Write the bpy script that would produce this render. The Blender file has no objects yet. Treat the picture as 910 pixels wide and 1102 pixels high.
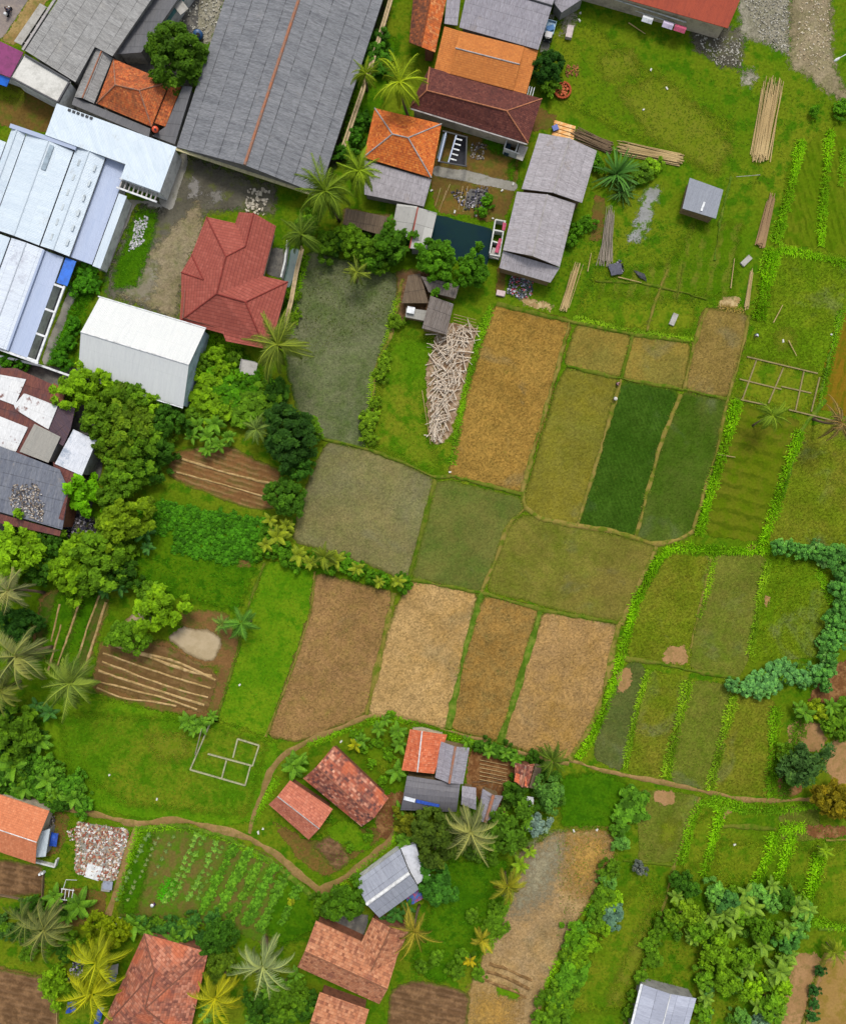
import bpy, math, random
import numpy as np
from mathutils import Vector, Matrix
random.seed(7)
S = 0.16                      # metres per photo pixel on the ground
H = 134.0                     # height of the drone
K = 1.5                       # sunlit look -> surface colour
C = bpy.context.scene.collection
PI = math.pi

def P(px, py, z=0.0):
    k = (H - z) / H
    return Vector(((px - 455) * S * k, (551 - py) * S * k, z))

def lin(c):
    o = []
    for v in c[:3]:
        v = v / 255.0
        v = v / 12.92 if v <= 0.04045 else ((v + 0.055) / 1.055) ** 2.4
        o.append(min(v / K, 0.85))
    return (o[0], o[1], o[2], 1.0)

# ------------------------------------------------------------------ objects
ORG = {}
def tag(o, label=None, cat=None, group=None, kind=None):
    if label: o['label'] = label
    if cat: o['category'] = cat
    if group: o['group'] = group
    if kind: o['kind'] = kind
    return o

def thing(name, label, cat, loc=(0, 0, 0), group=None, rot=0.0):
    o = bpy.data.objects.new(name, None)
    C.objects.link(o)
    o.empty_display_size = 0.3
    o.location = loc
    o.rotation_euler = (0, 0, rot)
    ORG[o.name] = Vector(loc)
    return tag(o, label, cat, group)

def put(name, me, parent=None, loc=None, color=None):
    o = bpy.data.objects.new(name, me)
    C.objects.link(o)
    if parent is not None:
        o.parent = parent
        ORG[o.name] = ORG.get(parent.name, Vector())
    if loc is not None: o.location = loc
    if color is not None: o.color = color
    return o

def pymesh(name, V, F, mat, smooth=False, mats=None, mi=None):
    me = bpy.data.meshes.new(name)
    me.from_pydata([tuple(v) for v in V], [], F)
    for m in (mats or [mat]): me.materials.append(m)
    if mi is not None: me.polygons.foreach_set('material_index', mi)
    if smooth: me.polygons.foreach_set('use_smooth', [True] * len(me.polygons))
    me.update()
    return me

def part(name, V, F, mat, parent, smooth=False):
    """mesh given in world coordinates, hung under a thing or a part"""
    o0 = ORG.get(parent.name, Vector()) if parent is not None else Vector()
    V = [Vector(v) - o0 for v in V]
    return put(name, pymesh(name, V, F, mat, smooth), parent)

def solo(name, V, F, mat, label, cat, group=None, smooth=False):
    V = [Vector(v) for v in V]
    c = sum(V, Vector()) / len(V); c.z = min(v.z for v in V)
    o = put(name, pymesh(name, [v - c for v in V], F, mat, smooth), None, c)
    ORG[o.name] = c
    return tag(o, label, cat, group)

def polymesh(name, V, nv, tint, mat, smooth=False):
    """V (n*nv,3) separate nv-gons, tint per gon"""
    n = len(V) // nv
    me = bpy.data.meshes.new(name)
    me.vertices.add(n * nv); me.loops.add(n * nv); me.polygons.add(n)
    me.vertices.foreach_set('co', np.asarray(V, np.float32).ravel())
    me.loops.foreach_set('vertex_index', np.arange(n * nv, dtype=np.int32))
    me.polygons.foreach_set('loop_start', np.arange(0, n * nv, nv, dtype=np.int32))
    try: me.polygons.foreach_set('loop_total', np.full(n, nv, dtype=np.int32))
    except Exception: pass
    a = me.attributes.new('tint', 'FLOAT', 'POINT')
    a.data.foreach_set('value', np.repeat(np.asarray(tint, np.float32), nv))
    me.materials.append(mat)
    me.update(calc_edges=True)
    return me

def box_vf(c, ex, ey, ez, V, F):
    """box from a base-centre c and half vectors ex, ey and full vector ez"""
    b = len(V)
    for z in (0, 1):
        for sx, sy in ((-1, -1), (1, -1), (1, 1), (-1, 1)):
            V.append(Vector(c) + ex * sx + ey * sy + ez * z)
    F += [[b + i for i in f] for f in ((3, 2, 1, 0), (4, 5, 6, 7), (0, 1, 5, 4), (1, 2, 6, 5), (2, 3, 7, 6), (3, 0, 4, 7))]

def obox(c, lx, ly, lz, ang, V, F):
    ca, sa = math.cos(ang), math.sin(ang)
    box_vf(c, Vector((ca, sa, 0)) * lx / 2, Vector((-sa, ca, 0)) * ly / 2, Vector((0, 0, lz)), V, F)

def tube(path, radii, n=6, V=None, F=None, cap=True):
    V = [] if V is None else V; F = [] if F is None else F
    b = len(V); path = [Vector(p) for p in path]
    for i, p in enumerate(path):
        d = (path[min(i + 1, len(path) - 1)] - path[max(i - 1, 0)]).normalized()
        u = d.cross(Vector((0, 0, 1)) if abs(d.z) < 0.9 else Vector((1, 0, 0))).normalized(); w = d.cross(u)
        r = radii[i] if hasattr(radii, '__len__') else radii
        for k in range(n):
            a = 2 * PI * k / n
            V.append(p + u * math.cos(a) * r + w * math.sin(a) * r)
    for i in range(len(path) - 1):
        for k in range(n):
            F.append([b + i * n + k, b + i * n + (k + 1) % n, b + (i + 1) * n + (k + 1) % n, b + (i + 1) * n + k])
    if cap:
        F.append([b + k for k in range(n)][::-1]); F.append([b + (len(path) - 1) * n + k for k in range(n)])
    return V, F

# ------------------------------------------------------------------ materials
def newmat(name):
    m = bpy.data.materials.new(name); m.use_nodes = True
    m.node_tree.nodes.clear()
    return m, m.node_tree

def nd(nt, typ, ins=None, out=0, **props):
    n = nt.nodes.new('ShaderNode' + typ)
    for k, v in props.items(): setattr(n, k, v)
    for k, v in (ins or {}).items():
        s = n.inputs[k]
        if isinstance(v, bpy.types.NodeSocket): nt.links.new(v, s)
        else: s.default_value = v
    return n.outputs[out]

def math_(nt, op, a, b=0.0, clamp=False):
    n = nt.nodes.new('ShaderNodeMath'); n.operation = op; n.use_clamp = clamp
    for i, v in enumerate((a, b)):
        if isinstance(v, bpy.types.NodeSocket): nt.links.new(v, n.inputs[i])
        else: n.inputs[i].default_value = v
    return n.outputs[0]

def vmath(nt, op, a, b=None, scale=None):
    n = nt.nodes.new('ShaderNodeVectorMath'); n.operation = op
    for i, v in enumerate((a, b)):
        if v is None: continue
        if isinstance(v, bpy.types.NodeSocket): nt.links.new(v, n.inputs[i])
        else: n.inputs[i].default_value = v
    if scale is not None:
        if isinstance(scale, bpy.types.NodeSocket): nt.links.new(scale, n.inputs['Scale'])
        else: n.inputs['Scale'].default_value = scale
    return n.outputs['Value'] if op in ('DOT_PRODUCT', 'LENGTH', 'DISTANCE') else n.outputs[0]

def mixc(nt, f, a, b, blend='MIX'):
    n = nt.nodes.new('ShaderNodeMix'); n.data_type = 'RGBA'; n.blend_type = blend
    for s, v in ((n.inputs['Factor'], f), (n.inputs['A'], a), (n.inputs['B'], b)) if False else ((n.inputs[0], f), (n.inputs[6], a), (n.inputs[7], b)):
        if isinstance(v, bpy.types.NodeSocket): nt.links.new(v, s)
        else: s.default_value = v
    return n.outputs[2]

def rng_(nt, v, a, b, c=0.0, d=1.0, smooth=True):
    return nd(nt, 'MapRange', {0: v, 1: a, 2: b, 3: c, 4: d}, interpolation_type='SMOOTHSTEP' if smooth else 'LINEAR')

def noise_(nt, vec, scale, detail=3.0, rough=0.6, dist=0.0):
    return nd(nt, 'TexNoise', {'Vector': vec, 'Scale': scale, 'Detail': detail, 'Roughness': rough, 'Distortion': dist})

def principled(nt, col, rough=0.9, normal=None, spec=0.2, metal=0.0):
    d = {'Base Color': col, 'Roughness': rough, 'Metallic': metal, 'Specular IOR Level': spec}
    if normal is not None: d['Normal'] = normal
    return nd(nt, 'BsdfPrincipled', d)

def bump_(nt, h, strength=0.5, dist=0.05):
    return nd(nt, 'Bump', {'Strength': strength, 'Distance': dist, 'Height': h})

def finish(nt, sh):
    o = nt.nodes.new('ShaderNodeOutputMaterial'); nt.links.new(sh, o.inputs[0])

MC = {}
def ground_mat(name, c1, c2, c3, edge=None, big=0.07, mid=0.6, fine=3.0, spk=0.45, rows=None, amp=0.35, cov=(0.45, 0.62), rough=0.95, bump=0.5, alpha=True, spec=0.0, lump=0.0, edgew=0.6, streak=0.35, soft=0.09):
    """ground cover: two patchy colours, a third in clumps, fine speckle, optional rows, ragged rim"""
    if name in MC: return MC[name]
    m, nt = newmat(name)
    pos = nd(nt, 'NewGeometry')
    off = vmath(nt, 'ADD', pos, (random.uniform(-90, 90), random.uniform(-90, 90), 0))
    n1 = noise_(nt, off, big, 6, 0.65, 0.6)
    n2 = noise_(nt, off, mid, 5, 0.65)
    n3 = noise_(nt, off, fine, 3, 0.7)
    col = mixc(nt, rng_(nt, n1, 0.36, 0.64), lin(c1), lin(c2))
    if lump: col = mixc(nt, math_(nt, 'MULTIPLY', rng_(nt, n2, 0.3, 0.75), 0.6), col, lin(c3))
    else: col = mixc(nt, rng_(nt, n2, cov[0], cov[1]), col, lin(c3))
    if lump:                                     # stubble and seedlings: fine streaky grain
        ca, sa = math.cos(streak), math.sin(streak)
        cb = nt.nodes.new('ShaderNodeCombineXYZ')
        nt.links.new(math_(nt, 'MULTIPLY', vmath(nt, 'DOT_PRODUCT', off, (ca, sa, 0)), 0.95 / lump), cb.inputs[0])
        nt.links.new(math_(nt, 'MULTIPLY', vmath(nt, 'DOT_PRODUCT', off, (-sa, ca, 0)), 1.05 / lump), cb.inputs[1])
        n4 = noise_(nt, cb.outputs[0], 1.0, 4, 0.8, 0.5)
        vc = nd(nt, 'TexVoronoi', {'Vector': vmath(nt, 'SCALE', cb.outputs[0], None, 1.15), 'Scale': 1.0}, 1)
        cr = nt.nodes.new('ShaderNodeSeparateColor'); nt.links.new(vc, cr.inputs[0])
        n4 = rng_(nt, n4, 0.3, 0.7, 0.0, 1.0, False)
        h = math_(nt, 'ADD', math_(nt, 'MULTIPLY', n4, 0.55), math_(nt, 'MULTIPLY', cr.outputs[0], 0.45))
        brd = noise_(nt, off, 0.16, 5, 0.7)
        col = vmath(nt, 'SCALE', col, None, rng_(nt, brd, 0.3, 0.7, 0.82, 1.18, False))
        wetn = rng_(nt, noise_(nt, off, 0.09, 4, 0.6, 0.8), 0.56, 0.72)
        col = mixc(nt, math_(nt, 'MULTIPLY', wetn, 0.35), col, lin((104, 106, 84)))
        grn = rng_(nt, noise_(nt, off, 0.5, 5, 0.75), 0.6, 0.72)
        col = mixc(nt, math_(nt, 'MULTIPLY', grn, 0.35), col, lin((92, 108, 30)))
        f = rng_(nt, h, 0.12, 0.88, 1 - spk * 1.15, 1 + spk * 1.15, False)
    else:
        h = math_(nt, 'ADD', math_(nt, 'MULTIPLY', n3, 0.6), math_(nt, 'MULTIPLY', n2, 0.4))
        f = rng_(nt, h, 0.3, 0.7, 1 - spk, 1 + spk, False)
    if rows:
        ang, sp, rc, st = rows
        d = vmath(nt, 'DOT_PRODUCT', off, (math.cos(ang), math.sin(ang), 0))
        d = math_(nt, 'ADD', d, math_(nt, 'MULTIPLY', noise_(nt, off, 0.35, 3), sp * 0.9))
        w = math_(nt, 'ADD', math_(nt, 'MULTIPLY', math_(nt, 'SINE', math_(nt, 'MULTIPLY', d, 2 * PI / sp)), 0.5), 0.5)
        brk = rng_(nt, noise_(nt, off, 0.5, 4), 0.35, 0.6)
        col = mixc(nt, math_(nt, 'MULTIPLY', math_(nt, 'MULTIPLY', rng_(nt, w, 0.45, 0.85), brk), st), col, lin(rc))
        h = math_(nt, 'ADD', h, math_(nt, 'MULTIPLY', w, 0.9))
    if alpha:
        sd = nd(nt, 'Attribute', attribute_name='sd', out=2)
        wob = math_(nt, 'MULTIPLY', math_(nt, 'SUBTRACT', noise_(nt, off, 1.1, 5, 0.7), 0.5), amp * 4)
        sde = math_(nt, 'ADD', sd, wob)
        if edge is not None:
            col = mixc(nt, rng_(nt, sde, 0.05, edgew, 0.85, 0.0), col, lin(edge))
    col = vmath(nt, 'SCALE', col, None, f)
    sh = principled(nt, col, rough, bump_(nt, h, bump, 0.08), spec)
    if alpha:
        al = rng_(nt, sde, -soft * 0.5 if soft > 0.2 else -soft, soft)
        sh = nd(nt, 'MixShader', {0: al, 1: nd(nt, 'BsdfTransparent'), 2: sh})
    finish(nt, sh)
    MC[name] = m
    return m

def leaf_mat(name='leaf_green', trans=0.4, rough=0.6, dark=0.55, light=1.55, warm=0.45):
    if name in MC: return MC[name]
    m, nt = newmat(name)
    oc = nd(nt, 'ObjectInfo', out=1)
    t = nd(nt, 'Attribute', attribute_name='tint', out=2)
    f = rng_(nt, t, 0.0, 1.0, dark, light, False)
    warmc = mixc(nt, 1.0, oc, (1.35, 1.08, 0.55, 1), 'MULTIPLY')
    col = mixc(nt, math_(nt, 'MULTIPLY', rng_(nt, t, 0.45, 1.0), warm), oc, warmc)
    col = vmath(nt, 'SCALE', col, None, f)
    p = principled(nt, col, rough, None, 0.06)
    tr = nd(nt, 'BsdfTranslucent', {'Color': col})
    finish(nt, nd(nt, 'MixShader', {0: trans, 1: p, 2: tr}))
    MC[name] = m
    return m

def tint_mat(name, stops, rough=0.9, spec=0.2):
    """colour chosen per piece through the 'tint' attribute"""
    if name in MC: return MC[name]
    m, nt = newmat(name)
    t = nd(nt, 'Attribute', attribute_name='tint', out=2)
    r = nt.nodes.new('ShaderNodeValToRGB'); r.color_ramp.interpolation = 'CONSTANT'
    el = r.color_ramp.elements
    while len(el) > 1: el.remove(el[-1])
    el[0].position = 0; el[0].color = lin(stops[0])
    for i, c in enumerate(stops[1:]):
        e = el.new((i + 1) / len(stops)); e.color = lin(c)
    nt.links.new(t, r.inputs[0])
    finish(nt, principled(nt, r.outputs[0], rough, None, spec))
    MC[name] = m
    return m

def plain(name, c, rough=0.8, var=0.25, scale=1.5, spec=0.25, metal=0.0, c2=None, bump=0.15):
    """weathered single-colour surface"""
    if name in MC: return MC[name]
    m, nt = newmat(name)
    o = nd(nt, 'TexCoord', out=3)
    n = noise_(nt, o, scale, 6, 0.7)
    col = mixc(nt, rng_(nt, n, 0.42, 0.68), lin(c), lin(c2) if c2 else lin([v * 0.8 for v in c]))
    n2 = noise_(nt, o, scale * 6, 4, 0.7)
    col = vmath(nt, 'SCALE', col, None, rng_(nt, n2, 0.25, 0.75, 1 - var, 1 + var, False))
    finish(nt, principled(nt, col, rough, bump_(nt, n2, bump, 0.03), spec, metal))
    MC[name] = m
    return m

def tile_mat(name, cols, w=0.32, h=0.36, stain=(90, 55, 45), stf=(0.5, 0.75), sta=0.6, rowd=0.45, patch=None):
    if name in MC: return MC[name]
    m, nt = newmat(name)
    uv = nd(nt, 'TexCoord', out=2)
    wn = nd(nt, 'TexWhiteNoise', {'Vector': vmath(nt, 'SNAP', uv, (w, h, 1.0))}, out=0, noise_dimensions='3D')
    r = nt.nodes.new('ShaderNodeValToRGB'); el = r.color_ramp.elements
    while len(el) > 1: el.remove(el[-1])
    el[0].position = 0; el[0].color = lin(cols[0])
    for i, c in enumerate(cols[1:]):
        e = el.new((i + 1) / (len(cols) - 1)); e.color = lin(c)
    nt.links.new(wn, r.inputs[0]); col = r.outputs[0]
    n1 = noise_(nt, vmath(nt, 'MULTIPLY', uv, (1, 0.6, 1)), 0.45, 6, 0.7)
    if patch is not None:
        n0 = noise_(nt, uv, 0.22, 3, 0.5)
        pc = mixc(nt, 0.6, col, lin(patch))
        col = mixc(nt, rng_(nt, n0, 0.52, 0.6), col, pc)
    col = mixc(nt, math_(nt, 'MULTIPLY', rng_(nt, n1, stf[0], stf[1]), sta), col, lin(stain))
    sep = nt.nodes.new('ShaderNodeSeparateXYZ'); nt.links.new(uv, sep.inputs[0])
    fv = math_(nt, 'FRACT', math_(nt, 'DIVIDE', sep.outputs[1], h))
    fu = math_(nt, 'FRACT', math_(nt, 'DIVIDE', sep.outputs[0], w))
    joint = math_(nt, 'MULTIPLY', rng_(nt, fv, 0.0, 0.2), rng_(nt, fu, 0.0, 0.14, 0.6, 1))
    col = vmath(nt, 'SCALE', col, None, rng_(nt, joint, 0, 1, 1 - rowd, 1, False))
    hgt = math_(nt, 'ADD', math_(nt, 'SUBTRACT', 1.0, fv), math_(nt, 'MULTIPLY', math_(nt, 'SINE', math_(nt, 'MULTIPLY', fu, PI)), 0.8))
    hgt = math_(nt, 'ADD', hgt, math_(nt, 'MULTIPLY', wn, 0.6))
    finish(nt, principled(nt, col, 0.85, bump_(nt, hgt, 0.55, 0.05), 0.2))
    MC[name] = m
    return m

def sheet_mat(name, c1, c2, c3, pw=1.0, ph=3.0, corr=0.2, joint=0.5, jw=0.1, stain=None, stf=(0.55, 0.75), rough=0.75, spec=0.3, panel=0.5, grain=0.18, metal=0.0, dirt=0.5):
    """sheet roofing: tinted panels, lap joints, corrugation, run-down streaks"""
    if name in MC: return MC[name]
    m, nt = newmat(name)
    uv = nd(nt, 'TexCoord', out=2)
    wn = nd(nt, 'TexWhiteNoise', {'Vector': vmath(nt, 'SNAP', uv, (pw, ph, 1.0))}, noise_dimensions='3D')
    col = mixc(nt, math_(nt, 'MULTIPLY', wn, panel), lin(c1), lin(c2))
    st = noise_(nt, vmath(nt, 'MULTIPLY', uv, (2.2, 0.25, 1)), 1.0, 6, 0.7)
    col = mixc(nt, math_(nt, 'MULTIPLY', rng_(nt, st, 0.42, 0.7), dirt), col, lin(c3))
    if stain is not None:
        ns = noise_(nt, uv, 0.35, 6, 0.7)
        col = mixc(nt, rng_(nt, ns, stf[0], stf[1]), col, lin(stain))
    sep = nt.nodes.new('ShaderNodeSeparateXYZ'); nt.links.new(uv, sep.inputs[0])
    fv = math_(nt, 'FRACT', math_(nt, 'DIVIDE', sep.outputs[1], ph))
    fu = math_(nt, 'FRACT', math_(nt, 'DIVIDE', sep.outputs[0], pw))
    brk = rng_(nt, noise_(nt, uv, 0.8, 4), 0.3, 0.55)
    jv = math_(nt, 'LESS_THAN', fv, jw / ph)
    ju = math_(nt, 'MULTIPLY', math_(nt, 'LESS_THAN', fu, 0.05 / pw), 0.55)
    j = math_(nt, 'MULTIPLY', math_(nt, 'MAXIMUM', jv, ju), math_(nt, 'MULTIPLY', brk, joint))
    g = noise_(nt, vmath(nt, 'MULTIPLY', uv, (5, 1.2, 1)), 1.0, 4, 0.75)
    f = math_(nt, 'MULTIPLY', math_(nt, 'SUBTRACT', 1.0, j), rng_(nt, g, 0.25, 0.75, 1 - grain, 1 + grain, False))
    col = vmath(nt, 'SCALE', col, None, f)
    cw = math_(nt, 'SINE', math_(nt, 'MULTIPLY', sep.outputs[0], 2 * PI / corr))
    hgt = math_(nt, 'SUBTRACT', cw, math_(nt, 'MULTIPLY', j, 2.0))
    finish(nt, principled(nt, col, rough, bump_(nt, hgt, 0.5, 0.025), spec, metal))
    MC[name] = m
    return m

# ------------------------------------------------------------------ ground patches
def dens(poly, step, jit=0.0, rng=None, closed=True):
    out = []
    n = len(poly)
    for i in range(n if closed else n - 1):
        a, b = np.array(poly[i]), np.array(poly[(i + 1) % n])
        k = max(1, int(np.linalg.norm(b - a) / step))
        for j in range(k):
            out.append(a + (b - a) * j / k)
    if not closed: out.append(np.array(poly[-1]))
    out = np.array(out)
    if jit and rng is not None:
        out = out + rng.normal(0, jit, out.shape)
    return out

LEVELS = []
def patch(name, poly_px, mat, cell=0.7, ext=0.9, kind='structure', label=None, round_=1, grow=None):
    if grow is None: grow = 0.5 if name in ('rice_field', 'field') else 0.0
    rng = np.random.default_rng(len(LEVELS) + 11)
    w = np.array([P(*p)[:2] for p in poly_px])
    for _ in range(round_):                       # soften the corners a little
        q = []
        for i in range(len(w)):
            a, b = w[i], w[(i + 1) % len(w)]
            L = np.linalg.norm(b - a); t = min(0.25, 0.6 / max(L, 0.01))
            q += [a + (b - a) * t, b + (a - b) * t]
        w = np.array(q)
    pts = dens(w, 1.6, 0.10, rng)
    ext = ext + grow; lo, hi = pts.min(0) - ext, pts.max(0) + ext
    nx, ny = [max(2, int(v) + 1) for v in (hi - lo) / cell]
    xs, ys = np.linspace(lo[0], hi[0], nx + 1), np.linspace(lo[1], hi[1], ny + 1)
    X, Y = np.meshgrid(xs, ys); Q = np.stack([X.ravel(), Y.ravel()], 1)
    A = pts; B = np.roll(pts, -1, 0)
    d2 = np.full(len(Q), 1e9); ins = np.zeros(len(Q), bool)
    for a, b in zip(A, B):
        ab = b - a; t = np.clip(((Q - a) @ ab) / max(ab @ ab, 1e-9), 0, 1)
        d = Q - a - t[:, None] * ab
        d2 = np.minimum(d2, (d ** 2).sum(1))
        c = (a[1] > Q[:, 1]) != (b[1] > Q[:, 1])
        dy = b[1] - a[1] if abs(b[1] - a[1]) > 1e-9 else 1e-9
        ins ^= c & (Q[:, 0] < ab[0] * (Q[:, 1] - a[1]) / dy + a[0])
    sd = np.sqrt(d2) * np.where(ins, 1, -1)
    lv = 1 + max([l for (l, a, b) in LEVELS if (a < hi).all() and (b > lo).all()], default=0)
    LEVELS.append((lv, lo, hi))
    z = 0.004 * lv
    idx = np.arange(len(Q)).reshape(ny + 1, nx + 1)
    f = np.stack([idx[:-1, :-1], idx[:-1, 1:], idx[1:, 1:], idx[1:, :-1]], -1).reshape(-1, 4)
    f = f[(sd[f] > -ext).any(1)]
    used = np.unique(f); mp = np.zeros(len(Q), int); mp[used] = np.arange(len(used))
    V = np.column_stack([Q[used], np.full(len(used), z)])
    me = bpy.data.meshes.new(name)
    me.from_pydata(V.tolist(), [], mp[f].tolist())
    at = me.attributes.new('sd', 'FLOAT', 'POINT'); at.data.foreach_set('value', (sd[used] + grow).astype(np.float32))
    me.materials.append(mat); me.update()
    o = put(name, me)
    o['kind'] = kind
    if label: o['label'] = label
    return o

def ribbon(name, line_px, width, mat, h=0.22, jit=0.12, kind='structure', step=1.0, closed=False, z0=-0.02, seed=0, vary=0.5):
    """raised bank with a rounded back running along a line"""
    rng = np.random.default_rng(int(abs(line_px[0][0] * 31 + line_px[0][1] * 17)) + seed)
    w = np.array([P(*p)[:2] for p in line_px])
    pts = dens(w, step, 0, None, closed)
    for _ in range(2):
        if len(pts) > 2: pts[1:-1] = (pts[:-2] + 2 * pts[1:-1] + pts[2:]) / 4
    n = len(pts); V = []; F = []
    nz = np.convolve(rng.normal(0, 1, n + 6), np.ones(3) / 3, 'valid')[:n]
    prof = [(-0.5, 0), (-0.36, 0.75), (0.0, 1.0), (0.36, 0.75), (0.5, 0)]
    for i in range(n):
        t = pts[min(i + 1, n - 1)] - pts[max(i - 1, 0)]; t = t / max(np.linalg.norm(t), 1e-6)
        nrm = np.array([-t[1], t[0]])
        ww = width * (1 + vary * nz[i]) * S; c = pts[i] + nrm * jit * nz[(i * 7) % n]
        for a, b in prof:
            q = c + nrm * a * ww + rng.normal(0, 0.02, 2)
            V.append((q[0], q[1], z0 + (h - z0) * b * (1 + 0.15 * rng.normal()) if b else z0))
    for i in range(n - 1):
        for k in range(4):
            F.append([i * 5 + k, i * 5 + k + 1, (i + 1) * 5 + k + 1, (i + 1) * 5 + k][::-1])
    o = put(name, pymesh(name, V, F, mat, True))
    o['kind'] = kind
    return o
# ------------------------------------------------------------------ plants
LEAF = leaf_mat()
LEAFG = leaf_mat('leaf_palm', 0.3, 0.5, 0.4, 1.35, 0.5)
BARK = plain('bark', (120, 100, 80), 0.95, 0.35, 3.0, 0.1)

def unit(rng, n):
    v = rng.normal(size=(n, 3)); return v / np.linalg.norm(v, axis=1)[:, None]

def diamonds(rng, Cn, Nm, ln, wd):
    """pointed leaves at Cn facing Nm"""
    n = len(Cn)
    r = unit(rng, n); t = r - (r * Nm).sum(1)[:, None] * Nm; t /= np.linalg.norm(t, axis=1)[:, None] + 1e-9
    b = np.cross(Nm, t)
    ln = ln[:, None]; wd = wd[:, None]
    V = np.stack([Cn - t * ln / 2, Cn + b * wd / 2 - t * ln * 0.08, Cn + t * ln / 2 - Nm * ln * 0.12, Cn - b * wd / 2 - t * ln * 0.08], 1)
    return V.reshape(-1, 3)

def fill(poly, n, r0, r1, cols, label, group, kinds=('bush', 'broad', 'cassava'), name='tree', seed=1):
    """individual small crowns growing all over an area"""
    rr = random.Random(seed); xs = [q[0] for q in poly]; ys = [q[1] for q in poly]; k = 0
    for _ in range(n * 12):
        if k >= n: break
        x, y = rr.uniform(min(xs), max(xs)), rr.uniform(min(ys), max(ys)); ins = False
        for a, b in zip(poly, poly[1:] + poly[:1]):
            if (a[1] > y) != (b[1] > y) and x < (b[0] - a[0]) * (y - a[1]) / (b[1] - a[1]) + a[0]: ins = not ins
        if ins: tree(x, y, rr.uniform(r0, r1), rr.choice(cols), label, group, rr.choice(kinds), None, name); k += 1

def crown_mesh(name, seed, nclump=46, nleaf=58, lsize=0.34, R=1.0, flat=0.75, clump=0.24, rag=0.25, gap=0.0):
    """crown of unit radius: many leaf clumps over an uneven dome"""
    rng = np.random.default_rng(seed)
    ph = rng.uniform(0, 6.28, 4)
    Cs, Ns, Ts = [], [], []
    for i in range(nclump):
        a = i * 2.39996 + rng.normal(0, 0.35)
        u = (i + 0.5) / nclump
        cz = 1 - 1.55 * u + rng.normal(0, 0.08)
        cz = max(-0.55, min(1, cz))
        rr = math.sqrt(max(0, 1 - cz * cz)) if cz > 0 else 1 - 0.25 * abs(cz)
        out = 1 + rag * (0.5 * math.sin(2 * a + ph[0]) + 0.35 * math.sin(3 * a + ph[1]) + 0.4 * math.sin(5 * a + ph[2])) * 0.6
        k = rng.uniform(0.66, 1.0) * out * (1.12 if rng.random() < 0.18 else 1)
        c = np.array([math.cos(a) * rr * k, math.sin(a) * rr * k, cz * flat * k])
        if gap and rng.random() < gap: continue
        cr = clump * rng.uniform(0.75, 1.3)
        d = unit(rng, nleaf); d[:, 2] = np.where(d[:, 2] < -0.25, -d[:, 2], d[:, 2])
        p = c + d * cr * rng.uniform(0.55, 1.05, (nleaf, 1)) * np.array([1, 1, 0.8])
        nm = d * 0.55 + unit(rng, nleaf) * 0.45 + np.array([0, 0, 0.55])
        nm /= np.linalg.norm(nm, axis=1)[:, None]
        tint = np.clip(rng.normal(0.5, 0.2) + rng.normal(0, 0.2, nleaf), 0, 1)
        Cs.append(p); Ns.append(nm); Ts.append(tint)
    # inner filling so the crown is not hollow
    nf = nclump * 9
    d = unit(rng, nf); p = d * rng.uniform(0.2, 0.62, (nf, 1)) * np.array([1, 1, flat]); p[:, 2] = np.abs(p[:, 2]) * 0.8
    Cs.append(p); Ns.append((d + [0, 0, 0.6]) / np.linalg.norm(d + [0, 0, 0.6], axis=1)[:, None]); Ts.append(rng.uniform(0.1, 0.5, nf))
    Cn, Nm, T = np.concatenate(Cs) * R, np.concatenate(Ns), np.concatenate(Ts)
    n = len(Cn)
    l = lsize * np.clip(rng.lognormal(-0.05, 0.38, n), 0.4, 2.0) * R
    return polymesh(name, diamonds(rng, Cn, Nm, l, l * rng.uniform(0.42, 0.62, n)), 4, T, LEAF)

def trunk_mesh(name, seed, h=1.0, r=0.06, limbs=5):
    rng = random.Random(seed); V, F = [], []
    tube([(0, 0, -0.05), (0.01, 0.0, h * 0.4), (rng.uniform(-.03, .03), rng.uniform(-.03, .03), h)], [r * 1.5, r, r * 0.6], 7, V, F)
    for i in range(limbs):
        a = i * 2.4 + rng.random(); z = h * rng.uniform(0.55, 0.9); L = rng.uniform(0.35, 0.6)
        tube([(0, 0, z), (math.cos(a) * L * .5, math.sin(a) * L * .5, z + L * .35), (math.cos(a) * L, math.sin(a) * L, z + L * .6)], [r * .55, r * .38, r * .15], 5, V, F)
    return pymesh(name, V, F, BARK, True)

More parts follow.
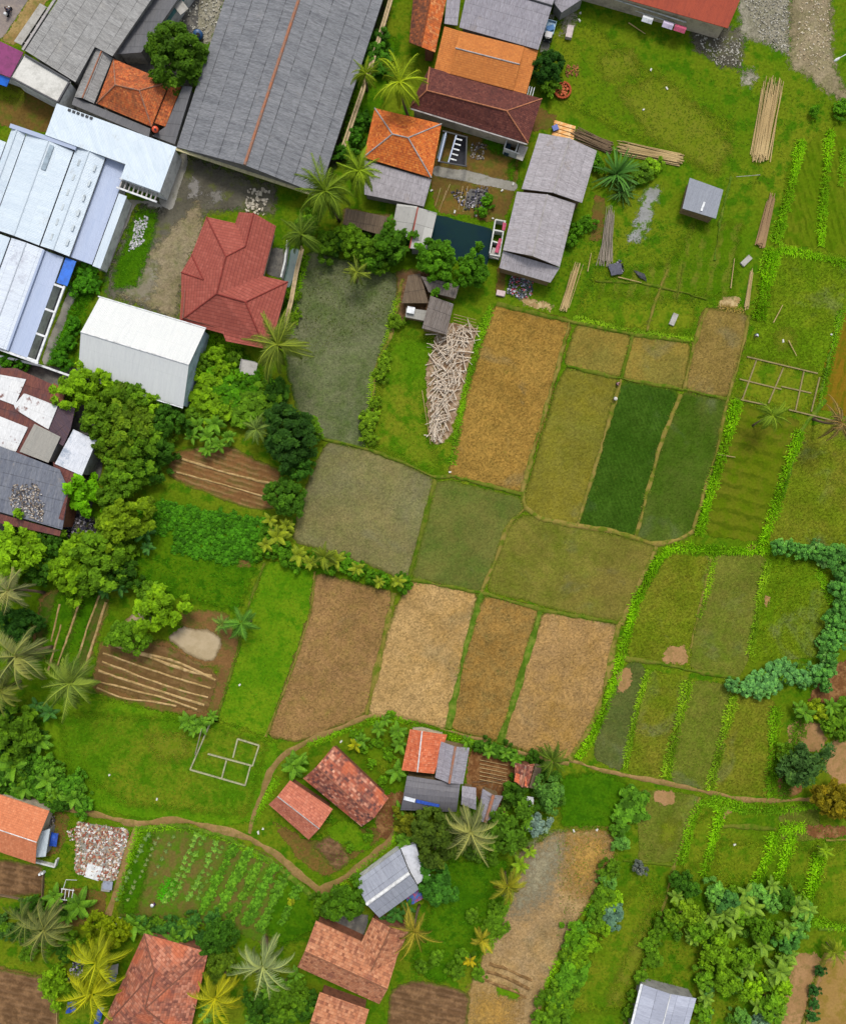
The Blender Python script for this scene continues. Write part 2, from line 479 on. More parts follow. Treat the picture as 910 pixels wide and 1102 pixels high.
def frond(rng, az, el, L, droop, nl, ll, wl, V, T, base, rach=0.07, tint=0.5, twist=0.0, sag=0.35):
    """pinnate frond arching away from base"""
    seg = 9; pts = []; p = np.array(base, float); pitch = el
    d0 = np.array([math.cos(az), math.sin(az), 0.0])
    for i in range(seg + 1):
        pts.append(p.copy())
        p = p + (d0 * math.cos(pitch) + np.array([0, 0, 1.0]) * math.sin(pitch)) * L / seg
        pitch -= droop / seg * (0.5 + 1.0 * i / seg)
        d0 = np.array([math.cos(az + twist * i / seg), math.sin(az + twist * i / seg), 0])
    pts = np.array(pts)
    for i in range(seg):
        a, b = pts[i], pts[i + 1]; t = (b - a) / np.linalg.norm(b - a)
        s = np.cross(t, [0, 0, 1.0]); s /= np.linalg.norm(s) + 1e-9
        w0, w1 = rach * (1 - 0.8 * i / seg), rach * (1 - 0.8 * (i + 1) / seg)
        up = np.array([0, 0, 0.02])
        V += [a - s * w0 + up, a + s * w0 + up, b + s * w1 + up, b - s * w1 + up]; T.append(min(1, tint + 0.45))
    for j in range(nl):
        u = 0.14 + 0.86 * (j + rng.random() * 0.5) / nl
        x = u * seg; i = min(int(x), seg - 1); q = pts[i] + (pts[i + 1] - pts[i]) * (x - i)
        t = pts[i + 1] - pts[i]; t /= np.linalg.norm(t)
        s = np.cross(t, [0, 0, 1.0]); s /= np.linalg.norm(s) + 1e-9
        le = ll * (0.35 + 0.65 * math.sin(PI * min(1, 0.12 + 0.88 * u) ** 0.8)) * rng.uniform(0.8, 1.15)
        for sg in (-1, 1):
            d = s * sg * (0.75 - 0.4 * u) + t * (0.6 + 0.5 * u) + np.array([0, 0, -sag * rng.uniform(0.5, 1.5)])
            d /= np.linalg.norm(d)
            wv = t * wl
            e = q + d * le
            V += [q - wv * 0.5, q + wv * 0.5, q + d * le * 0.6 + wv * 0.5 - np.array([0, 0, 0.03]), e - np.array([0, 0, le * 0.12])]
            T.append(float(np.clip(tint + rng.normal(0, 0.12), 0, 1)))

def palm_mesh(name, seed, n=17, L=1.0, droop=1.3, nl=26, ll=0.27, wl=0.036, dead=0.0, up=1.15, low=-0.25, sag=0.35):
    rng = np.random.default_rng(seed); V, T = [], []
    for i in range(n):
        az = i * 2.39996 + rng.normal(0, 0.34)
        f = i / max(1, n - 1)
        el = up - (up - low) * f + rng.normal(0, 0.16)
        Lf = L * rng.uniform(0.82, 1.08) * (0.82 + 0.18 * math.sin(PI * min(1, f + 0.25)))
        frond(rng, az, el, Lf, droop * rng.uniform(0.65, 1.35), nl, ll * L, wl * L, V, T, (0, 0, 0), 0.016 * L, float(np.clip(0.68 - 0.45 * f + rng.normal(0, 0.15), 0, 1)), rng.normal(0, 0.45), sag)
    # heart of the crown
    for i in range(26):
        a = rng.uniform(0, 6.28); c = np.array([math.cos(a), math.sin(a), 0]) * 0.035 * L
        V += [c * 0.3 + [0, 0, -0.05 * L], c + [0, 0, -0.02 * L], c * 1.6 + [0, 0, 0.06 * L], c * 0.6 + [0, 0, 0.04 * L]]; T.append(rng.uniform(0.3, 0.9))
    return polymesh(name, np.array(V), 4, T, LEAFG)

def palm_trunk(name, seed, lean=0.0):
    rng = random.Random(seed); a = rng.uniform(0, 6.28)
    pts = []; rad = []
    for i in range(9):
        f = i / 8
        pts.append((lean * (f - 1) ** 2 * math.cos(a), lean * (f - 1) ** 2 * math.sin(a), -1 + f)); rad.append(0.030 * (1.35 - 0.65 * f) * (1.15 if i == 0 else 1))
    V, F = tube(pts, rad, 8)
    return pymesh(name, V, F, BARK, True)

def banana_mesh(name, seed, n=8, droop=1.5, wid=0.2, split=0.25):
    rng = np.random.default_rng(seed); V, T = [], []
    for i in range(n):
        az = i * 2.39996 + rng.normal(0, 0.25); el = 1.05 - 1.0 * i / n + rng.normal(0, 0.1); L = rng.uniform(0.8, 1.08)
        seg = 9; p = np.zeros(3); pitch = el; pts = []
        for k in range(seg + 1):
            pts.append(p.copy()); d = np.array([math.cos(az) * math.cos(pitch), math.sin(az) * math.cos(pitch), math.sin(pitch)])
            p = p + d * L / seg; pitch -= droop / seg * (0.3 + 1.3 * k / seg)
        side = np.array([-math.sin(az), math.cos(az), 0.0]); base = float(np.clip(0.7 - 0.4 * i / n + rng.normal(0, 0.1), 0, 1))
        wf = lambda u: wid * max(0.05, math.sin(PI * min(1, 0.06 + 0.94 * u) ** 0.75) ** 0.6) if u > 0.12 else 0.02
        for k in range(seg):
            u0, u1 = k / seg, (k + 1) / seg; a, b = pts[k], pts[k + 1]
            for sg in (-1, 1):
                dz = np.array([0, 0, -0.35]); sp = split * rng.random()
                t = (b - a) * sp
                V += [a + t * 0.4, b, b + (side * sg + dz) * wf(u1), a + t + (side * sg + dz) * wf(u0)]
                T.append(float(np.clip(base + (0.08 if sg > 0 else -0.08) + rng.normal(0, 0.08), 0, 1)))
            V += [a - side * 0.012 + [0, 0, .012], a + side * 0.012 + [0, 0, .012], b + side * 0.01 + [0, 0, .012], b - side * 0.01 + [0, 0, .012]]; T.append(1.0)
    return polymesh(name, np.array(V), 4, T, LEAFG)

def sword_mesh(name, seed, n=46, wid=0.05, droop=1.2):
    """long strap leaves from one base"""
    rng = np.random.default_rng(seed); V, T = [], []
    for i in range(n):
        az = i * 2.39996 + rng.normal(0, 0.2); el = 1.3 - 1.15 * i / n; L = rng.uniform(0.7, 1.1); p = np.zeros(3); pitch = el
        side = np.array([-math.sin(az), math.cos(az), 0]); tn = rng.uniform(0.15, 0.75); pr = p; seg = 6
        for k in range(seg):
            q = pr + np.array([math.cos(az) * math.cos(pitch), math.sin(az) * math.cos(pitch), math.sin(pitch)]) * L / seg
            w0, w1 = wid * (1 - k / seg) ** 0.5, wid * max(0.08, (1 - (k + 1) / seg)) ** 0.5
            V += [pr - side * w0, pr + side * w0, q + side * w1, q - side * w1]; T.append(tn + rng.normal(0, 0.03)); pr = q; pitch -= droop / seg * (0.4 + k / seg)
    return polymesh(name, np.array(V), 4, np.clip(T, 0, 1), LEAFG)

def rosette_mesh(name, seed, n=9, w=0.55, tilt=0.5):
    rng = np.random.default_rng(seed); V, T = [], []
    for i in range(n):
        az = i * 2.39996; el = 0.15 + tilt * i / n * 1.6; L = 1.0 - 0.45 * i / n
        d = np.array([math.cos(az) * math.cos(el), math.sin(az) * math.cos(el), math.sin(el)]); s = np.array([-math.sin(az), math.cos(az), 0.0])
        V += [d * 0.05, d * L * 0.55 + s * w * L * 0.55, d * L - np.array([0, 0, 0.15]), d * L * 0.55 - s * w * L * 0.55]; T.append(float(np.clip(0.3 + 0.6 * i / n + rng.normal(0, 0.1), 0, 1)))
    return polymesh(name, np.array(V), 4, T, LEAF)

CROWN = {
    'dense': [crown_mesh('crown_dense%d' % i, 10 + i, 130, 54, 0.125, clump=0.15, rag=0.45) for i in range(3)],
    'broad': [crown_mesh('crown_broad%d' % i, 20 + i, 105, 52, 0.155, clump=0.165, rag=0.85, gap=0.1) for i in range(4)],
    'airy': [crown_mesh('crown_airy%d' % i, 30 + i, 60, 44, 0.16, clump=0.24, rag=0.8, gap=0.2) for i in range(2)],
    'bush': [crown_mesh('crown_bush%d' % i, 40 + i, 48, 42, 0.23, flat=0.8, clump=0.24, rag=0.95, gap=0.1) for i in range(3)],
    'cassava': [crown_mesh('crown_cassava%d' % i, 50 + i, 18, 22, 0.46, flat=0.6, clump=0.34, rag=0.5) for i in range(2)],
}
TRUNK = [trunk_mesh('trunk_limbed%d' % i, i) for i in range(3)]
PALM = {
    'coconut': [palm_mesh('crown_coconut%d' % i, 60 + i, 26, droop=1.5, nl=34, ll=0.24, wl=0.022, low=-0.55, sag=0.6) for i in range(3)],
    'pale': [palm_mesh('crown_pale%d' % i, 70 + i, 22, droop=1.75, nl=32, ll=0.24, wl=0.022, low=-0.5, sag=0.8) for i in range(2)],
    'thin': [palm_mesh('crown_thin%d' % i, 80 + i, 13, droop=1.2, nl=30, ll=0.16, wl=0.022, low=-0.2) for i in range(2)],
    'short': [palm_mesh('crown_short%d' % i, 90 + i, 13, droop=1.35, nl=22, ll=0.28, wl=0.04, low=0.0) for i in range(2)],
}
PTRUNK = [palm_trunk('trunk_palm%d' % i, i, 0.12 + 0.08 * i) for i in range(3)]
BANANA = [banana_mesh('leaves_banana%d' % i, 100 + i, 8 + i % 3) for i in range(4)]
SWORD = sword_mesh('leaves_sword', 5)
ROSETTE = [rosette_mesh('rosette%d' % i, 110 + i) for i in range(3)]
BSTEM_V, BSTEM_F = tube([(0, 0, -1), (0, 0, -0.5), (0, 0, 0.05)], [0.11, 0.09, 0.05], 7)
BSTEM = pymesh('banana_stem', BSTEM_V, BSTEM_F, plain('banana_stem_mat', (130, 130, 75), 0.7, 0.3, 4.0), True)
PR = random.Random(3)

def shade(c, r, v=0.16):
    k = 1 + r.uniform(-v, v)
    l = lin(c); return (l[0] * k, l[1] * k, l[2] * k, 1)

def tree(px, py, r, col, label, group=None, kind='broad', h=None, name='tree'):
    R = r * S * 0.98
    h = h if h else max(1.5, min(8.5, R * 1.7))
    zc = h * 0.55
    loc = P(px, py, zc); loc.z = 0
    t = thing(name, label, 'bush' if name in ('bush', 'shrub') else 'tree', loc, group, PR.uniform(0, 6.28))
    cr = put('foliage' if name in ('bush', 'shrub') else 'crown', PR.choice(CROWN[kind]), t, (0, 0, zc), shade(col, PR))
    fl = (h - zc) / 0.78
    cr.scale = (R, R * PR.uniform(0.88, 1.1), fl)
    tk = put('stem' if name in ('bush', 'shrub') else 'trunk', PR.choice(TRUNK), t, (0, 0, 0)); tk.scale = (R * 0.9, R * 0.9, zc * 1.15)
    return t

def palm(px, py, r, col, label, group=None, kind='coconut', h=9.0, name='palm_tree', lean=True):
    loc = P(px, py, h); loc.z = 0
    L = r * S * (H - h) / H * 1.28
    t = thing(name, label, 'palm tree', loc, group, PR.uniform(0, 6.28))
    cr = put('crown', PR.choice(PALM[kind]), t, (0, 0, h), shade(col, PR, 0.04)); cr.scale = (L, L, L)
    tk = put('trunk', PTRUNK[PR.randrange(3)], t, (0, 0, h)); tk.scale = (h * 0.75, h * 0.75, h)
    return t

def banana(px, py, r, col, label, group=None, h=2.2):
    loc = P(px, py, h); loc.z = 0
    L = r * S * 1.1
    t = thing('banana_plant', label, 'banana plant', loc, group, PR.uniform(0, 6.28))
    cr = put('crown', PR.choice(BANANA), t, (0, 0, h * 0.8), shade(col, PR, 0.06)); cr.scale = (L, L, L)
    st = put('stem', BSTEM, t, (0, 0, h * 0.8)); st.scale = (1.4, 1.4, h * 0.8)
    return t

def strip(name, line_px, width, h, col, dens_=26, blade=0.5, kind='stuff', label=None, ln=0.5, bw=0.10):
    """tall grass or weeds standing along a line; uncountable"""
    rng = np.random.default_rng(int(abs(line_px[0][0] * 13 + line_px[0][1] * 7)))
    w = dens(np.array([P(*p)[:2] for p in line_px]), 0.5, 0, None, False)
    n = int(len(w) * 0.5 * dens_ * max(width * S, 0.5))
    i = rng.integers(0, len(w) - 1, n); g = 0.86 + 0.45 * np.sin(i * 0.41 + 2 * np.sin(i * 0.13)) * np.sin(i * 0.19 + 1.3); i = i[rng.random(n) < g]; n = len(i)
    f = rng.random((n, 1)); c = w[i] * (1 - f) + w[i + 1] * f
    t = w[i + 1] - w[i]; t /= np.linalg.norm(t, axis=1)[:, None]; nn = np.stack([-t[:, 1], t[:, 0]], 1)
    wob = 1 + 0.35 * np.sin(i * 0.37) * np.sin(i * 0.11 + 1)
    o = np.clip(rng.normal(0, 0.26, (n, 1)), -0.55, 0.55) * width * S * wob[:, None]
    c = c + nn * o
    hh = h * (1 - (np.abs(o[:, 0]) / (0.6 * width * S)) ** 2 * 0.7) * rng.uniform(0.3, 1.35, n)
    a = rng.uniform(0, 6.28, n)
    d = np.stack([np.cos(a), np.sin(a)], 1) * ln * rng.uniform(0.5, 1.2, (n, 1)) + nn * np.sign(o) * 0.15
    s = np.stack([-np.sin(a), np.cos(a)], 1) * bw
    z0 = np.maximum(0.0, hh * 0.55)
    A = np.column_stack([c - s * .5, z0]); B = np.column_stack([c + s * .5, z0])
    Cc = np.column_stack([c + d * .6 + s * .5, hh * .8]); D = np.column_stack([c + d, hh * 0.6])
    V = np.stack([A, B, Cc, D], 1).reshape(-1, 3)
    cl = np.clip(0.5 + 0.25 * np.sin(i * 0.23) + rng.normal(0, 0.17, n), 0, 1)
    me = polymesh(name, V, 4, cl, LEAF)
    ob = put(name, me, None, None, lin(col))
    ob['kind'] = kind
    if label: ob['label'] = label
    return ob

def scatter(name, poly_px, n, col, h=0.25, ln=0.35, bw=0.09, label=None, clumpy=0.0, kind='stuff'):
    """short weeds strewn over an area; uncountable"""
    rng = np.random.default_rng(int(abs(poly_px[0][0] * 5 + poly_px[0][1] * 3)) + n)
    w = np.array([P(*p)[:2] for p in poly_px]); lo, hi = w.min(0), w.max(0)
    q = rng.uniform(lo, hi, (n * 4, 2))
    if clumpy:
        k = max(3, int(n / 60)); cs = rng.uniform(lo, hi, (k, 2)); q = cs[rng.integers(0, k, n * 4)] + rng.normal(0, clumpy, (n * 4, 2))
    ins = np.zeros(len(q), bool)
    for a, b in zip(w, np.roll(w, -1, 0)):
        c = (a[1] > q[:, 1]) != (b[1] > q[:, 1]); dy = b[1] - a[1] if abs(b[1] - a[1]) > 1e-9 else 1e-9
        ins ^= c & (q[:, 0] < (b[0] - a[0]) * (q[:, 1] - a[1]) / dy + a[0])
    q = q[ins][:n]; n = len(q)
    a = rng.uniform(0, 6.28, n); d = np.stack([np.cos(a), np.sin(a)], 1) * ln * rng.uniform(0.5, 1.2, (n, 1)); s = np.stack([-np.sin(a), np.cos(a)], 1) * bw
    hh = h * rng.uniform(0.5, 1.2, n)
    V = np.stack([np.column_stack([q - s * .5, np.full(n, .03)]), np.column_stack([q + s * .5, np.full(n, .03)]), np.column_stack([q + d * .6 + s * .4, hh]), np.column_stack([q + d, hh * .8])], 1).reshape(-1, 3)
    ob = put(name, polymesh(name, V, 4, np.clip(rng.normal(0.5, 0.22, n), 0, 1), LEAF), None, None, lin(col))
    ob['kind'] = kind
    if label: ob['label'] = label
    return ob

def chunks(name, poly_px, n, size, mat, h=0.3, label=None, kind='stuff', z=0.03, flat=0.5):
    """loose stones or scraps strewn over an area; uncountable"""
    rng = np.random.default_rng(int(abs(poly_px[0][0] * 3 + poly_px[0][1])) + n)
    w = np.array([P(p[0], p[1], z)[:2] for p in poly_px]); lo, hi = w.min(0), w.max(0)
    q = rng.uniform(lo, hi, (n * 4, 2)); ins = np.zeros(len(q), bool)
    for a, b in zip(w, np.roll(w, -1, 0)):
        c = (a[1] > q[:, 1]) != (b[1] > q[:, 1]); dy = b[1] - a[1] if abs(b[1] - a[1]) > 1e-9 else 1e-9
        ins ^= c & (q[:, 0] < (b[0] - a[0]) * (q[:, 1] - a[1]) / dy + a[0])
    q = q[ins][:n]; V = []; T = []
    for x, y in q:
        R3 = np.array(Matrix.Rotation(rng.uniform(0, 6.28), 3, 'Z') @ Matrix.Rotation(rng.normal(0, 0.4), 3, 'X'))
        sx, sy, sz = size * rng.uniform(0.4, 1.5, 3) * [1, 0.8, flat]
        c = np.array([x, y, z + rng.random() ** 2 * h])
        b = [c + R3 @ np.array([i * sx / 2 * rng.uniform(.7, 1), j * sy / 2 * rng.uniform(.7, 1), k * sz / 2]) for k in (-1, 1) for (i, j) in ((-1, -1), (1, -1), (1, 1), (-1, 1))]
        t = rng.random()
        for f in ((4, 5, 6, 7), (0, 1, 5, 4), (1, 2, 6, 5), (2, 3, 7, 6), (3, 0, 4, 7)):
            V += [b[i] for i in f]; T.append(t)
    ob = put(name, polymesh(name, np.array(V), 4, np.array(T) * 0.999, mat))
    ob['kind'] = kind
    if label: ob['label'] = label
    return ob
# ------------------------------------------------------------------ buildings
def face_uv(me, dirv):
    uvl = me.uv_layers.new(name='UVMap'); d = uvl.data
    for p in me.polygons:
        n = p.normal
        hz = Vector((0, 0, 1)).cross(n)
        if hz.length < 0.02 or dirv is not None:
            hz = Vector(dirv if dirv is not None else (1, 0, 0)); hz = hz - n * hz.dot(n)
        if hz.length < 1e-3: hz = Vector((1, 0, 0))
        hz.normalize(); vv = n.cross(hz)
        for li in p.loop_indices:
            co = me.vertices[me.loops[li].vertex_index].co
            d[li].uv = (co.dot(hz) + 300.0, co.dot(vv) + 300.0)

def slab(V, F, t):
    """thicken an open roof surface downwards"""
    n = len(V)
    V2 = list(V) + [v - Vector((0, 0, t)) for v in V]
    F2 = [list(f) for f in F] + [[i + n for i in reversed(f)] for f in F]
    ed = {}
    for f in F:
        for a, b in zip(f, list(f[1:]) + [f[0]]): ed[(a, b)] = 1
    bd = [(a, b) for (a, b) in ed if (b, a) not in ed]
    for a, b in bd: F2.append([b, a, a + n, b + n])
    nx = dict(bd); loop = [bd[0][0]]
    while nx[loop[-1]] != loop[0] and len(loop) < 99: loop.append(nx[loop[-1]])
    return V2, F2, loop

def ccw(V, F):
    out = []
    for f in F:
        a = sum(V[f[i]].x * V[f[(i + 1) % len(f)]].y - V[f[(i + 1) % len(f)]].x * V[f[i]].y for i in range(len(f)))
        out.append(list(f) if a > 0 else list(f)[::-1])
    return out

def inset(loop, d):
    n = len(loop); out = []
    for i in range(n):
        a, b, c = [Vector((v.x, v.y)) for v in (loop[i - 1], loop[i], loop[(i + 1) % n])]
        e1, e2 = (b - a), (c - b)
        if e1.length < 1e-4 or e2.length < 1e-4: out.append(b); continue
        e1.normalize(); e2.normalize()
        n1, n2 = Vector((-e1.y, e1.x)), Vector((-e2.y, e2.x)); m = n1 + n2
        if m.length < 0.3: m = n1
        m.normalize(); out.append(b + m * d / max(0.45, m.dot(n1)))
    return out

def topz(V, F, x, y):
    best = None
    for f in F:
        p = [V[i] for i in f]; ins = False
        for a, b in zip(p, p[1:] + [p[0]]):
            if (a.y > y) != (b.y > y) and x < (b.x - a.x) * (y - a.y) / (b.y - a.y) + a.x: ins = not ins
        if ins:
            nn = (p[1] - p[0]).cross(p[2] - p[0])
            if abs(nn.z) > 1e-6:
                z = p[0].z - (nn.x * (x - p[0].x) + nn.y * (y - p[0].y)) / nn.z
                best = z if best is None else max(best, z)
    return best

def roof(b, V, F, mat, wall=None, ridges=(), rmat=None, rr=0.11, over=0.55, t=0.10, dirv=None, name='roof', label=None, zb=-0.05):
    F = ccw(V, F)
    V2, F2, loop = slab(V, F, t)
    r = part(name, V2, F2, mat, b); face_uv(r.data, dirv)
    if label: r['label'] = label
    for a, c in ridges:
        d = (V[c] - V[a]).normalized() * 0.15
        V3, F3 = tube([V[a] + Vector((0, 0, .02)) - d * 0, V[c] + Vector((0, 0, .02))], rr, 8)
        part('ridge_cap', V3, F3, rmat or mat, r)
    if wall is not None:
        lp = [V[i] for i in loop]; ins = inset(lp, over); W = []; n = len(ins)
        zs = []
        for v, q in zip(lp, ins):
            z = topz(V, F, q.x, q.y); zs.append((z if z is not None else v.z) - t - 0.02)
        W = [Vector((q.x, q.y, zb)) for q in ins] + [Vector((q.x, q.y, z)) for q, z in zip(ins, zs)]
        FW = [[i, (i + 1) % n, n + (i + 1) % n, n + i] for i in range(n)]
        part('wall', W, FW, wall, b)
    return r

def bld(name, label, cat, px, py, group=None):
    return thing(name, label, cat, P(px, py, 0), group)

def gable(b, q, he, hr, mat, wall=None, ridge=None, rmat=None, rr=0.11, capped=True, **k):
    """q: eave a-b, eave c-d; ridge from mid(d,a) to mid(b,c)"""
    a, b_, c, d = [P(x, y, he) for x, y in q]
    if ridge: r0, r1 = [P(x, y, hr) for x, y in ridge]
    else:
        r0, r1 = (a + d) / 2, (b_ + c) / 2; r0.z = r1.z = hr
    return roof(b, [a, b_, c, d, r0, r1], [[0, 1, 5, 4], [2, 3, 4, 5]], mat, wall, [(4, 5)] if capped else [], rmat, rr, **k)

def hip(b, q, he, hr, mat, wall=None, ridge=None, rmat=None, rr=0.11, **k):
    a, b_, c, d = [P(x, y, he) for x, y in q]
    r0, r1 = [P(x, y, hr) for x, y in ridge]
    return roof(b, [a, b_, c, d, r0, r1], [[0, 1, 5, 4], [2, 3, 4, 5], [3, 0, 4], [1, 2, 5]], mat, wall, [(4, 5), (0, 4), (3, 4), (1, 5), (2, 5)], rmat, rr, **k)

def mono(b, q, zs, mat, wall=None, **k):
    """one plane; zs: one height or one per corner"""
    if not hasattr(zs, '__len__'): zs = [zs] * len(q)
    V = [P(x, y, z) for (x, y), z in zip(q, zs)]
    if 'dirv' not in k: k['dirv'] = (V[1] - V[0])
    return roof(b, V, [list(range(len(V)))], mat, wall, **k)

def beam(a, c, w, h, z0, z1=None):
    """horizontal or sloping bar between pixel points"""
    z1 = z0 if z1 is None else z1
    p, q = P(*a, z0), P(*c, z1); d = q - p; L = d.length; d.normalize()
    s = Vector((0, 0, 1)).cross(d).normalized() * w / 2; u = d.cross(s).normalized() * h
    V = [p - s, p + s, q + s, q - s, p - s + u, p + s + u, q + s + u, q - s + u]
    return V, [[3, 2, 1, 0], [4, 5, 6, 7], [0, 1, 5, 4], [1, 2, 6, 5], [2, 3, 7, 6], [3, 0, 4, 7]]

def join_vf(lst):
    V, F = [], []
    for v, f in lst:
        b = len(V); V += v; F += [[i + b for i in q] for q in f]
    return V, F

def rail(name, label, cat, line_px, w, h, mat, group=None, cap=None, capm=None, z=-0.05):
    """garden wall or fence standing along a line"""
    t = thing(name, label, cat, P(*line_px[0]), group)
    part('wall_face' if cat == 'wall' else 'panel', *join_vf([beam(a, c, w, h + 0.003 * i, z) for i, (a, c) in enumerate(zip(line_px, line_px[1:]))]), mat, t)
    if cap: part('coping', *join_vf([beam(a, c, w + cap, 0.07, z + h + 0.004 + 0.003 * i) for i, (a, c) in enumerate(zip(line_px, line_px[1:]))]), capm or mat, t)
    return t
# ------------------------------------------------------------------ ground, fields, paths
GM = ground_mat
EDG = (60, 80, 18)
lawn_base = GM('lawn_base', (84, 116, 14), (108, 122, 24), (62, 100, 10), None, 0.05, 0.4, 2.2, 0.46, alpha=False, cov=(0.46, 0.62))
gv = 700.0
o = put('ground', pymesh('ground', [(-gv, -gv, 0), (gv, -gv, 0), (gv, gv, 0), (-gv, gv, 0)], [[0, 1, 2, 3]], lawn_base)); o['kind'] = 'structure'

bright = GM('lawn_bright', (84, 126, 14), (108, 136, 22), (66, 110, 10), None, 0.06, 0.5, 2.4, 0.40, cov=(0.46, 0.66), amp=0.7, soft=0.35)
brightmix = GM('lawn_patchy', (82, 120, 14), (114, 124, 28), (66, 104, 10), None, 0.08, 0.32, 1.8, 0.48, cov=(0.45, 0.62), amp=0.9, soft=1.5)
deep = GM('lawn_deep', (62, 106, 10), (84, 118, 14), (50, 90, 8), None, 0.09, 0.5, 2.2, 0.44, amp=0.9, cov=(0.46, 0.62), soft=0.9)
olive = GM('lawn_olive', (92, 120, 16), (114, 124, 26), (74, 106, 12), None, 0.07, 0.35, 2.2, 0.44, amp=1.2, cov=(0.46, 0.62), soft=1.5)
gold = GM('stubble_gold', (156, 122, 58), (144, 110, 48), (126, 104, 48), (84, 88, 26), 0.07, 0.6, 3.0, 0.42, lump=0.30, cov=(0.48, 0.68), bump=0.7)
gold2 = GM('stubble_ochre', (152, 118, 62), (142, 108, 52), (124, 108, 64), (84, 88, 26), 0.06, 0.5, 3.0, 0.38, lump=0.30, cov=(0.48, 0.7), bump=0.7)
tan = GM('stubble_tan', (180, 148, 98), (168, 132, 74), (150, 124, 78), (84, 88, 26), 0.06, 0.6, 3.0, 0.40, lump=0.30, cov=(0.5, 0.7), bump=0.7)
tan2 = GM('stubble_buff', (166, 132, 82), (154, 120, 62), (140, 114, 78), (84, 88, 26), 0.06, 0.45, 3.0, 0.40, lump=0.30, cov=(0.48, 0.68), bump=0.7)
brown = GM('stubble_brown', (150, 116, 76), (140, 108, 66), (128, 108, 56), (84, 88, 26), 0.06, 0.5, 3.0, 0.36, lump=0.30, cov=(0.5, 0.7), bump=0.7)
olgold = GM('stubble_olive', (130, 118, 54), (140, 118, 52), (112, 108, 46), (84, 88, 26), 0.07, 0.5, 3.0, 0.30, lump=0.30, cov=(0.48, 0.7))
brownol = GM('stubble_brown_olive', (130, 110, 56), (120, 104, 50), (140, 116, 66), (84, 88, 26), 0.07, 0.5, 3.0, 0.34, lump=0.30)
paddy_y = GM('paddy_yellow', (122, 114, 36), (106, 108, 36), (116, 110, 50), (84, 88, 26), 0.05, 0.35, 2.8, 0.30, lump=0.30, cov=(0.5, 0.7))
paddy_d = GM('paddy_dark', (52, 82, 18), (64, 92, 26), (44, 72, 14), (74, 96, 22), 0.06, 0.6, 2.6, 0.30, lump=0.30, rows=(0.33, 0.62, (30, 62, 10), 0.3))
paddy_o = GM('paddy_dark_olive', (64, 90, 20), (86, 98, 38), (52, 82, 14), (84, 92, 34), 0.06, 0.25, 2.6, 0.28, lump=0.30)
grey1 = GM('paddy_grey', (128, 118, 74), (116, 112, 78), (104, 108, 56), (88, 90, 36), 0.06, 0.4, 3.0, 0.30, lump=0.30, spec=0.1, cov=(0.46, 0.66))
grey2 = GM('paddy_grey_green', (104, 108, 76), (78, 96, 42), (116, 114, 86), (68, 92, 24), 0.09, 0.35, 2.8, 0.32, lump=0.30, spec=0.1, cov=(0.46, 0.66))
grey3 = GM('paddy_mid', (98, 104, 48), (80, 104, 36), (112, 106, 52), (86, 98, 30), 0.06, 0.3, 2.8, 0.26, lump=0.30, cov=(0.48, 0.7))
ol3 = GM('paddy_olive', (118, 108, 48), (98, 106, 32), (126, 114, 54), (88, 98, 26), 0.05, 0.3, 2.8, 0.28, lump=0.30, cov=(0.48, 0.7))
eg = GM('weedy_green', (86, 116, 14), (104, 120, 22), (70, 102, 10), None, 0.09, 0.45, 2.4, 0.46, lump=0.30, cov=(0.46, 0.64))
eg2 = GM('weedy_olive', (102, 116, 22), (114, 112, 34), (82, 106, 14), None, 0.08, 0.4, 2.4, 0.44, lump=0.30, cov=(0.46, 0.64))
eg3 = GM('weedy_brown', (102, 110, 38), (90, 108, 28), (114, 108, 48), None, 0.07, 0.4, 2.4, 0.32, lump=0.30, cov=(0.46, 0.66))
eg4 = GM('weedy_dull', (84, 94, 46), (72, 90, 34), (98, 98, 50), None, 0.06, 0.45, 2.4, 0.28, lump=0.30)
rowy = GM('weedy_rows', (96, 112, 16), (104, 106, 28), (84, 104, 12), None, 0.07, 0.4, 2.6, 0.30, rows=(math.radians(75), 2.3, (66, 84, 10), 0.7))
rowz = GM('weedy_rows_fine', (90, 116, 14), (102, 116, 22), (76, 104, 10), None, 0.07, 0.4, 2.6, 0.30, rows=(math.radians(15), 1.1, (64, 86, 8), 0.6))
rowb = GM('brown_rows', (130, 102, 26), (118, 98, 22), (104, 98, 18), None, 0.07, 0.4, 2.6, 0.28, rows=(math.radians(-15), 1.3, (92, 96, 14), 0.7))
soil = GM('soil_brown', (130, 96, 58), (112, 84, 48), (96, 92, 40), (86, 98, 26), 0.1, 0.5, 2.6, 0.30, cov=(0.48, 0.64), bump=0.8, amp=0.6)
soilr = GM('soil_rows', (134, 96, 58), (120, 86, 52), (104, 88, 46), (86, 98, 26), 0.08, 0.5, 2.6, 0.28, rows=(math.radians(72), 0.95, (158, 124, 84), 0.5), bump=0.9)
soild = GM('soil_dark', (112, 84, 58), (98, 74, 50), (128, 98, 68), (84, 92, 28), 0.08, 0.6, 2.6, 0.30, bump=0.8, rows=(math.radians(78), 1.0, (138, 108, 80), 0.4))
dirt = GM('dirt_path', (152, 122, 78), (138, 110, 66), (120, 104, 54), None, 0.1, 0.7, 2.6, 0.25, amp=0.3)
yard = GM('yard_brown', (122, 96, 46), (104, 84, 44), (92, 92, 34), None, 0.1, 0.5, 2.4, 0.34, amp=0.5)
yardr = GM('yard_red', (124, 84, 50), (108, 74, 46), (140, 104, 66), None, 0.1, 0.6, 2.4, 0.32, amp=0.5)
yardd = GM('yard_mud', (102, 98, 84), (84, 80, 68), (92, 96, 54), None, 0.09, 0.4, 2.2, 0.34, amp=1.2, cov=(0.5, 0.64), soft=0.9)
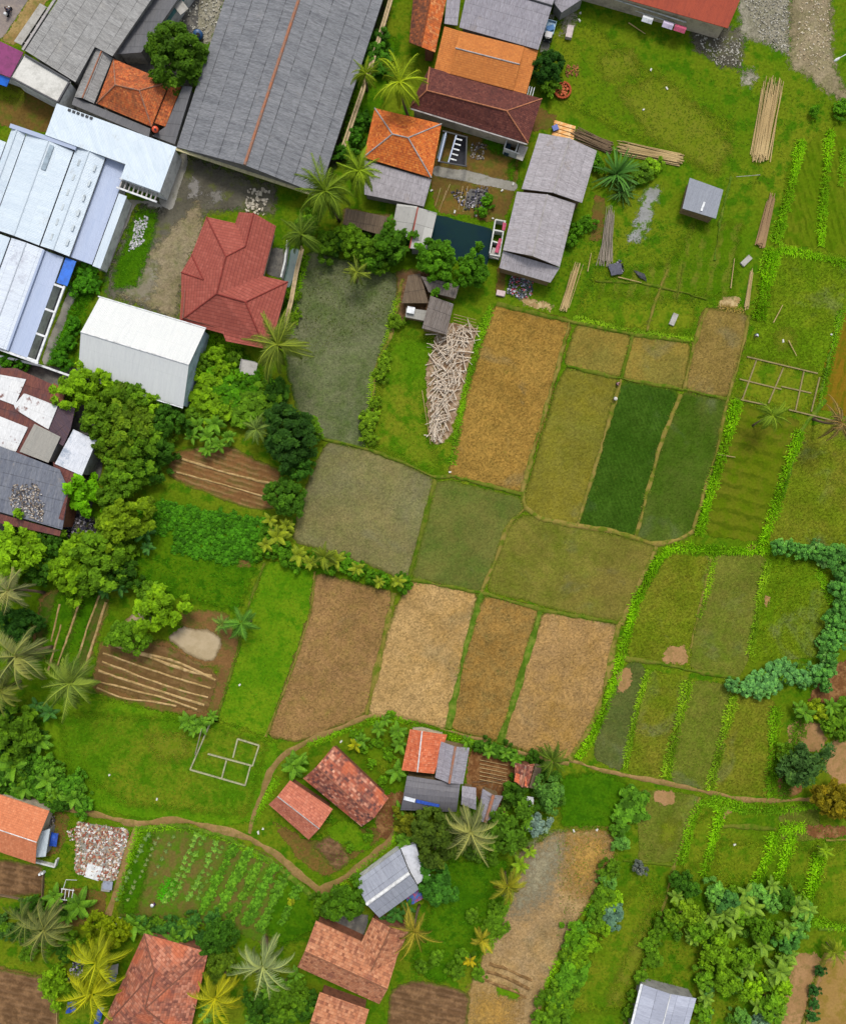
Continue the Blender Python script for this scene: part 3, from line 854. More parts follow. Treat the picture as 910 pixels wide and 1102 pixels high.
gravel = GM('gravel_grey', (164, 158, 142), (140, 134, 116), (112, 112, 84), None, 0.12, 0.6, 4.0, 0.34, lump=0.30, amp=1.2, cov=(0.5, 0.66), soft=0.8)
sandy = GM('sandy_track', (156, 142, 116), (132, 118, 92), (112, 112, 68), None, 0.1, 0.5, 3.0, 0.30, lump=0.30, amp=1.2, soft=0.9)
conc = GM('concrete_ground', (158, 154, 144), (142, 138, 126), (128, 126, 110), None, 0.15, 0.7, 3.0, 0.18, amp=0.12, cov=(0.5, 0.7))
concd = GM('concrete_dark', (104, 102, 98), (92, 90, 86), (118, 114, 106), None, 0.15, 0.7, 3.0, 0.24, amp=0.15)
asphalt = GM('asphalt', (142, 130, 124), (132, 124, 120), (150, 138, 128), None, 0.12, 0.8, 4.0, 0.12, amp=0.1)
pondtan = GM('water_muddy', (178, 158, 122), (170, 150, 112), (184, 164, 128), (120, 100, 62), 0.1, 0.3, 1.0, 0.04, amp=0.25, rough=0.12, spec=0.5, bump=0.02)
pondg = GM('water_green', (24, 50, 54), (28, 52, 48), (22, 46, 54), None, 0.06, 0.3, 1.0, 0.05, amp=0.05, rough=0.15, spec=0.01, bump=0.03)
ditch = GM('water_ditch', (92, 116, 112), (80, 104, 100), (104, 124, 118), None, 0.1, 0.3, 1.0, 0.1, amp=0.1, rough=0.1, spec=0.5, bump=0.03)
pudd = GM('water_puddle', (128, 124, 116), (116, 112, 102), (134, 130, 124), None, 0.1, 0.3, 1.0, 0.05, amp=1.2, soft=.6, rough=0.1, spec=0.05, bump=0.02)
straw = GM('straw_litter', (176, 152, 108), (160, 132, 88), (190, 168, 122), None, 0.2, 1.0, 3.0, 0.35, amp=0.6)
pink = GM('bare_pink', (172, 134, 92), (158, 122, 80), (140, 114, 70), None, 0.2, 0.9, 3.0, 0.22, amp=0.7)
hay = GM('dry_patch', (116, 122, 36), (110, 122, 28), (100, 116, 22), None, 0.2, 0.5, 2.6, 0.25, amp=1.2, soft=1.5)
wet = GM('field_wet_gold', (170, 142, 94), (162, 136, 98), (152, 120, 70), (112, 100, 50), 0.06, 0.4, 3.0, 0.34, lump=0.30, bump=0.7, streak=0.6)
wetg = GM('field_grey_wet', (146, 140, 116), (138, 132, 104), (156, 142, 108), None, 0.08, 0.5, 3.0, 0.28, lump=0.30, amp=3.0, spec=0.1, soft=4.5)
ochre = GM('field_ochre', (176, 138, 68), (164, 124, 62), (162, 134, 80), None, 0.08, 0.5, 3.0, 0.32, lump=0.30, amp=3.0, soft=4.5)

def fields(name, mat, *polys, **k):
    for p in polys: patch(name, p, mat, **k)

# large lawns
fields('lawn', bright, [(287, 603), (340, 612), (336, 660), (318, 712), (288, 794), (232, 774), (252, 716), (268, 655)],
       [(45, 760), (100, 752), (220, 772), (300, 800), (296, 838), (272, 885), (240, 890), (146, 880), (92, 868), (48, 820)], cell=1.0)
fields('lawn', brightmix, [(60, 765), (205, 772), (290, 800), (268, 880), (140, 868), (70, 830)],
       [(440, 360), (474, 362), (460, 420), (462, 470), (480, 512), (464, 512), (396, 480), (402, 440), (412, 390), (426, 352)], cell=1.0)
fields('lawn', deep, [(150, 545), (280, 565), (276, 612), (258, 660), (170, 640), (138, 618)], [(480, 925), (548, 925), (545, 980), (520, 1028), (470, 1062), (440, 1040), (460, 985)],
       [(70, 300), (108, 305), (86, 362), (80, 402), (58, 395)], [(602, 834), (646, 829), (674, 840), (676, 852), (660, 893), (600, 893)], [(215, 360), (262, 375), (285, 400), (312, 420), (300, 450), (210, 450), (198, 435)], cell=1.0)
fields('lawn', olive, [(560, 5), (640, 25), (740, 110), (790, 130), (770, 190), (640, 130), (600, 110)], [(640, 290), (740, 300), (750, 345), (742, 362), (680, 356), (615, 340)], cell=1.0)
fields('lawn', hay, [(660, 95), (710, 80), (760, 120), (790, 160), (770, 190), (700, 150)], [(155, 790), (200, 785), (205, 815), (170, 822)], [(640, 60), (680, 50), (690, 80), (650, 90)])
# central paddies
fields('rice_field', gold, [(534, 329), (612, 346), (598, 402), (578, 468), (560, 528), (484, 511), (508, 413)])
fields('rice_field', olgold, [(620, 350), (677, 362), (667, 404), (610, 393)], [(681, 362), (741, 369), (734, 416), (671, 407)])
fields('rice_field', brownol, [(759, 333), (804, 339), (795, 382), (780, 427), (738, 418), (748, 370)])
fields('rice_field', paddy_y, [(608, 398), (663, 408), (641, 490), (620, 563), (576, 556), (565, 540), (585, 470)])
fields('rice_field', paddy_d, [(670, 412), (728, 424), (712, 474), (682, 575), (624, 564), (646, 490)])
fields('rice_field', paddy_o, [(734, 425), (779, 433), (768, 490), (744, 570), (716, 584), (686, 576), (714, 476)])
fields('rice_field', grey1, [(352, 478), (396, 487), (440, 505), (464, 516), (452, 570), (436, 622), (400, 606), (318, 580), (326, 535), (343, 500)])
fields('rice_field', grey2, [(331, 272), (380, 285), (432, 298), (421, 355), (406, 390), (397, 440), (393, 481), (341, 468), (322, 440), (312, 400), (308, 352)])
fields('rice_field', grey3, [(473, 518), (530, 531), (555, 536), (562, 546), (545, 563), (530, 600), (518, 635), (446, 621), (455, 585)])
fields('rice_field', ol3, [(562, 556), (580, 561), (640, 573), (703, 588), (690, 622), (667, 667), (600, 653), (526, 634), (535, 605), (549, 570)])
fields('rice_field', brown, [(340, 619), (421, 639), (408, 700), (392, 767), (322, 796), (290, 791), (318, 711), (335, 661)])
fields('rice_field', tan, [(446, 626), (511, 640), (498, 700), (481, 782), (440, 774), (398, 767), (411, 705), (430, 650)])
fields('rice_field', gold2, [(522, 643), (577, 656), (558, 720), (536, 796), (485, 782), (503, 700)])
fields('rice_field', tan2, [(586, 660), (662, 673), (654, 720), (638, 772), (610, 817), (580, 811), (542, 799), (561, 730)])
# eastern plots
fields('field', rowz, [(850, 180), (888, 140), (886, 200), (880, 264), (836, 258), (845, 215)], [(894, 140), (930, 130), (930, 276), (886, 266), (892, 200)])
fields('field', eg, [(838, 274), (909, 284), (903, 334), (882, 438), (792, 428), (798, 388), (820, 342)])
fields('field', rowb, [(905, 338), (930, 338), (930, 450), (882, 436), (890, 395)])
fields('field', rowy, [(796, 436), (858, 455), (838, 532), (816, 580), (762, 574), (774, 505), (783, 470)])
fields('field', eg2, [(864, 462), (930, 455), (930, 588), (828, 581), (842, 535), (852, 500)])
fields('field', eg2, [(719, 601), (765, 601), (752, 650), (742, 694), (737, 714), (714, 711), (676, 705), (686, 660)], [(701, 724), (740, 731), (722, 790), (714, 837), (678, 830), (687, 780)], [(792, 750), (831, 756), (830, 800), (827, 856), (768, 850), (778, 800)])
fields('field', eg3, [(770, 601), (822, 599), (813, 650), (804, 706), (793, 728), (744, 718), (754, 660)], [(747, 734), (787, 741), (774, 798), (760, 848), (724, 839), (731, 790)])
fields('field', eg, [(829, 604), (888, 609), (893, 634), (880, 704), (808, 710), (817, 650)])
fields('field', eg4, [(679, 714), (692, 719), (679, 770), (667, 827), (640, 814), (655, 762), (668, 727)])
fields('field', eg3, [(690, 852), (750, 860), (724, 925), (690, 925), (690, 880)], [(840, 875), (876, 866), (880, 900), (845, 905)])
fields('lawn', olive, [(770, 905), (832, 905), (820, 945), (800, 960), (765, 955)], [(745, 880), (772, 872), (764, 920), (735, 945), (730, 925)], [(850, 905), (878, 915), (868, 965), (840, 965)], [(882, 912), (930, 905), (930, 995), (872, 995)], [(690, 945), (712, 965), (690, 1050), (672, 1090), (600, 1090), (655, 990)])
fields('lawn', hay, [(706, 960), (690, 1040), (668, 1085), (650, 1080), (680, 1010)], [(715, 880), (735, 885), (722, 915), (705, 905)])
# bottom right bare fields
fields('field', pink, [(858, 1028), (882, 1030), (868, 1062), (856, 1120), (832, 1120), (848, 1060)], [(888, 1030), (930, 1030), (930, 1120), (866, 1120), (876, 1070)])
fields('bare_ground', GM('soil_ochre', (158, 126, 72), (146, 114, 62), (134, 112, 50), None, 0.08, 0.5, 2.6, 0.22, amp=0.5), [(888, 1034), (930, 1032), (930, 1120), (870, 1120), (880, 1066)])
fields('bare_ground', pink, [(716, 696), (738, 694), (740, 716), (712, 714)], [(662, 722), (680, 716), (678, 742), (664, 746)], [(702, 852), (722, 850), (728, 864), (708, 868)], [(776, 868), (786, 868), (785, 878), (776, 878)], [(822, 642), (829, 641), (828, 650), (821, 650)])
fields('bare_ground', pink, [(852, 778), (884, 780), (884, 806), (850, 804)], [(896, 800), (930, 796), (930, 842), (900, 842), (888, 820)], grow=0.5)
fields('bare_ground', yardr, [(838, 832), (862, 838), (862, 856), (836, 858)], [(886, 720), (930, 700), (930, 760), (868, 756)], [(800, 588), (815, 586), (814, 592), (800, 594)], [(865, 888), (912, 890), (912, 900), (870, 902)])
# south long field
fields('rice_field', wet, [(562, 918), (600, 898), (649, 896), (657, 905), (656, 936), (632, 968), (604, 1016), (584, 1060), (574, 1110), (500, 1110), (502, 1078), (521, 1031), (544, 984)])
fields('rice_field', wetg, [(566, 915), (598, 900), (612, 908), (592, 960), (560, 985), (548, 980)])
fields('rice_field', ochre, [(612, 900), (652, 898), (656, 934), (632, 966), (610, 955)], [(510, 1066), (556, 1072), (552, 1110), (500, 1110)])
for i_ in range(3): ribbon('planting_row', [(526 - 3 * i_, 1038 + 8 * i_), (548 - 3 * i_, 1044 + 9 * i_), (572 - 3 * i_, 1056 + 9 * i_)], 3.2, ground_mat('row_brown', (128, 98, 62), (112, 86, 54), (146, 116, 76), None, 0.3, 1.2, 3.0, 0.25, alpha=False), 0.2 + .01 * i_, seed=i_)
fields('rice_field', bright, [(537, 1062), (558, 1069), (555, 1075), (534, 1066)], cell=0.5)
fields('field', soild, [(424, 1066), (448, 1058), (502, 1070), (500, 1108), (418, 1108)])
# vegetable garden, west gardens
vegs = GM('garden_soil', (112, 100, 50), (98, 98, 40), (78, 108, 24), None, 0.1, 0.45, 2.6, 0.32, cov=(0.44, 0.6), amp=0.6, rows=(math.radians(-26), 2.0, (84, 116, 24), 0.5))
fields('field', vegs, [(152, 896), (205, 893), (250, 905), (290, 925), (330, 962), (322, 1008), (285, 1014), (240, 995), (150, 990), (130, 982)])
fields('field', deep, [(148, 898), (165, 896), (145, 985), (130, 982)], [(300, 935), (345, 965), (338, 1000), (300, 1020), (288, 1000)])
fields('field', soilr, [(186, 488), (240, 480), (300, 508), (296, 545), (270, 545), (206, 522), (184, 512)])
fields('field', soil, [(112, 690), (180, 692), (232, 724), (226, 770), (180, 764), (100, 742)], [(46, 640), (112, 634), (116, 650), (88, 728), (60, 720), (36, 690)], [(196, 660), (240, 660), (256, 690), (250, 712), (232, 770), (226, 768), (238, 716), (205, 712)])
rowg = GM('row_garden', (78, 92, 34), (96, 86, 42), (58, 92, 14), None, 0.15, 0.5, 2.6, 0.32, amp=0.5, cov=(0.46, 0.62))
rowh = GM('row_garden_brown', (104, 82, 46), (118, 88, 56), (76, 88, 26), None, 0.15, 0.5, 2.6, 0.32, amp=0.5, cov=(0.52, 0.66), rows=(math.radians(68), 1.5, (140, 112, 74), .4))
fields('field', rowh, [(114, 694), (180, 698), (232, 728), (220, 764), (160, 752), (102, 730)])
fields('field', rowg, [(50, 642), (112, 634), (112, 650), (84, 728), (60, 720), (40, 690)])
fields('field', deep, [(60, 645), (84, 636), (64, 716), (46, 700)], [(90, 638), (104, 640), (80, 722), (70, 716)])
fields('bare_ground', soil, [(256, 600), (272, 600), (270, 612), (256, 612)], [(0, 1040), (60, 1052), (60, 1110), (-30, 1110), (-30, 1040)])
fields('field', soild, [(-20, 1044), (55, 1056), (62, 1108), (-20, 1108)])
fields('field', soild, [(-20, 926), (44, 934), (46, 960), (-20, 966)])
fields('bare_ground', yard, [(60, 872), (76, 878), (66, 915), (48, 925), (52, 895)], [(60, 955), (115, 960), (112, 990), (70, 1000), (50, 980)])
fields('water', pondtan, [(179, 686), (196, 675), (226, 678), (240, 690), (232, 711), (215, 711), (196, 700)], [(132, 670), (150, 656), (162, 660), (162, 674), (140, 680)], cell=0.4)
# the yards at the top
fields('bare_ground', yardd, [(200, 165), (300, 200), (296, 235), (262, 225), (220, 232), (196, 290), (192, 345), (112, 318), (140, 250), (178, 205)], [(112, 300), (150, 220), (175, 215), (160, 260), (140, 305)])
fields('bare_ground', sandy, [(160, 270), (215, 215), (220, 250), (200, 290), (190, 345), (130, 318)])
fields('bare_ground', GM('concrete_worn', (148, 142, 126), (132, 124, 104), (112, 112, 78), None, .15, .6, 3, .25, amp=1.4, soft=.8), [(150, 285), (170, 278), (168, 308), (160, 325), (128, 318)])
fields('lawn', deep, [(148, 222), (172, 228), (150, 310), (120, 312), (122, 290)])
fields('water', pudd, [(204, 190), (216, 196), (214, 212), (202, 214)], [(226, 206), (240, 204), (240, 218), (226, 218)], cell=0.4)
fields('bare_ground', gravel, [(186, -40), (250, -40), (240, 12), (230, 40), (206, 70), (184, 66), (160, 60)])
fields('bare_ground', concd, [(120, 20), (215, -10), (208, 90), (190, 160), (70, 118), (78, 92)])
fields('road', asphalt, [(-60, -60), (62, -60), (30, 0), (2, 42), (-60, 52)], cell=1.0)
fields('bare_ground', GM('soil_verge', (172, 146, 96), (142, 116, 70), (120, 112, 60), None, 0.15, 0.7, 2.6, 0.35, amp=0.5), [(32, 0), (62, -60), (84, -60), (48, 4), (20, 47), (0, 46)])
fields('bare_ground', yard, [(-20, 84), (12, 86), (62, 110), (52, 143), (-20, 130)])
fields('bare_ground', hay, [(-20, 86), (30, 96), (28, 110), (-20, 112)])
fields('pavement', conc, [(137, 214), (172, 218), (178, 226), (164, 222), (148, 216), (114, 293), (103, 290)], [(76, 305), (84, 300), (84, 312), (52, 394), (44, 390)], [(170, 215), (186, 170), (201, 160), (202, 175), (186, 226), (176, 224)])
fields('bare_ground', yard, [(476, 136), (560, 160), (556, 200), (540, 240), (470, 228), (460, 190)])
fields('lawn', deep, [(516, 142), (544, 152), (540, 170), (520, 158)], [(548, 172), (556, 168), (552, 200), (545, 196)], cell=0.5)
fields('bare_ground', conc, [(466, 178), (505, 184), (558, 198), (556, 206), (505, 196), (464, 188)], cell=0.5)
fields('bare_ground', concd, [(502, 203), (526, 202), (520, 216), (500, 226)], cell=0.5)
fields('water', pondg, [(466, 230), (532, 247), (523, 290), (455, 268)], cell=0.5)
fields('bare_ground', yard, [(536, 285), (545, 288), (542, 320), (532, 318)], [(572, 110), (600, 126), (592, 140), (570, 140)], [(640, 205), (652, 215), (648, 260), (634, 260)], cell=0.5)
fields('bare_ground', yardd, [(740, 30), (800, 28), (800, 55), (800, 75), (775, 72), (745, 50)])
fields('bare_ground', gravel, [(796, -30), (852, -30), (850, 60), (820, 45), (795, 40)])
fields('bare_ground', sandy, [(850, -40), (895, -40), (896, 60), (908, 96), (930, 104), (930, 116), (900, 108), (872, 86), (848, 70)])
fields('bare_ground', gravel, [(796, 78), (812, 72), (815, 88), (800, 96)], [(605, 2), (622, -4), (618, 30), (603, 40)])
fields('bare_ground', conc, [(584, 24), (596, 12), (590, 56), (580, 58)], cell=0.5)
fields('bare_ground', GM('concrete_mossy', (150, 150, 148), (136, 138, 128), (84, 112, 30), None, .2, .45, 3, .3, amp=.9, soft=.5, cov=(.48, .58)), [(692, 202), (712, 198), (703, 236), (690, 262), (672, 260), (684, 236)])
fields('bare_ground', straw, [(563, 318), (600, 330), (590, 336), (560, 326)], [(775, 320), (796, 318), (794, 332), (772, 330)])
fields('lawn', GM('bed_lines', (78, 112, 10), (92, 116, 18), (66, 100, 8), None, .08, .4, 2.4, .4, rows=(math.radians(-12), 2.6, (120, 116, 44), .5), amp=1.2, soft=1.5), [(745, 238), (800, 240), (790, 320), (720, 325), (640, 318), (645, 300), (720, 280)])
# foundations, compounds
fields('field', olive, [(800, 384), (880, 402), (872, 444), (794, 428)])
fields('lawn', hay, [(832, 356), (850, 350), (858, 372), (836, 378)])
fields('bare_ground', yard, [(290, 880), (331, 905), (350, 905), (395, 890), (420, 895), (352, 945), (320, 925)])
fields('bare_ground', soild, [(335, 908), (362, 895), (378, 928), (362, 940)])
fields('lawn', bright, [(345, 895), (378, 880), (398, 900), (402, 912), (380, 918)], cell=0.6)
fields('bare_ground', yardr, [(400, 860), (436, 850), (430, 900), (408, 905)], [(505, 806), (556, 812), (552, 850), (540, 880), (500, 850)])
fields('lawn', olive, [(385, 798), (422, 790), (430, 825), (410, 835), (385, 815)])
fields('bare_ground', concd, [(350, 985), (398, 985), (390, 1012), (346, 996)])
fields('bare_ground', conc, [(84, 884), (140, 893), (124, 950), (80, 940)])
fields('bare_ground', concd, [(-20, 385), (120, 400), (110, 500), (90, 580), (70, 600), (-20, 575)])
fields('bare_ground', yardd, [(64, 555), (105, 560), (112, 580), (90, 592), (66, 585)])
fields('bare_ground', soild, [(368, 222), (425, 232), (420, 258), (366, 246)], [(425, 290), (462, 290), (466, 345), (428, 345)])
fields('lawn', deep, [(298, 262), (330, 268), (306, 355), (296, 350), (310, 300)])
fields('water', ditch, [(313, 266), (324, 269), (312, 310), (304, 308)], cell=0.4)
fields('bare_ground', concd, [(292, 265), (312, 270), (304, 300), (286, 296)])
fields('bare_ground', GM('mud_gap_shade', (58, 54, 44), (48, 46, 38), (60, 78, 28), None, .2, .6, 2.6, .3, amp=.4), [(406, -10), (426, -10), (398, 84), (370, 170), (346, 200), (356, 150)])  # mud strip beside the warehouse, the gap's shade painted into its colour
fields('lawn', deep, [(392, 30), (430, 40), (420, 100), (392, 160), (362, 175)])

# tracks
pm = ground_mat('path_dirt', (158, 128, 84), (142, 114, 70), (124, 108, 58), None, 0.1, 0.8, 2.6, 0.24, alpha=False)
bt = ground_mat('bank_tan', (146, 128, 66), (122, 116, 46), (92, 106, 28), None, 0.2, 0.8, 2.6, 0.26, alpha=False)
bg = ground_mat('bank_green', (92, 108, 28), (114, 116, 44), (72, 100, 18), None, 0.2, 0.8, 2.6, 0.28, alpha=False)
bb = ground_mat('bank_bright', (86, 122, 30), (78, 106, 26), (112, 126, 46), None, 0.2, 0.8, 2.6, 0.28, alpha=False)
for ln, w in (([(46, 864), (90, 874), (148, 888), (190, 882), (236, 893), (270, 903), (300, 922), (326, 946), (348, 962)], 7),
              ([(150, 886), (138, 915), (130, 945), (116, 985)], 7), ([(268, 897), (276, 868), (290, 832), (304, 812), (330, 798), (395, 771), (430, 769), (482, 786), (540, 804), (578, 816), (612, 822)], 5),
              ([(346, 960), (385, 936), (424, 902), (428, 880)], 8), ([(612, 818), (650, 830), (718, 843), (758, 852), (800, 861), (832, 862), (880, 860)], 5)):
    ribbon('path', ln, w, pm, 0.09 + 0.004 * w, seed=int(ln[1][0]))
BUND = [(bt, 4.5, [(613, 346), (598, 402), (578, 470), (561, 530), (566, 548)]), (bg, 4, [(534, 327), (612, 346), (680, 360), (742, 368)]),
        (bg, 4, [(610, 394), (665, 407), (735, 419), (782, 430)]), (bg, 3.2, [(680, 361), (668, 407)]), (bt, 3.6, [(760, 332), (746, 370), (736, 419)]),
        (bt, 3.4, [(806, 340), (796, 385), (782, 430), (771, 485), (757, 532), (745, 573)]), (bt, 3.6, [(668, 408), (644, 490), (621, 565)]),
        (bt, 4, [(732, 424), (711, 476), (699, 520), (684, 578)]), (bt, 4.5, [(564, 546), (580, 559), (620, 566), (660, 572), (706, 587), (735, 580), (746, 572)]),
        (bg, 4, [(483, 512), (520, 521), (560, 532)]), (bg, 3.6, [(330, 468), (398, 484), (440, 500), (470, 516), (484, 512)]),
        (bg, 5, [(468, 516), (453, 575), (439, 625)]), (bt, 4, [(564, 549), (545, 565), (532, 605), (518, 638)]), (bb, 6, [(518, 638), (500, 700), (482, 784)]),
        (bg, 4, [(437, 623), (518, 638), (584, 657), (664, 671)]), (bt, 5.5, [(424, 638), (409, 705), (394, 769)]), (bb, 6.5, [(581, 658), (560, 730), (538, 800)]),
        (bt, 7, [(665, 671), (656, 720), (640, 775), (613, 818)]), (bt, 2.4, [(339, 615), (334, 660), (318, 711), (286, 793)]),
        (bt, 4, [(706, 588), (690, 622), (668, 672)]), (bg, 4, [(670, 709), (715, 715), (745, 722), (795, 731)]), (bt, 2.4, [(765, 600), (752, 655), (742, 698)]),
        (bt, 3.4, [(753, 858), (726, 928), (712, 985), (690, 1050), (670, 1104)]), (bg, 4, [(776, 890), (802, 890), (834, 893)]), (bg, 3, [(670, 926), (722, 931)]),
        (bt, 4, [(889, 1026), (878, 1052), (862, 1106)]), (bb, 4, [(880, 1000), (930, 998)]), (bt, 3, [(888, 904), (930, 903)]),
        (bb, 4, [(888, 430), (862, 462), (842, 535)]), (bb, 3.6, [(905, 334), (888, 400), (880, 440)]), (bg, 3, [(285, 605), (268, 650), (256, 700), (234, 772)]),
        (bb, 3, [(786, 190), (775, 240), (768, 280)]), (bt, 2.6, [(718, 290), (702, 330), (696, 356)]), (bg, 2.6, [(640, 302), (700, 306), (760, 322)]), (bg, 2.6, [(735, 284), (728, 322)]),
        (bt, 3, [(433, 300), (422, 356), (405, 392), (396, 480)]), (bb, 5, [(146, 892), (190, 888), (240, 900), (290, 926), (340, 968)])]
for i, (m_, w_, l_) in enumerate(BUND): ribbon('bund', l_, w_, m_, 0.22 + 0.006 * (i % 7), seed=i)
# raised planting rows of the west gardens
rt = ground_mat('row_tan', (196, 166, 118), (176, 146, 96), (150, 126, 80), None, 0.3, 1.2, 3.0, 0.25, alpha=False)
rows_ = [[(118, 693), (160, 707), (200, 722), (228, 728)], [(111, 703), (150, 717), (190, 730), (227, 741)], [(110, 712), (150, 728), (190, 742), (224, 751)], [(106, 722), (145, 735), (185, 748), (220, 759)], [(103, 733), (140, 742), (180, 752), (212, 764)], [(104, 740), (132, 752), (165, 755), (190, 760)], [(142, 700), (190, 712), (232, 732)],
         [(88, 640), (75, 680), (62, 716)], [(108, 638), (95, 672), (84, 708)], [(114, 648), (103, 682), (90, 724)], [(64, 650), (55, 690)], [(66, 672), (52, 722)],
         [(196, 494), (240, 508), (296, 522)], [(190, 508), (235, 520), (290, 536)]]
for i, l_ in enumerate(rows_): ribbon('planting_row', l_, 2.2 + 0.8 * (i % 3 == 0), rt, 0.16 + 0.005 * i, seed=i, jit=0.05, vary=0.2)
# ------------------------------------------------------------------ roof and wall materials
WALL = plain('wall_cream', (196, 182, 158), 0.9, 0.15, 0.8, 0.15)
WALLW = plain('wall_white', (222, 222, 216), 0.85, 0.1, 0.8, 0.2)
WALLB = plain('wall_brick', (140, 92, 70), 0.95, 0.25, 1.2, 0.1)
WALLG = plain('wall_grey', (150, 148, 142), 0.9, 0.2, 0.9, 0.15)
WALLP = plain('wall_bamboo', (138, 116, 82), 0.9, 0.25, 2.0, 0.15)
CAPR = plain('ridge_rust', (168, 112, 84), 0.9, 0.3, 1.2, 0.1, c2=(140, 120, 108))
CAPG = plain('ridge_grey', (178, 172, 168), 0.85, 0.2, 1.2, 0.2)
CAPT = plain('ridge_terracotta', (184, 120, 84), 0.85, 0.2, 1.2, 0.2)
CAPW = plain('ridge_white', (232, 232, 230), 0.7, 0.1, 1.2, 0.3)
RGREY = sheet_mat('fibre_cement', (130, 131, 134), (110, 112, 116), (90, 92, 97), 1.05, 2.9, 0.22, 0.6, 0.16, stain=(146, 142, 140), stf=(0.6, 0.8), panel=0.55, grain=0.42, dirt=0.8)
RGREY2 = sheet_mat('fibre_cement_pale', (158, 157, 154), (138, 136, 132), (118, 116, 114), 1.05, 2.6, 0.22, 0.5, 0.12, stain=(170, 166, 158), stf=(0.55, 0.8), grain=0.4, dirt=0.8)
RGREYD = sheet_mat('fibre_cement_dark', (104, 104, 106), (88, 88, 92), (120, 118, 118), 1.0, 2.2, 0.2, 0.4, 0.1)
RPURP = sheet_mat('fibre_cement_mauve', (160, 156, 162), (140, 136, 144), (126, 120, 126), 0.9, 1.5, 0.2, 0.35, 0.08, stain=(148, 138, 134), grain=0.42)
RBARN = sheet_mat('fibre_cement_barn', (172, 166, 168), (152, 146, 148), (138, 130, 130), 0.7, 1.5, 0.2, 0.3, 0.08, stain=(152, 138, 126), stf=(0.58, 0.75), grain=0.42)
RHOUSE = sheet_mat('fibre_cement_house', (162, 166, 176), (140, 144, 156), (120, 122, 132), 1.0, 2.0, 0.2, 0.4, 0.1, grain=0.15)
RWHITE = sheet_mat('metal_white', (212, 224, 232), (200, 213, 224), (188, 204, 216), 0.9, 6.0, 0.25, 0.12, 0.06, rough=0.5, panel=0.7, grain=0.06, dirt=0.6, stain=(186, 194, 198), stf=(.58, .74))
RWHITEW = sheet_mat('metal_offwhite', (218, 220, 216), (212, 214, 212), (200, 202, 202), 0.95, 30.0, 0.25, 0.12, 0.05, rough=0.55, panel=0.4, grain=0.04, dirt=0.5, stain=(206, 202, 196), stf=(0.62, 0.8))
RROUGH = sheet_mat('metal_white_patched', (220, 228, 236), (206, 214, 226), (188, 194, 206), 1.0, 3.0, 0.25, 0.25, 0.1, rough=0.6, stain=(176, 178, 190), stf=(0.55, 0.75), grain=0.08)
RBLUE = sheet_mat('metal_bluegrey', (182, 194, 218), (172, 186, 212), (160, 174, 204), 0.9, 8.0, 0.25, 0.15, 0.06, rough=0.5, grain=0.04)
RVIO = plain('roof_maroon_paint', (136, 50, 106), 0.6, 0.08, 0.8, 0.3)
BLUEP = plain('awning_blue', (20, 110, 220), 0.5, 0.08, 1.0, 0.4)
RTEAL = sheet_mat('metal_teal', (58, 108, 104), (46, 92, 92), (84, 120, 116), 0.8, 2.0, 0.2, 0.3, 0.08)
TO = tile_mat('tile_orange', [(200, 100, 44), (222, 122, 50), (176, 84, 40), (230, 140, 66)], 0.3, 0.34, (150, 84, 40), (0.5, 0.72), 0.5)
TO2 = tile_mat('tile_orange_mossy', [(186, 94, 54), (208, 112, 58), (150, 76, 46), (210, 128, 72)], 0.3, 0.34, (116, 74, 50), (0.45, 0.66), 0.65)
TB = tile_mat('tile_amber', [(190, 116, 56), (200, 122, 58), (182, 110, 54), (206, 130, 64)], 0.3, 0.34, (160, 96, 48), (0.52, 0.75), 0.45, 0.25)
TM = tile_mat('tile_maroon', [(96, 52, 44), (110, 60, 50), (84, 44, 40), (120, 70, 58)], 0.3, 0.34, (76, 44, 38), (0.5, 0.7), 0.5)
TR = tile_mat('tile_rust_dark', [(112, 64, 40), (140, 80, 46), (90, 54, 40), (170, 94, 50)], 0.34, 0.36, (80, 54, 42), (0.45, 0.65), 0.6)
TRO = tile_mat('tile_rust_orange', [(190, 96, 44), (216, 116, 54), (168, 84, 44), (226, 150, 90)], 0.34, 0.36, (130, 80, 50), (0.5, 0.7), 0.5)
TRED = tile_mat('metal_tile_red', [(162, 84, 70), (154, 78, 66), (170, 92, 78)], 0.5, 0.56, (126, 70, 60), (0.54, 0.74), 0.55, 0.6)
TPATCH = tile_mat('tile_mixed_old', [(128, 74, 62), (176, 96, 70), (96, 64, 60), (206, 130, 100), (150, 84, 66), (222, 160, 130)], 0.44, 0.46, (92, 62, 58), (0.46, 0.66), 0.65, patch=(206, 106, 66))
TPINK = tile_mat('tile_salmon', [(190, 110, 84), (206, 124, 96), (176, 100, 78), (214, 136, 108)], 0.4, 0.42, (160, 92, 72), (0.5, 0.72), 0.5)
TSALM = tile_mat('tile_salmon_old', [(170, 106, 74), (196, 132, 94), (140, 86, 62), (206, 146, 108), (180, 114, 80)], 0.44, 0.44, (126, 74, 62), (0.5, 0.7), 0.6)
TBIG = tile_mat('tile_red_weathered', [(156, 92, 70), (188, 118, 90), (124, 76, 62), (204, 138, 110), (170, 98, 72)], 0.44, 0.46, (120, 70, 64), (0.48, 0.68), 0.6, patch=(198, 104, 66))
TBR = tile_mat('tile_bright_orange', [(214, 110, 72), (226, 124, 82), (196, 98, 64), (232, 142, 102)], 0.36, 0.4, (190, 88, 56), (0.54, 0.74), 0.5)
TSO = tile_mat('tile_soft_orange', [(206, 124, 84), (216, 132, 90), (196, 116, 78), (222, 142, 100)], 0.34, 0.36, (180, 106, 72), (0.54, 0.75), 0.45, 0.3)
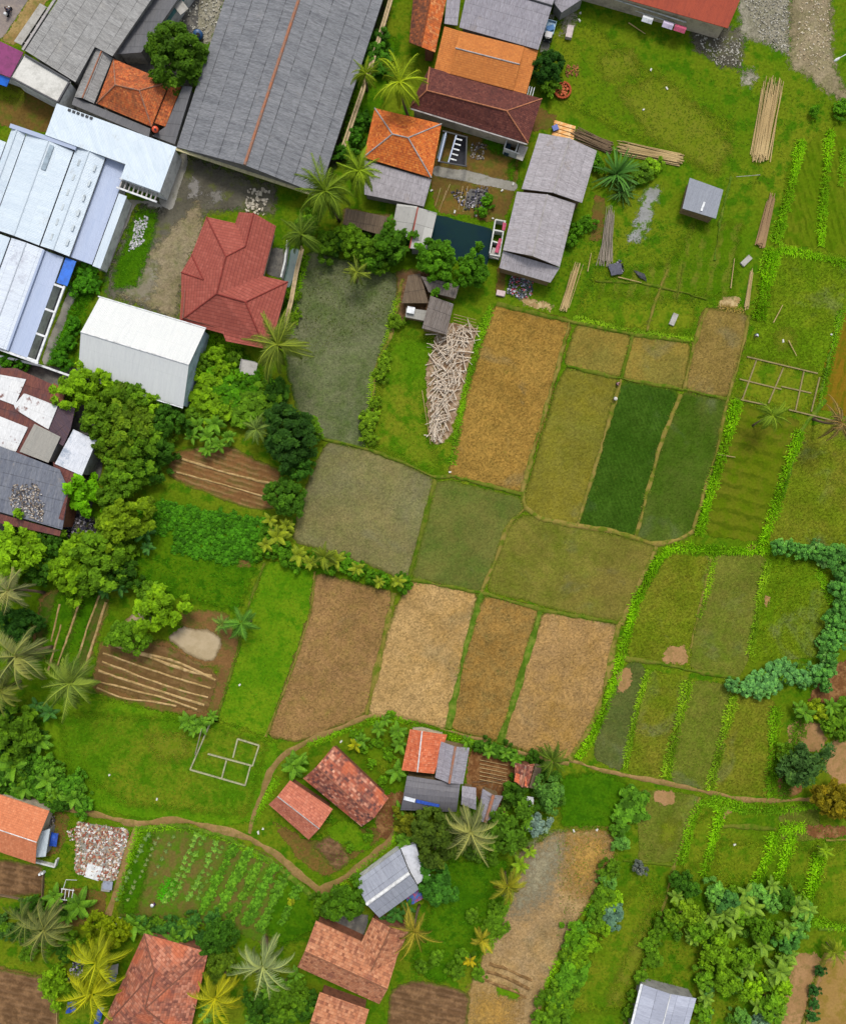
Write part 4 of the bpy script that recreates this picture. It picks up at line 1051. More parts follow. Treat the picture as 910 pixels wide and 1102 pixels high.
RUST = sheet_mat('metal_rust', (112, 64, 56), (96, 54, 52), (130, 78, 60), 0.9, 2.4, 0.2, 0.5, 0.1, stain=(88, 62, 62), stf=(0.5, 0.7), panel=1.0, grain=0.4, dirt=0.9)
RREDM = sheet_mat('metal_red', (184, 82, 54), (170, 74, 50), (146, 64, 48), 0.9, 5.0, 0.25, 0.2, 0.06, stain=(130, 56, 44), stf=(0.52, 0.72), grain=0.1)
TARP = sheet_mat('tarp_white_torn', (226, 226, 224), (212, 214, 216), (186, 184, 184), 2.0, 2.0, 0.7, 0.2, 0.08, stain=(128, 92, 84), stf=(0.56, 0.62), grain=0.2)
RSMOKE = sheet_mat('metal_slate', (112, 116, 126), (98, 102, 114), (132, 134, 140), 0.9, 2.2, 0.2, 0.45, 0.1, stain=(146, 138, 130), stf=(0.56, 0.72), panel=0.9, grain=0.36, dirt=0.8)
RSILV = sheet_mat('metal_silver', (164, 160, 150), (152, 150, 142), (138, 134, 126), 0.8, 4.0, 0.22, 0.2, 0.06, grain=0.1)
RWOOD = sheet_mat('boards_weathered', (128, 118, 110), (108, 98, 90), (90, 78, 68), 0.28, 3.0, 0.28, 0.7, 0.08, stain=(104, 112, 124), stf=(0.55, 0.75), panel=1.0, grain=0.3)
RBRWN = sheet_mat('boards_brown', (116, 98, 76), (100, 82, 62), (86, 70, 54), 0.3, 2.6, 0.3, 0.6, 0.08, panel=1.0, grain=0.3)
RPATW = sheet_mat('sheet_patch_white', (196, 194, 186), (150, 148, 142), (176, 174, 166), 2.2, 2.6, 0.2, 0.4, 0.1, stain=(110, 110, 106), stf=(0.56, 0.66), panel=1.0, grain=0.1)
DARKM = plain('metal_dark', (52, 54, 58), 0.6, 0.2, 1.0, 0.3)
WHT = plain('paint_white', (230, 232, 232), 0.6, 0.08, 1.5, 0.3)
PINKC = plain('cloth_pink', (204, 96, 122), 0.9, 0.15, 3.0, 0.1)
BLUET = plain('tarp_blue', (24, 62, 150), 0.5, 0.2, 2.0, 0.4, c2=(40, 90, 190))
BAMB = plain('bamboo_dry', (196, 170, 118), 0.7, 0.25, 2.0, 0.25, c2=(160, 132, 84))
WOOD = plain('timber_new', (226, 160, 88), 0.75, 0.2, 1.5, 0.2, c2=(240, 204, 148))
WOODO = plain('timber_old', (132, 110, 84), 0.9, 0.3, 1.5, 0.1, c2=(104, 88, 70))
CONC = plain('concrete', (176, 172, 164), 0.9, 0.15, 0.8, 0.15, c2=(150, 146, 136))
STONE = plain('stone_white', (220, 218, 208), 0.9, 0.2, 4.0, 0.1)

def bars(b, name, lines, w, h, z, mat):
    for a, c in lines: part(name, *beam(a, c, w, h, z), mat, b)

# big grey warehouse
b = bld('warehouse', 'huge grey fibre cement warehouse roof with a long rusty ridge', 'warehouse', 290, 80)
gable(b, [(266, -76), (190, 158), (343, 209), (437, -78)], 3.6, 5.8, RGREY, WALLG, None, CAPR, 0.26, over=0.8)
part('gutter', *join_vf([beam((188, 160), (345, 212), 0.45, 0.3, 3.1)]), plain('gutter_tan', (206, 196, 150), 0.7, 0.2), b)
# pale grey roof by the road
b = bld('shed_building', 'pale grey panelled roof beside the road at the corner', 'building', 90, 20)
mono(b, [(97, -54), (27, 54), (81, 88), (102, 50), (121, 60), (203, -60)], [3.4, 3.4, 4.3, 4.1, 4.5, 5.1], RGREY2, WALLG, over=0.5)
part('gutter', *beam((94, -54), (25, 54), 0.4, 0.25, 3.1), CAPG, b)
for i in range(9): part('bracket', *beam((79 - i * 6 - .3, -27 + i * 9.3), (71 - i * 6, -31 + i * 9.3), 0.12, 0.12, 2.6), CAPG, b)
b = bld('lean_to', 'small grey lean-to with a rusty ridge in the notch of the pale roof', 'lean-to', 100, 80)
gable(b, [(102, 51), (80, 104), (101, 111), (121, 62)], 3.3, 4.0, RGREY2, WALLG, None, CAPR, 0.12, over=0.3)
b = bld('canopy', 'narrow white canopy strip along the roadside wall', 'canopy', 32, 26)
mono(b, [(43, 3), (50, 7), (23, 48), (15, 44)], [2.9, 2.9, 2.9, 2.9], CONC, WALLG, over=0.3)
b = bld('shed_building', 'dark grey low roof between the pale roof and the round tree', 'building', 165, 20)
mono(b, [(196, -52), (226, -52), (152, 56), (125, 58)], [3.4, 3.9, 3.9, 3.4], RGREYD, WALLG, over=0.3)
b = bld('walkway', 'narrow teal roofed walkway with chipped white edging', 'walkway', 172, 28)
mono(b, [(218, -40), (226, -40), (160, 54), (152, 51)], [3.0, 2.7, 2.7, 3.0], RTEAL, WALLW, over=0.25)
part('edging', *beam((217, -40), (150, 52), 0.55, 0.2, 3.05), WHT, b)
for x, y, l in ((163, 30, .9), (152, 50, 1.2), (172, 18, .7)):
    V, F = [], []; obox(P(x, y, 3.2), l * 1.2, l, 0.25, 0.9, V, F); part('slab_piece', V, F, WHT, b)
b = bld('lean_to', 'dark grey lean-to roof between the orange hip roof and the huge warehouse', 'lean-to', 190, 125)
mono(b, [(197, 92), (207, 93), (188, 155), (164, 146), (178, 136)], [3.4, 3.6, 3.6, 3.2, 3.2], RGREYD, WALLG, over=0.25)
b = bld('lean_to', 'long thin dark roof strip above the white factory hall', 'lean-to', 118, 125)
mono(b, [(80, 104), (162, 138), (160, 147), (77, 112)], [3.2, 3.2, 3.5, 3.5], RGREYD, WALLG, over=0.2)
b = bld('house', 'small orange hip-roofed house among the grey warehouse roofs', 'house', 145, 100)
hip(b, [(122, 63), (182, 88), (163, 136), (104, 111)], 3.6, 5.6, TO2, WALL, [(124, 91), (150, 97)], CAPR)
mono(b, [(183, 90), (195, 93), (178, 136), (166, 132)], [3.2, 2.7, 2.7, 3.2], TO2, None, name='roof', dirv=P(183, 90) - P(166, 132))
b = bld('shop_building', 'purple painted flat roof with a bright blue awning at the road edge', 'building', 5, 65)
mono(b, [(-30, 33), (0, 44), (25, 56), (11, 83), (-30, 68)], 3.8, RVIO, WALLW, over=0.3)
mono(b, [(-30, 70), (11, 84), (7, 93), (-30, 80)], [3.4, 3.4, 2.9, 2.9], BLUEP, None, name='awning')
b = bld('shop_building', 'flat white concrete roof slab next to the purple roof', 'building', 44, 85)
mono(b, [(27, 59), (76, 88), (63, 111), (12, 84)], 4.2, plain('roof_slab_white', (214, 212, 204), 0.9, 0.12, 0.6, 0.1, c2=(186, 184, 176)), WALLW, over=0.1)
part('parapet', *join_vf([beam((27.5, 59.5), (75.5, 87.5), 0.25, 0.35, 4.2), beam((75, 89), (63, 110.4), 0.25, 0.34, 4.2), beam((62, 110), (13, 84), 0.25, 0.33, 4.2)]), RGREYD, b)

# white factory
def U(u, v): return (61 + .94 * u - .343 * v, 111 + .343 * u + .94 * v)
def UQ(u0, v0, u1, v1): return [U(u0, v0), U(u1, v0), U(u1, v1), U(u0, v1)]
b = bld('factory_hall', 'broad white metal factory hall with a row of long roof bays', 'factory', 60, 200)
mono(b, [U(0, 0), U(137, 0), U(137, 52), U(92, 52), U(92, 36), U(0, 36)], 4.4, RWHITE, WALLW, over=0.3, name='roof', dirv=Vector(U(1, 0) + (0,)) - Vector(U(0, 0) + (0,)))
for u0, u1, v0 in ((-84, -37, 58), (-36, -20, 42), (-19, 34.5, 42), (36, 69, 37)):
    gable(b, [U(u0, 150), U(u0, v0), U(u1, v0), U(u1, 150)], 3.7, 4.25, RWHITE, WALLW, over=0.25, name='bay_roof')
mono(b, UQ(70.5, 35, 95, 150), [3.0, 2.7, 2.7, 3.0], RBLUE, WALLW, over=0.2, name='roof')
mono(b, UQ(96, 68, 105, 151), [3.2, 3.0, 3.0, 3.2], RWHITE, WALLW, over=0.2, name='roof')
part('gutter', *beam(U(-38, 40), U(37, 38.5), 0.7, 0.3, 3.95), RBLUE, b)
SKY_ = plain('roof_sheet_translucent', (150, 168, 180), 0.4, 0.08, 1.0, 0.5)
SKL = plain('roof_sheet_faded', (196, 206, 210), 0.5, 0.05, 1.0, 0.4)
mono(b, UQ(8, 44, 13, 72), [4.3, 4.3, 4.3, 4.3], SKY_, None, t=0.04, name='skylight')
for u in (43, 61):
    for i in range(6): mono(b, UQ(u, 48 + i * 17, u + 2.2, 55 + i * 17), 4.12, SKL, None, t=0.06, name='skylight')
for i in range(6): part('vent', *beam(U(14 + i * 5, 2.2), U(17 + i * 5, 2.2), 0.4, 0.12, 4.43), DARKM, b)
for i in range(9): part('canopy_bar', *beam(U(95 + i * 5, 53), U(95 + i * 5, 63), 0.22, 0.2, 3.2), CAPG, b)
part('canopy_rail', *join_vf([beam(U(92, 63), U(138, 63), 0.3, 0.25, 3.3), beam(U(92, 52.6), U(138, 52.6), 0.3, 0.25, 3.5)]), WHT, b)
b = bld('factory_hall', 'lower white factory block with stained patchy roof and open framed bays', 'factory', 30, 330)
mono(b, UQ(-45, 153, 2.5, 268), 3.7, RWHITE, WALLW, over=0.2, name='bay_roof')
gable(b, [U(4, 268), U(4, 152.5), U(41, 152.5), U(41, 268)], 3.6, 4.1, RROUGH, WALLW, over=0.2, name='bay_roof')
mono(b, UQ(42.5, 153, 64, 268), [3.2, 2.9, 2.9, 3.2], RBLUE, WALLW, over=0.2, name='roof')
part('ledge', *beam(U(42, 153), U(42, 268), 0.35, 0.3, 3.35), RBLUE, b)
for i in range(4): part('frame_bar', *beam(U(64.5, 184 + i * 28), U(76, 184 + i * 28), 0.35, 0.3, 2.6), WHT, b)
part('frame_rail', *beam(U(76, 182), U(76, 269), 0.35, 0.3, 2.85), WHT, b)
part('eave_board', *beam(U(2, 269.5), U(78, 269.5), 0.4, 0.35, 2.9), WHT, b)
V, F = [], []; q = [U(66, 184), U(75, 184), U(75, 267), U(66, 267)]; 
mono(b, q, 0.12, concd if False else plain('bay_floor', (84, 84, 88), 0.9, 0.3, 0.6, 0.1, c2=(110, 108, 104)), None, t=0.1, name='bay_floor')
b = bld('awning', 'bright blue sheet awning at the corner of the white factory', 'awning', 72, 292)
mono(b, UQ(66, 152.5, 78, 181), [2.9, 2.6, 2.6, 2.9], BLUEP, None, over=0.2)
for u, v in ((67, 155), (77, 155), (77, 179), (67, 179)): part('post', *tube([P(*U(u, v), -0.05), P(*U(u, v), 2.6)], 0.06, 6), WHT, b)
rail('garden_wall', 'long white wall at the foot of the factory', 'wall', [(-10, 381), (46, 394), (80, 406)], 0.25, 1.6, WALLW, cap=0.1, capm=WHT)

# white warehouse and the red house
b = bld('warehouse', 'freestanding off-white metal warehouse with a plain two-sided roof', 'warehouse', 155, 380)
gable(b, [(107, 320), (221, 354), (197, 438), (84, 403)], 4.0, 7.0, RWHITEW, plain('wall_bluewhite', (176, 196, 206), 0.6, 0.1, 0.8, 0.3), None, CAPW, 0.12, over=0.3)
part('gutter', *join_vf([beam((106, 319), (222, 353.4), 0.2, 0.2, 3.8), beam((84, 404.4), (197, 439), 0.2, 0.2, 3.8)]), WHT, b)
b = bld('house', 'red tiled house with several crossing hips behind the white warehouse', 'house', 250, 305)
e, r_ = 3.4, 6.0
pts = [(222, 233, e), (253, 240, e), (257, 228, e), (273, 229, 5.0), (297, 243, e), (283, 297, e), (310, 303, e), (297, 352, e), (285, 375, e), (243, 367, e), (240, 359, e), (193, 346, e),
       (195, 319, e), (195, 293, e), (206, 274, e), (243, 276, r_), (233, 316, r_), (264, 265, 5.0), (264, 325, 5.4), (219, 301, 5.0)]
roof(b, [P(*p) for p in pts], [[0, 15, 17, 1], [1, 17, 3, 2], [3, 17, 15, 16, 5, 4], [5, 16, 18, 6], [6, 18, 8, 7], [16, 11, 10, 9, 8, 18], [0, 14, 19, 15], [14, 13, 19], [15, 19, 13, 12, 11, 16]], TRED, WALL,
     [(0, 15), (15, 16), (15, 17), (17, 3), (16, 11), (16, 18), (18, 6), (18, 8), (14, 19), (13, 19)], plain('ridge_red', (138, 54, 44), 0.8, 0.1), 0.12, over=0.7)
rail('garden_wall', 'tan garden wall running down beside the red tiled house', 'wall', [(326, 268), (320, 292), (314, 325), (306, 356)], 0.3, 1.8, plain('wall_tan', (196, 172, 130), 0.9, 0.2), cap=0.1)
rail('garden_wall', 'pale blue-white wall beside the ditch by the red house', 'wall', [(311, 262), (308, 285), (304, 301)], 0.3, 1.6, WALLW)

rail('garden_wall', 'narrow tan wall running beside the huge warehouse', 'wall', [(423, -6), (398, 78), (369, 163)], 0.3, 1.9, plain('wall_tan', (196, 172, 130), 0.9, 0.2), cap=0.08)
# houses along the top
b = bld('house', 'orange tiled house with pale ridges below the coconut palm', 'house', 435, 150)
hip(b, [(403, 116), (475, 133), (464, 191), (391, 169)], 3.7, 5.8, TO, WALL, [(422, 144), (439, 148)], CAPG)
mono(b, [(392, 172), (464, 193), (456, 222), (392, 209)], [3.2, 3.2, 2.5, 2.5], RBARN, WALLG, over=0.3, name='porch_roof')
b = bld('house', 'narrow rust and orange tiled roof at the top edge', 'house', 462, 20)
V_ = [P(x, y, z) for x, y, z in ((447, -30, 3.6), (440, 45, 3.6), (453, 50, 4.8), (468, 56, 3.7), (484, -20, 3.7), (468, -26, 4.8))]
roof(b, V_, [[0, 1, 2, 5]], TR, None, name='roof'); roof(b, V_, [[2, 3, 4, 5]], TRO, WALLB, [(2, 5)], TRO, 0.1, name='roof')
b = bld('house', 'mauve-grey sheet roof with a dark gutter line at the top edge', 'house', 545, 10)
gable(b, [(494, 29), (579, 53), (606, -30), (514, -58)], 4.3, 5.6, RPURP, WALLG, None, DARKM, 0.16)
mono(b, [(482, -16), (497, -16), (492, 27), (478, 25)], [3.8, 4.0, 4.0, 3.8], RPURP, None, name='roof')
b = bld('house', 'amber tiled house with a pale straight ridge between grey and maroon roofs', 'house', 522, 64)
gable(b, [(495, 33), (564, 50), (552, 97), (484, 79)], 4.2, 5.4, TB, WALL, None, CAPG, over=0.3)
mono(b, [(478, 28), (495, 33), (484, 79), (467, 75)], [3.8, 4.1, 4.1, 3.8], TB, WALL, over=0.2, name='roof')
mono(b, [(564, 50), (579, 54), (566, 101), (552, 97)], [4.1, 3.8, 3.8, 4.1], TB, WALL, over=0.2, name='roof')
b = bld('house', 'long dark maroon hip roof with orange hip lines', 'house', 510, 112)
hip(b, [(462, 72), (583, 106), (568, 154), (440, 115)], 4.0, 6.0, TM, WALL, [(459, 97), (545, 119)], CAPT)
part('gutter', *beam((440, 116.5), (567, 155.5), 0.2, 0.15, 3.8), CAPG, b)
for i in range(4): part('slat', *beam((567 + i * 2.6, 92 + i * .7), (563.5 + i * 2.6, 106 + i * .7), 0.1, 0.08, 3.0), WHT, b)
b = bld('house', 'bright rusty red metal roof cut off by the top edge', 'house', 740, 0)
gable(b, [(783, 30), (610, -19), (632, -82), (806, -32)], 4.0, 6.0, RREDM, WALL, None, CAPT)
part('porch_rail', *join_vf([beam((620, -14), (738, 24), 0.14, 0.12, 2.6), beam((620, -10), (728, 26), 0.14, 0.12, 1.1)]), WHT, b)
for i in range(6): part('porch_post', *tube([P(640 + i * 19, -9 + i * 6.5, -.05), P(640 + i * 19, -9 + i * 6.5, 2.6)], 0.07, 6), WHT, b)
b = bld('shed', 'small grey sheet roof corner at the top edge beside the truck', 'shed', 612, -2)
mono(b, [(598, -14), (630, -4), (604, 13), (596, 3)], [3.0, 3.0, 2.6, 2.6], RPURP, WALLG, over=0.2)

# grey barn by the lawn
b = bld('barn', 'long pale grey barn roof in two offset sections beside the lawn', 'barn', 595, 215)
gable(b, [(580, 143), (561, 203), (626, 218), (642, 162)], 4.6, 5.9, RBARN, WALLP, None, CAPG, over=0.4, name='roof')
gable(b, [(556, 206), (541, 269), (602, 287), (619, 219)], 4.3, 5.6, RBARN, WALLP, None, CAPG, over=0.4, name='roof')
mono(b, [(541, 270), (602, 288), (592, 304), (537, 288)], [3.9, 3.9, 3.1, 3.1], RBARN, WALLP, over=0.3, name='porch_roof')
b = bld('shed', 'small slate-grey hut roof alone on the lawn', 'shed', 755, 213)
mono(b, [(742, 191), (778, 204), (770, 235), (734, 224)], [2.6, 3.0, 3.0, 2.6], sheet_mat('metal_hut', (146, 150, 158), (136, 140, 150), (126, 130, 140), 0.9, 5, .2, .15, .06), WALLP, over=0.3)
V, F = [], []; obox(P(756, 222, 2.9), 0.35, 1.6, 0.06, -0.35, V, F); solo('board', V, F, WHT, 'white board lying on the slate-grey hut roof', 'board')
b = bld('house', 'patchy white and grey roof in two halves beside the dark pond', 'house', 447, 243)
mono(b, [(427, 219), (449, 222), (441, 256), (421, 249)], [3.0, 3.5, 3.5, 3.0], RPATW, WALLG, over=0.25, name='roof')
mono(b, [(450, 223), (470, 229), (461, 268), (441, 267)], [3.7, 3.3, 3.3, 3.7], RPATW, WALLG, over=0.25, name='roof')
part('ridge_cap', *beam((449.6, 223), (440.6, 267), 0.2, 0.15, 3.7), plain('ridge_redlead', (168, 84, 70), .8), b)
b = bld('shed', 'weathered board shed with a blue edge under the round trees', 'shed', 474, 308)
mono(b, [(453, 297), (494, 307), (490, 321), (461, 314)], [3.0, 3.0, 2.6, 2.6], RWOOD, WALLP, over=0.25)
b = bld('shed', 'square weathered plank shed next to the heap of sticks', 'shed', 472, 340)
mono(b, [(463, 318), (488, 327), (480, 360), (454, 353)], [2.9, 2.6, 2.6, 2.9], RWOOD, WALLP, over=0.25)
b = bld('shed', 'brown ragged plank lean-to left of the board shed', 'shed', 445, 310)
mono(b, [(439, 296), (452, 294), (461, 326), (432, 326)], [2.6, 2.6, 2.2, 2.2], RBRWN, WALLP, over=0.25)
b = bld('shed', 'little grey tin roof below the brown plank lean-to', 'shed', 447, 338)
mono(b, [(437, 331), (459, 334), (456, 345), (436, 341)], [2.2, 2.2, 2.0, 2.0], RSILV, WALLP, over=0.2)
V, F = [], []; obox(P(442, 334, 2.25), 1.3, 1.1, 0.35, -0.2, V, F); solo('water_tub', V, F, WHT, 'square white tub on the little tin roof', 'tub')
b = bld('shed', 'long brown plank roof above the row of garden bushes', 'shed', 393, 238)
mono(b, [(372, 224), (417, 233), (411, 253), (369, 241)], [2.9, 2.9, 2.5, 2.5], RBRWN, WALLP, over=0.25)

# patched workshop on the west side
b = bld('workshop', 'sprawling rusty workshop roof patched with torn white sheets', 'workshop', 35, 480)
mono(b, [(-30, 388), (0, 396), (17, 396), (71, 420), (64, 445), (53, 497), (-30, 476)], 4.2, RUST, WALLB, over=0.3, name='rusty_roof')
mono(b, [(53, 440), (64, 431), (81, 438), (76, 462), (68, 480), (53, 472)], 4.27, sheet_mat('metal_rust_dark', (84, 66, 76), (72, 56, 66), (104, 74, 66), .9, 2.4, .2, .4, .1), None, name='dark_sheet')
mono(b, [(58, 412), (71, 420), (65, 435), (53, 430)], 4.28, sheet_mat('metal_rust_orange', (142, 84, 56), (128, 76, 54), (110, 70, 58), .9, 2.4, .2, .4, .1), None, name='orange_sheet')
mono(b, [(57, 497), (82, 507), (74, 528), (60, 522)], 4.3, RUST, WALLB, over=.2, name='rusty_sheet')
mono(b, [(-30, 395), (0, 403), (28, 408), (16, 436), (0, 430), (-30, 424)], 4.42, TARP, None, t=.06, name='white_sheet')
mono(b, [(26, 423), (62, 437), (52, 462), (40, 455), (17, 441), (15, 436)], 4.50, TARP, None, t=.06, name='white_sheet')
mono(b, [(-30, 440), (0, 448), (30, 460), (17, 486), (0, 481), (-30, 475)], 4.46, TARP, None, t=.06, name='white_sheet')
mono(b, [(37, 456), (65, 470), (52, 498), (21, 486)], [4.8, 4.8, 4.6, 4.6], RSILV, WALLG, over=.2, name='grey_sheet')
mono(b, [(79, 462), (104, 474), (88, 512), (59, 499)], [4.6, 4.6, 4.5, 4.5], sheet_mat('sheet_white_blotched', (226, 228, 232), (208, 212, 220), (180, 186, 196), 1.2, 3, .25, .2, .08, stain=(160, 170, 184), stf=(.5, .68)), WALLG, over=.2, name='white_panel')
mono(b, [(-40, 470), (0, 480), (64, 505), (74, 528), (67, 570), (0, 551), (-40, 540)], [5.0, 5.0, 5.0, 4.9, 4.8, 4.8, 4.8], RSMOKE, WALLB, over=.3, name='slate_roof')
mono(b, [(-40, 542), (0, 553), (66, 571.5), (64, 577), (0, 563), (-40, 552)], 4.4, RUST, None, name='eave_sheet')
mono(b, [(70, 536), (74, 529), (68, 560), (63, 558)], 4.98, RUST, None, t=.06, name='eave_sheet')
RUB = tint_mat('rubble_colours', [(220, 214, 204), (168, 104, 82), (190, 166, 136), (150, 138, 126), (226, 222, 216), (150, 88, 68), (176, 150, 122)])
SCR = tint_mat('scrap_colours', [(96, 92, 88), (150, 138, 122), (70, 66, 66), (178, 164, 146), (120, 100, 82), (196, 190, 184)])
DRK = tint_mat('dark_scrap_colours', [(52, 52, 62), (84, 84, 98), (36, 36, 44), (128, 122, 128), (70, 62, 60), (170, 164, 170)])
chunks('debris', [(14, 522), (40, 520), (48, 540), (46, 562), (14, 552), (10, 535)], 420, 0.26, SCR, 0.03, 'fallen leaves and rotten scraps on the slate roof', z=4.98, flat=.25)

# bottom left house
b = bld('house', 'orange roofed house with a small pale porch at the left edge', 'house', 15, 890)
gable(b, [(53, 873), (-25, 847), (-40, 904), (38, 930)], 3.4, 5.3, TSO, WALL, None, CAPW, 0.08)
mono(b, [(38, 897), (54, 892), (49, 922), (38, 923)], [3.0, 2.4, 2.4, 3.0], sheet_mat('metal_porch', (196, 206, 212), (184, 196, 204), (170, 182, 192), .9, 4, .2, .15, .06), WALLG, over=.2, name='porch_roof')
rail('garden_wall', 'low white bent wall beside the small pale porch', 'wall', [(38, 925), (61, 931), (63.5, 923)], 0.28, 0.9, WALLW)
# pair of red houses inside the path loop
b = bld('house', 'old mixed red tiled house, larger of the tilted pair inside the path loop', 'house', 372, 845)
gable(b, [(359, 803), (418, 859), (389, 890), (326, 838)], 3.3, 5.6, TPATCH, WALLB, None, TPATCH, 0.12, over=.6)
b = bld('house', 'salmon tiled house with a white ridge, smaller of the tilted pair', 'house', 322, 872)
gable(b, [(312, 840), (358, 871), (332, 904), (289, 866)], 3.0, 4.8, TPINK, WALLB, None, CAPG, 0.09)
# middle farm cluster
b = bld('house', 'bright orange tiled roof with a white ridge by the brown stubble', 'house', 458, 810)
gable(b, [(441, 785), (432, 829), (467, 833), (481, 791)], 3.2, 4.8, TBR, WALL, [(454, 787), (449, 831)], CAPW, 0.11)
b = bld('house', 'grey sheet roof with a pinkish ridge joined to the bright orange roof', 'house', 487, 820)
gable(b, [(474, 798), (468, 837), (498, 844), (505, 805)], 3.4, 4.6, RPURP, WALLP, None, CAPR, 0.2)
b = bld('barn', 'dark rounded grey roof with a shiny strip, below the bright orange roof', 'barn', 463, 852)
V_ = []
for i in range(7):
    f = i / 6; z = 3.0 + 1.5 * math.sin(PI * (0.12 + 0.76 * f)) ; V_ += [P(438 - 7 * f, 835 + 37 * f, z), P(495 - 4 * f, 844 + 30 * f, z)]
roof(b, V_, [[2 * i, 2 * i + 1, 2 * i + 3, 2 * i + 2] for i in range(6)], sheet_mat('metal_dull_dark', (104, 102, 106), (92, 90, 96), (122, 118, 118), .9, 2.5, .2, .4, .1, rough=.5, grain=.2), WALLP, over=.3)
mono(b, [(435, 857), (447, 860), (446, 864), (434, 861)], 4.56, plain('sheet_shiny', (226, 230, 236), .3, .05, 1, .6), None, t=.03, name='patch_sheet')
mono(b, [(448, 860.5), (473, 866), (472, 869), (447, 864)], 4.5, BLUET, None, t=.03, name='patch_sheet')
b = bld('house', 'grey and pinkish worn sheet roof below the timber yard', 'house', 517, 865)
gable(b, [(512, 848), (497, 846), (496, 866), (512, 872)], 3.0, 3.5, RPURP, WALLP, capped=False, name='roof')
gable(b, [(519, 849), (513, 884), (530, 880), (541, 857)], 3.2, 4.4, RPURP, WALLP, None, CAPR, 0.3, name='roof')
b = bld('house', 'small dark red roof with a worn grey ridge at the field corner', 'house', 567, 835)
gable(b, [(554, 821), (553, 841), (568, 848), (575, 822)], 2.9, 4.0, TPATCH, WALLB, None, CAPR, .18)
mono(b, [(576, 822), (583, 824), (578, 850), (569, 848)], [3.0, 2.6, 2.6, 3.0], RBRWN, None, name='roof')
mono(b, [(555, 832), (566, 836), (567, 847), (553, 841)], 3.6, TBR, None, t=.05, name='orange_patch')
b = bld('house', 'grey-white sheet roofed house with a bright white ridge', 'house', 415, 950)
gable(b, [(382, 949), (430, 914), (451, 957), (408, 988)], 3.4, 4.9, RHOUSE, WALLW, None, CAPW, 0.3, over=.4)
mono(b, [(431, 913), (447, 908), (455, 938), (463, 942), (449, 952), (440, 936)], 3.0, plain('slab_white', (214, 216, 222), .8, .06, .6), WALLW, over=.2, name='flat_roof')
b = bld('house', 'long salmon tiled house with a cross wing', 'house', 378, 1036)
gable(b, [(340, 991), (427, 1031), (408, 1081), (320, 1041)], 3.3, 5.6, TSALM, WALLB, None, TSALM, .1, name='roof')
gable(b, [(401, 988), (380, 1033), (420, 1046), (441, 1000)], 3.4, 5.0, TSALM, WALLB, None, TSALM, .1, name='wing_roof')
b = bld('house', 'red tiled roof cut by the bottom edge below the long salmon house', 'house', 365, 1092)
gable(b, [(344, 1068), (397, 1087), (381, 1135), (328, 1116)], 3.2, 5.0, TBR if False else TSALM, WALLB, None, TSALM, .1)
b = bld('house', 'large weathered red hip roof at the bottom edge behind yellow palms', 'house', 165, 1055)
hip(b, [(155, 1005), (224, 1025), (202, 1122), (106, 1112)], 3.3, 6.2, TBIG, WALLB, [(166, 1046), (156, 1086)], TBIG)
b = bld('shed', 'pale panelled shed roof at the bottom edge beside the bushes', 'shed', 712, 1082)
gable(b, [(691, 1060), (678, 1113), (737, 1118), (749, 1075)], 3.0, 3.7, sheet_mat('sheet_panels_pale', (186, 190, 204), (160, 164, 178), (146, 148, 160), 1.6, 2.4, .2, .4, .1, panel=1.0, grain=.15), WALLG, None, CAPW, .08, over=.3)
part('edge_strip', *beam((690, 1059), (677, 1112), .4, .12, 3.0), WHT, b)
# ------------------------------------------------------------------ foundations, poles, small things
def foundation(label, segs, w, h, mat):
    t = thing('foundation_wall', label, 'foundation', P(*segs[0][0]))
    for i, (a, c) in enumerate(segs): part('wall_course', *beam(a, c, w, h + .006 * i, -0.05), mat, t)
FT = plain('foundation_tan', (150, 136, 92), .95, .2, 1.5, .1)
FW = plain('foundation_pale', (172, 170, 134), .95, .2, 1.5, .1)
foundation('pale foundation outline of four rooms on the bright lawn', [((226, 779), (205, 828)), ((205, 828), (264, 845)), ((264, 845), (270, 823)), ((256, 795), (279, 802)), ((279, 802), (272, 824)), ((256, 795), (251, 815)), ((224, 811), (272, 824)), ((244, 818), (239, 837))], .24, .3, FW)
foundation('tan foundation grid with overgrown square rooms beside the coconut palms', [((803, 384), (879, 402)), ((795, 408), (840, 419)), ((840, 416), (872, 423)), ((796, 430), (824, 436)), ((813, 388), (798, 430)), ((842, 396), (826, 434)), ((864, 400), (855, 442)), ((881, 406), (872, 443)), ((848, 441), (905, 455))], .22, .25, FT)

PM = {}
def pole(a, c, z0, z1, r, label, group, mat=None, name='bamboo_pole', cat='bamboo pole'):
    p, q = P(*a, z0), P(*c, z1); d = q - p; L = d.length
    key = (mat or BAMB).name + name
    if key not in PM:
        V, F = tube([(0, 0, 0), (0, 0, .25), (.004, 0, .6), (0, 0, 1)], [1, .96, .85, .62], 6); PM[key] = pymesh(name, V, F, mat or BAMB, True)
    o = put(name, PM[key], None, p); o.scale = (r, r, L); o.rotation_euler = d.to_track_quat('Z', 'Y').to_euler()
    return tag(o, label, cat, group)

